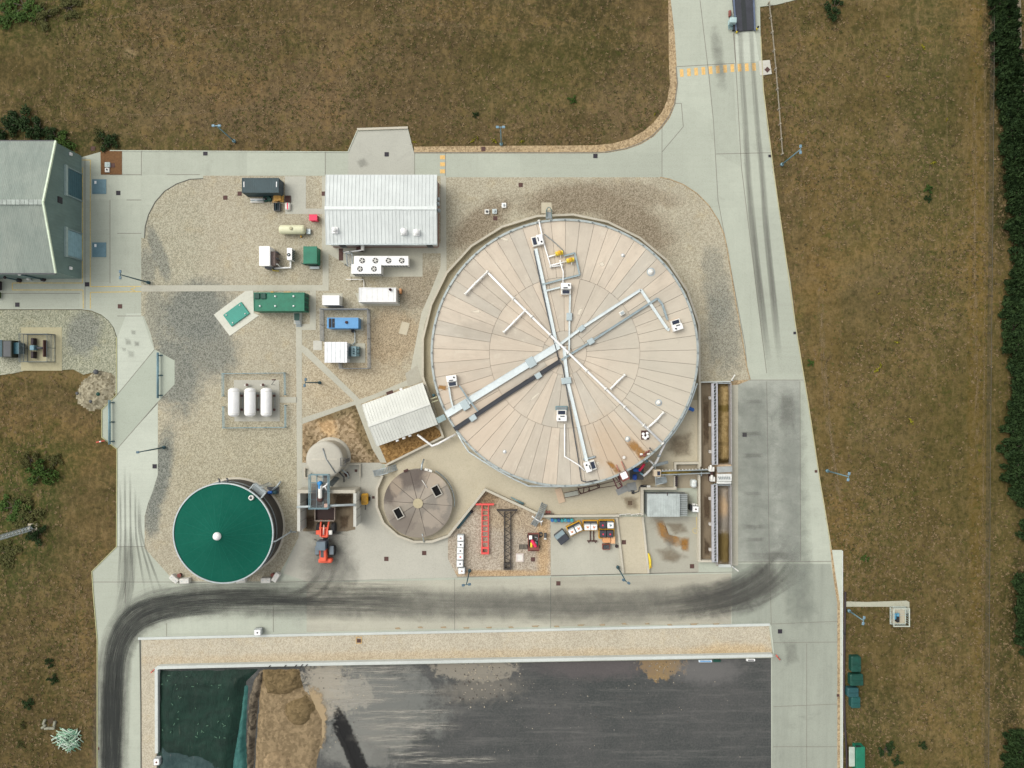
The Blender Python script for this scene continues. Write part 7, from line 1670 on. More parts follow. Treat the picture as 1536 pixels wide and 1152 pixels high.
def truss(label, y0, y1):
    r = thing('conveyor_truss', label, 'conveyor', 1071, (y0 + y1) / 2); z = 2.3
    m = MB(); m.bar(P(1068.6, y0, z), P(1069.6, y1, z), .42, .3); m.build('main_beam', plain('beam_lilac', (.45, .45, .47), .5, .3), r, world=True)
    m = MB(); m.bar(P(1075.2, y0, z), P(1075.8, y1, z), .2, .2); m.build('edge_beam', plain('beam_pale', (.50, .50, .52), .5, .3), r, world=True)
    m = MB(); n = round((y1 - y0) / 9.2)
    for k in range(n + 1): y = y0 + (y1 - y0) * k / n; m.bar(P(1069, y, z - .02), P(1075.5, y - 1, z - .02), .14, .12)
    for k in range(n): ya, yb = y0 + (y1 - y0) * k / n, y0 + (y1 - y0) * (k + 1) / n; m.bar(P(1069.5, yb - 1, z - .15), P(1075, ya + 1, z - .15), .12, .1)
    m.build('lacing', m_galv, r, world=True)
    m = MB(); m.bar(P(1072.5, y0 + 1, .5), P(1073, y1 - 1, .5), .75, .7); m.build('auger_trough', m_pit, r, world=True)
    m = MB()
    for k in range(3):
        y = y0 + (y1 - y0) * (.18 + .33 * k); p = P(1066, y, 2.0); m.cbox((p.x, p.y, 1.9), (.55, .5, .6), .06)
    pieces(m, 'drive', plain('drive_grey', (.45, .42, .38), .6), r, True); m = MB()
    for y in (y0 + 4, (y0 + y1) / 2, y1 - 4): p = P(1069, y, 1); m.box((p.x, p.y, 1.05), (.16, .16, 2.1))
    pieces(m, 'leg', m_galv_d, r, True)
truss('upper grey laced conveyor truss beside the silage trough', 575, 697); truss('lower grey laced conveyor truss beside the silage trough', 727, 843)
r = thing('feed_hopper', 'grey and white steel hopper between the two feed troughs', 'hopper', 1086, 711)
m = MB(); m.box((*P(1086, 711, 1.5).xy, .85), (u(21), u(28), 1.6)); m.build('housing', plain('hopper_buff', (.48, .36, .24), .7), r, world=True)
m = MB(); m.bar(P(1075.5, 704.5, 2.1), P(1098, 703.5, 2.1), 1.0, .25); m.build('upper_plate', plain('hopper_grey', (.36, .38, .37), .5, .3), r, world=True)
m = MB(); m.bar(P(1075.5, 716, 2.3), P(1097, 716, 2.3), 1.2, .4); m.pill((*P(1086.5, 724, 2.2).xy, 2.0), u(22), .3, 'x', 12); m.build('roller_cover', plain('hopper_white', (.62, .63, .60), .5, .1, .2, scale=4), r, world=True)
m = MB()
for k in range(7): p = P(1078.5 + k * 2.6, 717, 2.5); m.box((p.x, p.y, 2.53), (.14, .5, .05), .3)
pieces(m, 'bolt_plate', m_galv_d, r, True)
m = MB()
for x, y, s_ in ((1068, 704, .9), (1069.5, 719, .8)): p = P(x, y, 2.3); m.cbox((p.x, p.y, 1.9), (s_, .8, .8), .08); m.pill((p.x - .2, p.y + .3, 2.3), .9, .22, 'y', 10)
pieces(m, 'gear_motor', m_offw, r, True)
m = MB(); m.box((*P(1066, 711, 1).xy, .9), (.3, u(22), 1.7)); m.build('end_frame', m_brown, r, world=True)
r = thing('belt_conveyor', 'narrow belt conveyor with olive silage running from the hopper to the tank', 'conveyor', 1025, 709)
m = MB(); m.bar(P(988, 709.5, 2.4), P(1065, 707, 1.4), .42, .08); bt = m.build('belt', silage('belt_load', (.06, .05, .02), (.24, .17, .035), [((1050, 708, 22, 6, 0, .5, .5), (.045, .042, .03), .9)]), r, world=True)
m = MB(); m.bar(P(988, 706.8, 2.55), P(1065, 704.4, 1.55), .14, .25); m.bar(P(988, 712.3, 2.55), P(1065, 709.5, 1.55), .14, .25); pieces(m, 'side_rail', m_galv, r, True)
m = MB()
for k in range(16): t = k / 15; m.bar(P(989 + 75 * t, 704.5 - 2 * t, 2.5 - t), P(989 + 75 * t, 707 - 2 * t, 2.5 - t), .12, .2)
pieces(m, 'bracket', m_offw, r, True); m = MB()
for x in (995, 1015, 1048): p = P(x, 709); m.box((p.x, p.y, .9), (.16, .7, 1.8))
pieces(m, 'leg', m_galv_d, r, True)
m = MB(); m.cbox((*P(986, 709.5, 3).xy, 2.6), (1.2, 1.15, 1.2), .05); hd = m.build('head_box', plain('head_buff', (.55, .46, .33), .6), r, world=True); m = MB(); m.box((*P(988, 710, 3.2).xy, 3.22), (.5, .7, .06)); m.build('window', m_glass, hd, world=True)
m = MB(); m.bar(P(983, 698, 2.2), P(1002, 693, 2.2), .5, .06); m.bar(P(984, 723, 2.2), P(1000, 719, 2.2), 1.0, .06); pieces(m, 'side_walkway', m_galv_d, r, True)
m = MB()
for pts in ([(982.5, 697), (983, 716), (984, 730)], [(984, 727), (1000, 724)], [(984, 717), (997, 715)]): m.tube([P(*p, 3.0) for p in pts], .06, 6)
pieces(m, 'guard_rail', m_galv, r, True)
r = thing('valve_row', 'row of dark valves on the wall beside the belt conveyor', 'valve', 1014.5, 722)
for k in range(5): m = MB(); p = P(1014.5, 716 + k * 3, 1); m.ball((p.x, p.y, 1.0), .24, 8); m.build('valve_body', m_pit, r, world=True)
m = MB(); m.bar(P(1014.5, 714, .8), P(1014.5, 731, .8), .12, .12); m.build('header', m_dgrey, r, world=True)
for pts, lb in (([(1096.5, 571), (1102.5, 562)], 'short white swing arm at the upper end of the feeder trench'), ([(1098, 849.5), (1107.5, 856.8)], 'short white swing arm at the lower end of the feeder trench')):
    r = thing('swing_barrier', lb, 'barrier', *pts[0]); m = MB(); m.bar(P(*pts[0], .9), P(*pts[1], .9), .16, .2); m.build('arm', m_offw, r, world=True); m = MB(); p = P(*pts[0]); m.cyl((p.x, p.y, 0), .1, 1.05, 10); m.build('post', m_galv, r, world=True)
wall('end_sill', 'pale concrete sill at the lower mouth of the feeder trench', [(1078, 848.7), (1097, 848.9)], .5, .35, m_wall_pale)
# ================================================================ SILAGE CLAMP
CW = .9
wall('clamp_wall', 'long pale concrete wall between the gravel strip and the black clamp floor', [(234.5, 1130), (234.2, 1003.5), (238, 1001.5), (400, 997.8), (764, 991), (1159, 983.5)], .52, CW, m_wall_pale)
tp = thing('silage_sheet', 'dark green net sheet covering the silage at the left end of the clamp', 'cover sheet', 300, 1080)
def netmat(name, a, b):
    t = NT(name); n = t.noise(t.pos(), .35, 7, .7, .8); n2 = t.noise(t.mapped(t.pos(), (1, .25, 1), (0, 0, 0), .3), 1.4, 6, .75, .6); col = t.mix(t.rng(n, .3, .7), a, b); col = t.mix(t.rng(n2, .60, .72, 0, .7), col, (b[0] * 4 + .02, b[1] * 1.9, b[2] * 2.2))
    return t.finish(col, .6, 0, n2, .9, .25, spec=.25)
m = heapmesh([(236, 1005), (390, 1003), (371, 1022), (363, 1080), (352, 1140), (345, 1230), (236, 1230)], .85, 2.2, .35, .16, .5, 21); m.build('net', netmat('green_net', (.003, .016, .010), (.007, .033, .021)), tp, world=True)
m = heapmesh([(240, 1112), (270, 1117), (310, 1124), (346, 1143), (352, 1232), (237, 1232)], 1.0, 1.4, .35, .2, .6, 22); m.build('loose_flap', netmat('slate_net', (.018, .042, .042), (.038, .072, .070)), tp, world=True)
m = heapmesh([(366, 1027), (373, 1028), (371, 1060), (369, 1110), (373, 1150), (376, 1232), (340, 1232), (350, 1140), (360, 1080)], .75, .9, .3, .25, .7, 23); m.build('folded_edge', netmat('teal_net', (.02, .088, .08), (.045, .15, .13)), tp, world=True)
st_ = MB()
for k in range(34):
    x, y = rnd.uniform(242, 345), rnd.uniform(1012, 1108); a = rnd.uniform(0, 3.1); L = rnd.uniform(.2, .55); p = P(x, y, 1.0); st_.bar((p.x, p.y, 1.06), (p.x + L * math.cos(a), p.y + L * math.sin(a), 1.1), .08, .04)
st_.build('straw_scrap', plain('scrap_green', (.10, .20, .13), .8), tp, world=True)
dn = thing('debris_bank', 'dark trampled bank of debris between the sheet and the sand', 'heap', 380, 1080)
m = heapmesh([(391, 1004), (398, 1006), (388, 1050), (384, 1100), (381, 1160), (382, 1232), (368, 1232), (369, 1150), (370, 1100), (373, 1050), (380, 1022)], .6, 1.0, .3, .4, .9, 31); m.build('debris', rubblemat('dark_debris', (.05, .042, .032), (.17, .14, .10), 1.6, .6), dn, world=True)
sp = thing('sand_heap', 'terraced brown sand heap against the clamp wall', 'heap', 430, 1080)
def terr(x, y): return 1.0
m = heapmesh([(392, 1004), (450, 1003), (452, 1020), (458, 1035), (470, 1045), (477, 1062), (486, 1078), (487, 1110), (478, 1132), (474, 1160), (470, 1232), (379, 1232), (382, 1140), (386, 1080)], .55, 1.5, .3, .12, .5, 41); m.build('sand', rubblemat('sand', (.155, .115, .065), (.275, .205, .12), 2.2, .3, .7), sp, world=True)
msand2 = rubblemat('damp_sand', (.115, .084, .042), (.20, .145, .075), 2.4, .2, .6)
m = heapmesh([(424, 1052), (440, 1040), (460, 1038), (472, 1050), (477, 1064), (472, 1082), (456, 1092), (440, 1092), (428, 1082), (422, 1066)], 1.2, 1.7, .3, .12, .6, 42); m.build('upper_mound', msand2, sp, world=True)
m = heapmesh([(392, 1004), (450, 1003), (452, 1020), (456, 1032), (440, 1040), (418, 1046), (400, 1042), (393, 1026)], 1.15, 1.5, .3, .4, .7, 43); m.build('wall_mound', msand2, sp, world=True)
m = heapmesh([(390, 1140), (400, 1122), (420, 1118), (438, 1130), (448, 1150), (440, 1232), (384, 1232)], 1.2, 1.6, .3, .4, .6, 44); m.build('lower_mound', rubblemat('pale_sand', (.19, .14, .08), (.31, .23, .135), 2.2, .2, .8), sp, world=True)
for x, y, w_, lb, mt in ((1057.5, 991, 20, 'pale plank lying along the foot of the clamp wall', m_lblue), (1075, 990.5, 11, 'short black block at the foot of the clamp wall', m_green_d), (1125.5, 989.3, 13, 'white framed tray at the foot of the clamp wall', m_white)):
    r = thing('board', lb, 'board', x, y); m = MB(); m.cbox((0, 0, .15), (u(w_), u(3.4), .3), .05); m.build('body', plain('plank', (.50, .58, .64), .6) if mt is m_lblue else mt, r); m = MB(); m.box((0, 0, .31), (u(w_ - 4), u(1.5), .03)); m.build('inset', m_dgrey if mt is m_white else mt, r)
for x, y, x2, y2, lb in ((226.5, 1009, 232, 1004, 'small red stick at the upper left clamp corner'), (1164, 982.5, 1170, 990, 'small red stick at the right end of the clamp wall'), (144.5, 663.5, 157, 661, 'thin red and white pole beside the passing bay')):
    r = thing('marker_pole', lb, 'pole', x, y); m = MB(); m.tube([P(x, y, .5), P(x2, y2, .5)], .11, 6); m.build('pole', m_red, r, world=True)
    m = MB(); a_, b_ = P(x, y, .5), P(x2, y2, .5); m.tube([a_.lerp(b_, .4), a_.lerp(b_, .6)], .13, 6); m.build('band', m_white if x < 200 else m_red_d, r, world=True); m = MB(); p = P(x2, y2, .3); m.box((p.x, p.y, .2), (.12, .12, .4)); m.build('peg', m_galv, r, world=True)
for k, (x, y) in enumerate(((404.5, 999), (428, 998.5), (444, 998), (453, 997.5), (460, 997.5))):
    r = thing('hook', 'black hook on the clamp wall, ' + ['the lone one nearest the green sheet', 'second from the green sheet', 'middle of five', 'second from the right end', 'the one farthest from the green sheet'][k], 'hook', x, y, CW, 0, 'black hooks on the clamp wall')
    m = MB(); m.tube([(-.2, -.3, .05), (0, 0, .12), (.18, .1, .1)], .08, 6); m.build('hook', m_black, r)
r = thing('drain_box', 'small brown inspection pit with a pale rim in the gravel strip', 'cover', 538.5, 960, .03); m = MB(); m.ribbon([(-.45, -.55), (.45, -.55), (.45, .5), (-.45, .5)], .1, 0, .12, True); m.build('rim', m_wood, r); m = MB(); m.box((0, -.1, .06), (.62, .6, .05)); m.build('lid', m_brown, r)
# concrete blocks by the green tank
for x, y, ro, lb in ((264.5, 866.5, -40, 'tilted white concrete block left of the green tank'), (280, 869.5, 2, 'level white concrete block left of the green tank'), (401, 868.5, 1, 'level white concrete block right of the green tank'), (416, 864, 60, 'tilted white concrete block right of the green tank'), (364, 868.5, 6, 'white concrete block half hidden under the green tank rim')):
    r = thing('concrete_block', lb, 'block', x, y, .02, R(ro), 'white concrete blocks by the green tank'); m = MB(); m.cbox((0, 0, .5), (u(14), u(7.5), .95), .07); m.build('block', plain('block_white', (.58, .57, .52), .8), r); m = MB()
    for s in (-.45, .45): m.box((s, 0, .99), (.22, .1, .05))
    pieces(m, 'lifting_eye', m_galv, r)
for x, y, lb in ((271, 862, 'small brown valve box behind the left concrete blocks'), (410.5, 861.5, 'small brown valve box behind the right concrete blocks')):
    r = thing('valve_box', lb, 'valve', x, y, .03); m = MB(); m.cyl((0, 0, 0), .3, .5, 12); m.build('body', m_brown, r); m = MB(); m.lathe([(.36, .5), (.36, .58)], (0, 0, 0), 12); m.build('lid', m_red_d, r)
# ================================================================ ENTRANCE AND EAST SIDE
wb = thing('weighbridge', 'dark steel vehicle weighbridge at the top of the entrance road', 'weighbridge', 1114, 10)
m = MB(); m.prism(W([(1094.5, -60), (1128, -60), (1132, 46), (1106, 48), (1103, 48), (1098, 0)]), .03, .32); m.build('deck', plain('deck_steel', (.050, .052, .062), .55, .3, .2, scale=.5), wb, world=True)
m = MB(); m.prism(W([(1106.5, -60), (1113, -60), (1120, 46.5), (1113, 47)]), .32, .335); m.build('centre_strip', plain('deck_dark', (.022, .026, .027), .6), wb, world=True)
m = MB()
for a_, b_ in (((1096, -60), (1104, 47)), ((1128, -60), (1132.3, 46))): m.bar(P(*a_, .4), P(*b_, .4), .25, .25)
pieces(m, 'guide_rail', plain('guide_blue', (.12, .15, .22), .5, .3), wb, True)
r = thing('weigh_cabinet', 'small pale teal weighing terminal beside the weighbridge', 'cabinet', 1096.5, 37)
m = MB(); m.cbox((0, .15, .7), (1.15, .9, 1.3), .05); m.build('housing', plain('pale_teal', (.36, .48, .48), .5), r); m = MB()
for k in range(3): m.bar((-.55, -.45 - k * .28, .5), (.3, -.45 - k * .28, .5), .1, .1)
m.bar((-.55, -1.1, .5), (-.55, -.3, .5), .1, .1); m.bar((-.4, .9, 1.0), (.6, 1.0, 1.0), .06, .06); m.bar((-.4, .65, 1.0), (.55, .75, 1.0), .06, .06); m.build('rail', m_teal, r); m = MB(); m.box((.35, -.75, .3), (.35, .9, .55)); m.build('cable_box', m_black, r)
r = thing('bollard', 'short rust red bollard lying above the weighing terminal', 'bollard', 1094, 22); m = MB(); m.pill((0, 0, .3), 1.15, .26, 'y', 12); m.build('tube', m_red_d, r); m = MB(); m.box((0, -.1, .1), (.3, .8, .2)); m.build('base', m_brown, r)
for x, y, lb in ((1104.5, 49, 'yellow and black bollard at the left corner of the weighbridge'), (1134.5, 44.5, 'yellow and black bollard at the right corner of the weighbridge')):
    r = thing('bollard', lb, 'bollard', x, y); m = MB(); m.cyl((0, 0, 0), .16, .75, 12); m.build('post', m_yel_l, r); m = MB(); m.cyl((0, 0, .75), .17, .25, 12); m.build('cap', m_black, r)
r = thing('meter_cage', 'square pale steel cage over blue valves at the end of a path', 'cage', 1346, 922.5, .02)
m = MB(); W2, H2 = u(11.5), u(13)
for z, k in ((1.25, 1.0), (.1, .98)): m.ribbon([(-W2 * k, -H2 * k), (W2 * k, -H2 * k), (W2 * k, H2 * k), (-W2 * k, H2 * k)], .16, z, z + .12, True)
m.build('frame', plain('cage_frame', (.50, .54, .46), .5, .2), r); m = MB()
for k in range(9):
    t = -W2 + 2 * W2 * k / 8; t2 = -H2 + 2 * H2 * k / 8
    m.bar((t, H2, .1), (t, H2, 1.3), .05, .05); m.bar((t, -H2, .1), (t, -H2, 1.3), .05, .05); m.bar((W2, t2, .1), (W2, t2, 1.3), .05, .05); m.bar((-W2, t2, .1), (-W2, t2, 1.3), .05, .05)
    if k > 4: m.bar((-W2, t2 + .0, 1.31), (W2, t2, 1.31), .03, .03)
m.build('bar', plain('cage_bar', (.33, .43, .46), .5, .3), r); m = MB(); m.box((0, 0, .04), (2 * W2 - .2, 2 * H2 - .2, .06)); m.build('floor', m_slab, r)
m = MB(); m.pill((-.8, 0, .6), 1.1, .28, 'y', 12); m.pill((-.25, .2, .6), .8, .25, 'y', 12); m.build('valve_body', plain('valve_blue', (.08, .28, .42), .5), r); m = MB(); m.box((-.3, -.5, .5), (.4, 1.0, .7)); m.build('meter', m_black, r)
for x, y, w_, h_, ro, lb, mt in ((1280, 993, 14.5, 23, 0, 'tallest dark green bin, uppermost of the four by the road', m_green_d), (1281, 1016.5, 19.5, 17, 2, 'widest dark green bin, second from the top by the road', m_green_d), (1275.5, 1035, 16.5, 13.5, 0, 'slate teal bin touching the black pipe by the road', plain('slate_teal', (.015, .07, .075), .55)), (1279.5, 1050, 13.5, 16.5, 0, 'small dark teal bin, lowest of the four by the road', plain('bin_teal', (.010, .072, .065), .55))):
    r = thing('compost_bin', lb, 'bin', x, y, -.1, R(ro), 'dark green bins by the road'); m = MB(); m.cbox((0, 0, .55), (u(w_), u(h_), 1.1), .12); m.build('body', mt, r)
    for s in (-1, 1):
        m = MB(); m.cbox((0, s * u(h_) * .24, 1.14), (u(w_) * .88, u(h_) * .4, .1), .05); m.box((0, s * u(h_) * .24, 1.2), (u(w_) * .3, .08, .05)); m.box((u(w_) * .2, s * u(h_) * .24, 1.2), (.07, u(h_) * .3, .04)); m.build('lid', mt, r)
r = thing('skip', 'green skip with a pale lid and yellow arm at the lower right road edge', 'skip', 1281, 1133, -.1); m = MB(); m.cbox((.45, 0, .75), (u(13), u(38), 1.5), .08); m.build('body', m_green, r)
m = MB(); m.cbox((-.85, .3, 1.0), (u(8.5), u(29), .14), .04); m.build('lid', plain('skip_grey', (.38, .44, .38), .6), r); m = MB(); m.bar((-.45, -1.6, 1.5), (.9, -2.7, 1.5), .25, .2); m.build('arm', m_yel_l, r); m = MB(); m.box((.1, 2.0, 1.2), (.8, .5, .5)); m.build('end_step', m_black, r)
r = thing('water_pipe', 'thin black pipe along the right-hand edge of the road', 'pipe', 1267, 1020, -.05); m = MB(); m.tube([P(1268, 888, .1), P(1267, 960, .1), P(1266, 1040, .1), P(1267.5, 1090, .1), P(1270, 1130, .1), P(1271, 1250, .1)], .16, 8); m.build('pipe', m_pit, r, world=True); m = MB()
for y in (950, 1030): p = P(1266.6, y, .1); m.tube([(p.x, p.y - .2, .1), (p.x, p.y + .2, .1)], .2, 8)
pieces(m, 'coupling', m_black, r, True)
# hatch plates in front of the hall
for x, y, lb in ((149, 280, 'square teal steel hatch plate in front of the upper roller door'), (149, 374.7, 'square teal steel hatch plate in front of the lower roller door')):
    r = thing('hatch_plate', lb, 'cover', x, y, 0, 0, 'teal hatch plates'); m = MB(); m.box((0, 0, .03), (u(21), u(22), .06)); m.build('plate', plain('hatch_teal', (.12, .21, .25), .5, .2, .12), r); m = MB(); m.box((-u(5.5), u(6.3), .07), (.36, .5, .03)); m.build('label_plate', m_white, r)
for x, y, sx, sy, mt, lb in ((162, 247.5, 8, 7.5, plain('hatch_pale', (.38, .45, .43), .6), 'pale square hatch on the brown pad'), (161.5, 255.5, 6.5, 6.5, m_offw, 'small white hatch with a dark knob on the brown pad')):
    r = thing('hatch', lb, 'cover', x, y, .05); m = MB(); m.cbox((0, 0, .12), (u(sx), u(sy), .24), .04); m.build('frame', mt, r); m = MB(); m.lathe([(.16, 0), (.16, .08)], (0, .05, .24), 10); m.build('knob', m_dgrey if mt is m_offw else mt, r)
# small meters beside the top of the tank
for x, y, mt, lb in ((730.5, 318, m_offw, 'round white well head with dark knobs near the top of the tank'), (756, 308.5, m_white, 'small white square well cover nearest the top of the tank'), (742, 317.5, plain('ice_grey', (.48, .54, .54), .6), 'pale grey square well cover above the brown lid')):
    r = thing('well_cover', lb, 'cover', x, y, .03); m = MB(); m.cbox((0, 0, .15), (.8, .85, .3), .06); m.build('surround', mt, r); m = MB(); m.lathe([(.22, 0), (.22, .1), (.05, .13)], (0, 0, .3), 12); m.build('knob', m_dgrey if x < 740 else m_galv, r)
# scattered stones and clods on the clamp floor
sm = MB(); qs = random.Random(12)
def scat(n, x0, x1, y0, y1, r0, r1):
    for k in range(n):
        p = P(qs.triangular(x0, x1), qs.triangular(y0, y1, y0)); r_ = qs.uniform(r0, r1); sm.mat(qs.choice((0, 0, 1, 2)))
        pts = [(p.x + r_ * qs.uniform(.6, 1.2) * math.cos(a * 1.256), p.y + r_ * qs.uniform(.6, 1.2) * math.sin(a * 1.256)) for a in range(5)]
        sm.prism(pts, .0, .03 + r_ * .5)
scat(170, 645, 790, 994, 1070, .05, .16); scat(90, 455, 560, 1000, 1150, .05, .14); scat(60, 960, 1030, 992, 1035, .05, .12); scat(50, 600, 1150, 1000, 1150, .05, .11); scat(120, 385, 500, 1005, 1150, .05, .13)
stuff(sm.build('loose_stone', [plain('stone_buff', (.34, .30, .23), .9), plain('stone_grey', (.20, .19, .17), .9), plain('stone_dark', (.07, .06, .05), .9)]), 'loose stones and clods scattered on the black clamp floor', 'stones')
# ================================================================ COVERS
def cover_proto(mat, name):
    r = thing(name, 'x', 'cover', 0, 0); m = MB(); m.ribbon([(-.33, -.33), (.33, -.33), (.33, .33), (-.33, .33)], .08, -.02, .035, True); m.build('frame', mat, r); m = MB(); m.box((0, 0, .012), (.6, .6, .03)); m.build('lid', mat, r); return r
m_gul = plain('gully_black', (.022, .018, .026), .7); m_rb = plain('lid_brown', (.085, .043, .036), .8, var=.2)
cd_, cb_ = cover_proto(m_gul, 'drain_grate'), cover_proto(m_rb, 'access_cover')
covers = [(308, 230, 'd', 'black drain grate on the north road above the gravel corner'), (580, 231.5, 'd', 'black drain grate at the foot of the loading bay'), (893, 234, 'd', 'black drain grate at the right end of the north road'), (177.5, 289.5, 'd', 'dark drain grate in front of the upper roller door'), (26, 457, 'd', 'dark drain grate on the road below the hall'), (130.7, 426.5, 'd', 'black drain grate at the lower corner of the hall'), (232, 699.5, 'd', 'dark drain grate at the edge of the west road'), (1117, 652, 'd', 'dark drain grate on the worn slab right of the feeder'), (1170, 947, 'd', 'dark drain grate near the right end of the gravel strip'), (1192, 499.5, 'd', 'small dark grate at the right edge of the east road'), (1154.5, 234, 'd', 'small black grate beside the end of the timber rail'), (180, 459.5, 'b', 'brown access cover where the west road meets the hall road'), (725, 223.5, 'b', 'brown access cover in the verge above the north road'), (781, 277.5, 'b', 'brown access cover in the gravel below the north road'), (338, 296.5, 'b', 'brown access cover on the gravel left of the dark container'), (359.5, 290.5, 'b', 'brown access cover touching the dark container'), (837.5, 875, 'b', 'brown access cover on the south road below the stone yard'), (636.3, 829.5, 'b', 'brown access cover below the small stained tank'), (579.5, 838.3, 'b', 'brown access cover near the wheel loader'), (799.5, 839, 'b', 'dark brown cover in the stone yard below the tool cart'), (935.7, 813.3, 'b', 'brown access cover on the beige ramp'), (1026.3, 814.7, 'b', 'reddish cover in the middle of the rust stain'), (1038, 849.3, 'b', 'brown access cover at the lower corner of the wash slab'), (743, 327.5, 'b', 'brown lid in the gravel close to the tank wall'), (1151, 104.5, 'b', 'brown diamond-set cover on the pale pad by the timber rail'), (520.3, 711.5, 'b', 'brown cover set askew beside the silo'), (511.5, 376, 'b', 'upper brown lid of three at the pipe rack'), (511.5, 381.8, 'b', 'middle brown lid of three at the pipe rack'), (511.5, 387.6, 'b', 'lower brown lid of three at the pipe rack'), (485.7, 290.5, 'b', 'small dark cover against the left wall of the white building'), (1224, 707, 'b', 'tiny reddish cover at the right edge of the east road'), (1257, 1043, 'b', 'tiny dark cover in the sandy seam of the east road'), (147, 1123, 'b', 'tiny dark cover at the left edge of the blackened road'), (585, 590, 'b', 'brown rectangular lid at the upper wall of the shed'), (169, 248, 'b', 'dark brown lid on the brown pad'), (139.5, 223, 'b', 'dark square lid in the grass above the hall road'), (945, 754.5, 'b', 'dark round-looking sump lid near the shelter wall'), (560, 746, 'b', 'small red-brown lid right of the yellow generator'), (534, 706, 'b', 'small red lid on the silo slab')]
for i, (x, y, t, lb) in enumerate(covers):
    src = cd_ if t == 'd' else cb_; z = .012 if y > 420 or x < 210 or x > 1100 or y < 262 else .03
    z = {(585): .075, (560): .04, (534): .1, (520.3): .1, (945): .06, (169): .06, (139.5): -.08, (935.7): .1, (1151): .06, (511.5): .07, (636.3): .04, (579.5): .04, (799.5): .04, (485.7): .065}.get(x, z)
    rot = R(45) if x == 1151 else (R(25) if x == 520.3 else (R(20) if x == 585 else 0))
    o = dup(src, P(x, y, z), rot, lb, 'drain grates' if t == 'd' else 'brown access covers')
    if x in (1192, 1154.5, 1224, 1257, 147, 560, 534): o.scale = (.6, .6, 1)
    if x == 585: o.scale = (1.6, 1.1, 1)
for s_ in (cd_, cb_):
    for ch in kids(s_): bpy.data.objects.remove(ch)
    bpy.data.objects.remove(s_)
# ================================================================ LAMP POSTS
def lamp(px, py, label, heads=2, ang=0.0, h=8.6, dark=True):
    r = thing('lamp_post', label, 'lamp post', px, py, 0, R(ang), 'lamp posts round the yard'); mt = m_dteal if dark else m_rail
    m = MB(); m.tube([(0, 0, 0), (0, 0, h * .5), (0, 0, h)], [.14, .11, .075], 10); m.build('pole', mt, r); m = MB(); m.lathe([(.28, 0), (.28, .5), (.16, .55)], (0, 0, 0), 12); m.build('base', mt, r)
    m = MB(); m.bar((-.45 if heads == 2 else 0, 0, h), (.45, 0, h), .09, .09); m.build('arm', mt, r)
    for s in ((-1, 1) if heads == 2 else (1,)):
        x = s * .5 if heads == 2 else .0
        m = MB(); m.cbox((x, 0, h + .06), (.5, .38, .16), .06); hd = m.build('lamp_head', m_lamp if dark else plain('head_pale_blue', (.17, .28, .35), .5, .2), r)
        m = MB(); m.box((x, 0, h - .045), (.48, .34, .03)); m.build('lens', m_offw, hd)
    return r
lamp(352, 212.5, 'pale blue double lamp post in the grass above the north road', 2, 0, 7.4, False)
lamp(752, 217, 'pale blue double lamp post in the verge above the big tank', 2, 0, 8.2, False)
lamp(1172, 247.5, 'pale blue double lamp post at the end of the timber rail', 2, 90, 8.0, False)
lamp(223.5, 424, 'double lamp post leaning over the road in front of the hall', 2, 90, 8.8)
lamp(480, 574, 'double lamp post on the gravel left of the shed', 2, 80, 8.6)
lamp(247, 671, 'single lamp post over the west road below the passing bay', 1, 0, 8.6)
lamp(1240, 706, 'pale blue double lamp post right of the worn concrete slab', 2, 80, 7.8, False)
lamp(704.5, 855.5, 'grey double lamp post below the row of white totes', 2, 8, 8.6)
lamp(926.5, 850.5, 'grey double lamp post at the lower end of the ramp', 2, -30, 8.8)
lamp(1272.5, 915.5, 'white double lamp post beside the path to the meter cage', 2, 80, 5.2, False)
for x, y, hh, lb in ((66, 419.5, 6.0, 'slim black flue pole by the lower wall of the hall'), (30, 421, 3.6, 'short black post at the lower wall of the hall')):
    r = thing('flue_pole', lb, 'pole', x, y); m = MB(); m.tube([(0, 0, 0), (0, 0, hh)], .12, 8); m.build('pole', m_dteal, r); m = MB(); m.cyl((0, 0, 0), .35, .5, 12); m.build('base', m_pit, r)
    m = MB(); m.ball((0, 0, hh), .26, 10); m.build('head', m_white if hh > 5 else m_pit, r)
r = thing('floodlight', 'small white floodlight on the ground near the hall wall', 'light', 45, 419); m = MB(); m.cbox((0, 0, .4), (.5, .4, .5), .08); m.build('housing', m_offw, r); m = MB(); m.box((.35, -.2, .15), (.2, .2, .3)); m.build('base', m_galv, r)
r = thing('dump_bin', 'black bin cut off by the left edge below the hall', 'bin', -3, 429); m = MB(); m.cbox((0, 0, .6), (u(12), u(13), 1.2), .1); m.build('body', m_pit, r); m = MB(); m.cbox((0, 0, 1.25), (u(11), u(12), .12), .05); m.build('lid', m_black, r)
r = thing('dump_bin', 'olive bin cut off by the left edge below the black one', 'bin', -3, 443); m = MB(); m.cbox((0, 0, .5), (u(9), u(9), 1.0), .1); m.build('body', plain('olive', (.05, .08, .02), .7), r); m = MB(); m.cbox((0, 0, 1.05), (u(8), u(8), .12), .05); m.build('lid', m_green_d, r)
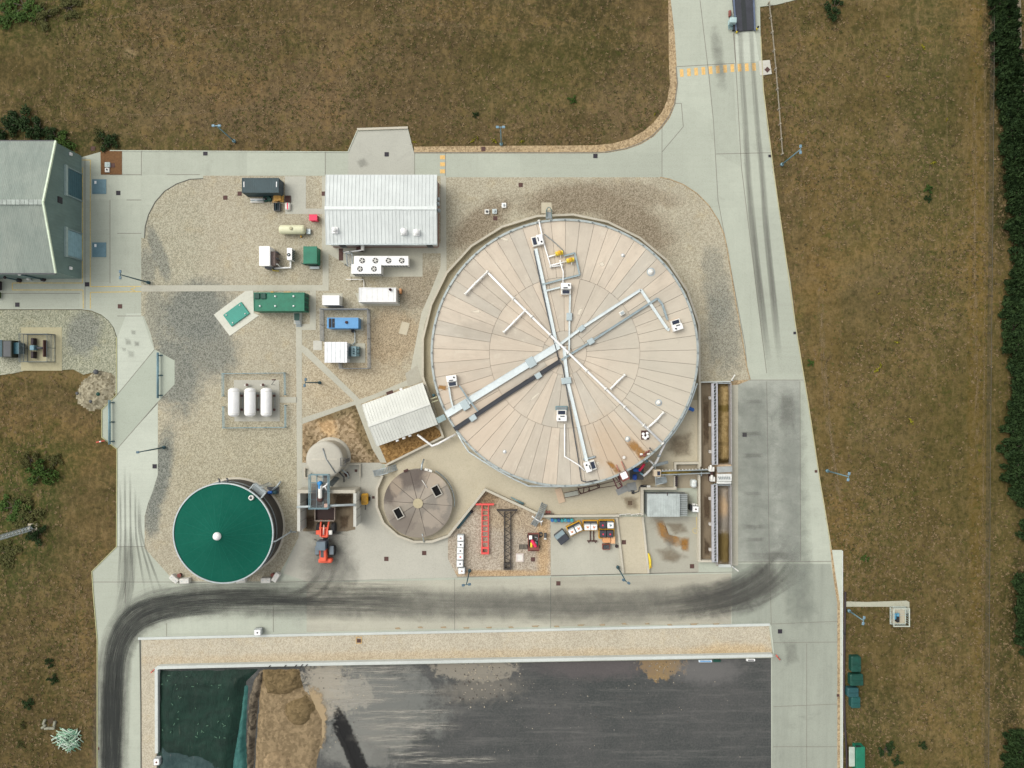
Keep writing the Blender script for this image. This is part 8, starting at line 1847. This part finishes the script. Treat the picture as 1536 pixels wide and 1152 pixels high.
# lattice mast at the left edge
r = thing('lattice_mast', 'steel lattice mast rising from the green scrub at the left edge', 'mast', 50, 792)
m = MB(); hh = 12.0
for a in range(3):
    t = 2 * math.pi * a / 3; m.tube([(.55 * math.cos(t), .55 * math.sin(t), 0), (.4 * math.cos(t), .4 * math.sin(t), hh)], .06, 6)
pieces(m, 'leg', m_galv, r); m = MB()
for k in range(16):
    z0, z1 = hh * k / 16, hh * (k + 1) / 16
    for a in range(3):
        t0, t1 = 2 * math.pi * a / 3, 2 * math.pi * (a + 1) / 3; q = .55 - .15 * k / 16; m.bar((q * math.cos(t0), q * math.sin(t0), z0), (q * math.cos(t1), q * math.sin(t1), z1), .05, .05); m.bar((q * math.cos(t0), q * math.sin(t0), z1), (q * math.cos(t1), q * math.sin(t1), z1), .05, .05)
m.build('lacing', m_galv, r); m = MB(); m.box((0, 0, .1), (1.6, 1.6, .3)); m.build('base', m_slab, r)
r = thing('pipe_pile', 'loose pile of pale green plastic pipes in the field', 'pile', 103, 1108, -.1)
rp = random.Random(5); protos = []
for k in range(4):
    m = MB(); m.tube([(-.8 - .13 * k, 0, 0), (.8 + .13 * k, 0, 0)], .075, 6); protos.append(m.build('pipe', plain('pipe_green_%d' % k, [(.24, .40, .27), (.38, .50, .38), (.13, .27, .18), (.47, .56, .47)][k], .5), r))
for k in range(92):
    o = protos[k % 4] if k < 4 else protos[k % 4].copy()
    if k >= 4: C.objects.link(o); o.parent = r
    ang = rp.choice((2.5, 2.6, 2.75, .5, 1.1)) + rp.gauss(0, .15); d = rp.random() ** .55 * 1.75; aa = rp.uniform(0, 6.28)
    o.location = (d * math.cos(aa) * 1.15, d * math.sin(aa), .12 + (1 - d / 1.9) * .75 * rp.random() + .1 * rp.random()); o.rotation_euler = (0, rp.gauss(0, .08), ang)
r = thing('stone_ring', 'grey broken stone blocks above the pipe pile', 'rubble', 75, 1084, -.1)
for x, y, a in ((-.9, .2, 1.2), (-.4, -.9, .1), (.5, -.9, .05), (.9, -.1, 1.4), (-1.0, -.6, .7)): m = MB(); m.cbox((x, y, .18), (1.0, .4, .36), .08, a); m.build('block', plain('stone', (.24, .24, .18), .9, var=.3, scale=3), r)
m = MB(); m.box((.2, .3, .05), (1.0, .9, .1), .4); m.build('dark_hollow', plain('hollow', (.06, .04, .02), .95), r)
# ================================================================ PLANTS
def leafmat(name, a, b):
    t = NT(name); n = t.noise(t.pos(), .9, 5, .7); n2 = t.noise(t.pos(), 6.0, 3, .7); col = t.mix(t.rng(n, .3, .7), a, b); col = t.mix(t.rng(n2, .45, .75, 0, .5), col, sc(b, 1.5)); return t.finish(col, .8, spec=.15)
lm = [leafmat('leaf_green', (.025, .058, .012), (.065, .11, .022)), leafmat('leaf_dark', (.012, .027, .009), (.030, .055, .016)), leafmat('leaf_olive', (.045, .05, .015), (.09, .09, .03))]
m_bark = plain('bark', (.07, .055, .04), .95)
def crown(seed, n=900, leaf=.22, flat=.55, clumps=16, spread=.85):
    q = random.Random(seed); m = MB(); cs = []
    for k in range(clumps):
        a = q.uniform(0, 6.28); d = q.random() ** .6 * spread; cs.append((d * math.cos(a), d * math.sin(a), flat * (.35 + .75 * q.random() * (1.1 - d)), q.uniform(.16, .34)))
    for k in range(n):
        cx, cy, cz, cr = q.choice(cs); v = Vector((q.gauss(0, 1), q.gauss(0, 1), q.gauss(0, 1))).normalized() * cr * (.5 + .5 * q.random()); c = Vector((cx, cy, max(.03, cz + v.z * .8))) + Vector((v.x, v.y, 0))
        a = Vector((q.gauss(0, 1), q.gauss(0, 1), q.gauss(0, .6))).normalized() * leaf * q.uniform(.5, 1.0); b = a.orthogonal().normalized() * leaf * .45 * q.uniform(.6, 1.1); b.rotate(Matrix.Rotation(q.uniform(0, 6), 3, a.normalized()))
        m.add([c - a, c + b * .9, c + a, c - b * .9], [(0, 1, 2, 3)])
    return m
crowns = {}
def plant(name, label, px, py, rad, height, li, seed, group, cat='bush'):
    r = thing(name, label, cat, px, py, -.1, R(seed * 47 % 360), group); key = (seed % 3, li, name == 'tree')
    if key not in crowns:
        o = (crown(seed % 3 + 50, 2600, .15, .7, 34, 1.0) if name == 'tree' else crown(seed % 3 + 50, 1100, .12)).build('crown', lm[li], r)
        m = MB()
        for k in range(6): a = k * 1.05; m.tube([(0, 0, 0), (.18 * math.cos(a), .18 * math.sin(a), .25), (.5 * math.cos(a), .5 * math.sin(a), .5)], [.05, .035, .012], 6)
        t = m.build('trunk', m_bark, r); crowns[key] = (o, t)
    else:
        for s_ in crowns[key]: c = s_.copy(); C.objects.link(c); c.parent = r
    r.scale = (rad, rad * (.85 + .3 * ((seed * 7) % 5) / 5), height)
    return r
GB = 'bushes in the rough grass'
for i, (x, y, rd, hh, li, lb) in enumerate([(67, 708, 2.9, 2.4, 0, 'round bright green bush in the left-hand field'), (47, 690, 1.8, 1.2, 2, 'low olive bush touching the round green bush'), (82, 692, 1.6, 1.0, 2, 'small olive bush up and right of the round green bush'), (40, 770, 3.2, 1.4, 2, 'low green scrub above the lattice mast'), (22, 760, 2.8, 1.3, 0, 'green scrub patch at the left edge near the mast'), (58, 800, 2.2, 1.6, 1, 'dark bush at the base of the lattice mast'), (15, 830, 2.4, .9, 2, 'low scrub below the lattice mast'), (75, 994, .9, .9, 1, 'tiny dark bush, upper one right of centre in the lower left field'), (80, 1018, 1.1, 1.0, 1, 'small dark bush above the pipe pile'), (43, 1054, 1.1, .9, 1, 'small dark bush left of the stone blocks'), (36, 1087, .7, .7, 2, 'tiny olive bush left of the pipe pile'), (32, 1117, .9, .6, 2, 'tiny low bush at the lower left'), (35, 186, 2.8, 2.0, 1, 'dark green bush above the hall roof'), (12, 192, 2.4, 1.8, 1, 'dark bush at the left edge above the hall'), (60, 194, 2.2, 1.6, 1, 'dark bush near the upper gable of the hall'), (97, 214, 2.4, 1.6, 0, 'bright bush at the upper corner of the hall'), (84, 206, 1.7, 1.3, 1, 'dark bush squeezed beside the hall gable'), (163, 214, 1.9, 1.4, 1, 'dark bush above the brown pad'), (150, 205, 1.4, 1.0, 2, 'small olive bush above the brown pad'), (38, 10, 3.2, 1.5, 0, 'green bush in the upper left corner'), (70, 24, 2.8, 1.2, 2, 'low olive bush in the upper left corner'), (15, 25, 2.4, 1.2, 0, 'green bush on the left edge of the upper left corner'), (105, 12, 2.2, 1.0, 2, 'low olive bush along the top edge'), (858, 150, .9, .7, 0, 'small green bush in the grass above the tank'), (713, 172, .6, .6, 1, 'tiny dark tuft in the grass above the verge'), (1250, 14, 2.2, 1.8, 1, 'dark bush right of the entrance road'), (1392, 285, .9, .8, 0, 'small green bush in the right-hand field'), (1391, 299, .7, .7, 1, 'small dark bush below the green one in the right-hand field'), (1328, 1122, 1.6, 1.0, 1, 'dark bush right of the green skip'), (1345, 1140, 1.1, .8, 1, 'dark tuft at the lower edge right of the skip'), (1384, 1117, .9, .7, 1, 'dark tuft in the lower right field'), (1297, 838, .8, .6, 0, 'small green bush right of the road near the path'), (1215, 545, .7, .5, 0, 'tiny green bush at the roadside')]):
    plant('bush', lb, x, y, rd, hh, li, i, GB)
yl = leafmat('leaf_yellow', (.12, .12, .012), (.28, .25, .02))
GY = 'yellow flowering weeds'; ypro = None; k = 0
for x, y, lb in ((622, 213, 'yellow weed at the corner of the loading bay'), (709, 211, 'left yellow weed of the cluster by the verge lamp'), (716, 208, 'middle yellow weed of the cluster by the verge lamp'), (741, 212, 'right yellow weed of the cluster by the verge lamp'), (783, 213, 'lone yellow weed along the verge'), (982, 172, 'yellow weed on the verge curve'), (1385, 71, 'yellow weed high in the right-hand field'), (1332, 115, 'yellow weed right of the timber rail'), (1314, 555, 'large yellow weed in the middle of the right-hand field'), (1320, 548, 'second yellow weed in the middle of the right-hand field'), (1468, 676, 'pale yellow weed near the right edge'), (1400, 245, 'yellow weed in the upper right field'), (1420, 180, 'yellow weed near the wire fence'), (1367, 632, 'yellow weed below the middle of the right-hand field'), (1345, 513, 'yellow weed above the middle of the right-hand field'), (1318, 440, 'yellow weed halfway down the right-hand field')):
    if ypro is None:
        ypro = thing('weed', lb, 'weed', x, y, -.1, 0, GY); crown(91, 90, .3, .6, 6).build('foliage', yl, ypro); ypro.scale = (.4, .36, .3)
    else: o = dup(ypro, P(x, y, -.1), k * .9, lb, GY); sc_ = .28 + .4 * ((k * 3) % 5) / 5; o.scale = (sc_, sc_, .4)
    k += 1
# hedge of dark trees along the right edge
GH_ = 'dark hedge trees along the right edge'
hed = [(1490 + 34 * t - 2, -25 + 355 * t) for t in [i / 17 for i in range(18)]]
k = 0
hp = [(x + 3, y, 1.8 if i < 4 else 2.0) for i, (x, y) in enumerate(hed)] + [(x + 14, y + 11, 1.6) for x, y in hed[1::1]] + [(1524 + 9 * math.sin(i), 345 + i * 30, 2.5) for i in range(14)] + [(1540, 420 + i * 45, 3.0) for i in range(8)] + [(1535, 880, 2.4), (1540, 905, 2.6), (1539, 935, 2.4), (1537, 965, 2.2), (1518, 1105, 1.9), (1520, 1128, 2.3), (1519, 1150, 2.2), (1538, 795, 2.0)]
HL_ = ['dark hedge tree beside the upper end of the grey track', 'dark hedge tree in the broad upper right hedge', 'dark hedge tree on the outer side of the upper right hedge', 'dark hedge tree in the thin hedge strip halfway down the right edge', 'dark hedge tree in the gappy lower right hedge']
for i, (x, y, rd) in enumerate(hp):
    plant('tree', HL_[0 if i < 6 else 1 if i < 18 else 2 if i < 35 else 3 if i < 57 else 4], x, y, rd, 3.2 + .5 * (i % 3), 1, i, GH_, 'tree')
sheet('track', [(1518, -60), (1530, -60), (1533, 60), (1540, 160), (1560, 300), (1552, 300), (1530, 150), (1522, 60)], -.03, plain('track_dirt', (.20, .17, .12), .95, var=.25, scale=.6), -.2)
# worn wheel lines in the grass
d_worn = decal('worn_grass', (.24, .18, .105), .42, .68, .75, .35, 3)
for pts, wd in (([(100, 66), (150, 62), (210, 59), (280, 49), (360, 37), (420, 30)], 3), ([(250, 73), (300, 66), (360, 57), (430, 50)], 3), ([(120, 38), (180, 24), (240, 14), (310, 5), (360, -6)], 7), ([(150, 170), (250, 172), (330, 166), (420, 158)], 4), ([(560, 40), (640, 36), (700, 38)], 8), ([(1478, -20), (1478, 400), (1475, 800), (1474, 1200)], 5), ([(1462, 100), (1463, 420), (1467, 700)], 9), ([(1420, 40), (1421, 300), (1416, 600)], 2), ([(1230, 430), (1240, 600), (1262, 760)], 12), ([(118, 830), (112, 930), (120, 1020)], 5)):
    strip('worn_line', pts, wd, d_worn, -.085, 5, .1)
# dry grass tussocks
q = random.Random(77); tm = [MB() for _ in range(1)][0]
road_poly = [Vector(p) for p in W(PAVE)]
def inside(x, y, poly):
    ins = False; n = len(poly)
    for i in range(n):
        a, b = poly[i], poly[(i + 1) % n]
        if (a[1] > y) != (b[1] > y) and x < (b[0] - a[0]) * (y - a[1]) / (b[1] - a[1]) + a[0]: ins = not ins
    return ins
wg = W([(-90, 464), (176, 464), (176, 614), (116, 614), (100, 556), (-90, 575)]); vg = W([(1001, 95), (1003, 150), (965, 195), (890, 216), (620, 218), (620, 232), (1020, 232), (1020, 95)])
cnt = 0
while cnt < 26000:
    px, py = q.uniform(-30, 1566), q.uniform(-30, 1182)
    if 215 < px < 1000 and py > 235: continue
    if 180 < px < 1130 and py > 240: continue
    p = P(px, py)
    if inside(p.x, p.y, road_poly) or inside(p.x, p.y, wg) or inside(p.x, p.y, vg): continue
    den = mnoise.noise((p.x * .06, p.y * .06, 3.3)) + .5 * mnoise.noise((p.x * .25, p.y * .25, 8))
    if den < q.uniform(-.6, .5): continue
    cnt += 1; rad = q.uniform(.10, .30); hgt = q.uniform(.05, .2); m_i = 0 if q.random() < .5 else (1 if q.random() < .5 else (2 if q.random() < .85 else 3))
    if den > .35 and q.random() < .3: m_i = 2
    tm.mat(m_i); n = 4
    for b in range(n):
        a = 2 * math.pi * (b + q.random()) / n; c_, s_ = math.cos(a), math.sin(a); w_ = rad * .35
        tm.add([(p.x - s_ * w_ * .5, p.y + c_ * w_ * .5, -.1), (p.x + s_ * w_ * .5, p.y - c_ * w_ * .5, -.1), (p.x + c_ * rad + s_ * w_ * .4, p.y + s_ * rad - c_ * w_ * .4, -.1 + hgt), (p.x + c_ * rad - s_ * w_ * .4, p.y + s_ * rad + c_ * w_ * .4, -.1 + hgt)], [(0, 1, 2, 3)])
gm = [plain('dry_blade', (.20, .145, .08), .9, var=.3, scale=.5, spec=.1), plain('brown_blade', (.12, .085, .045), .9, var=.3, scale=.5, spec=.1), plain('olive_blade', (.070, .070, .022), .9, var=.3, scale=.5, spec=.1), plain('dark_blade', (.05, .042, .022), .9, var=.3, scale=.5, spec=.1)]
stuff(tm.build('dry_grass', gm), 'tufts of dry brown and olive grass covering the fields', 'grass')
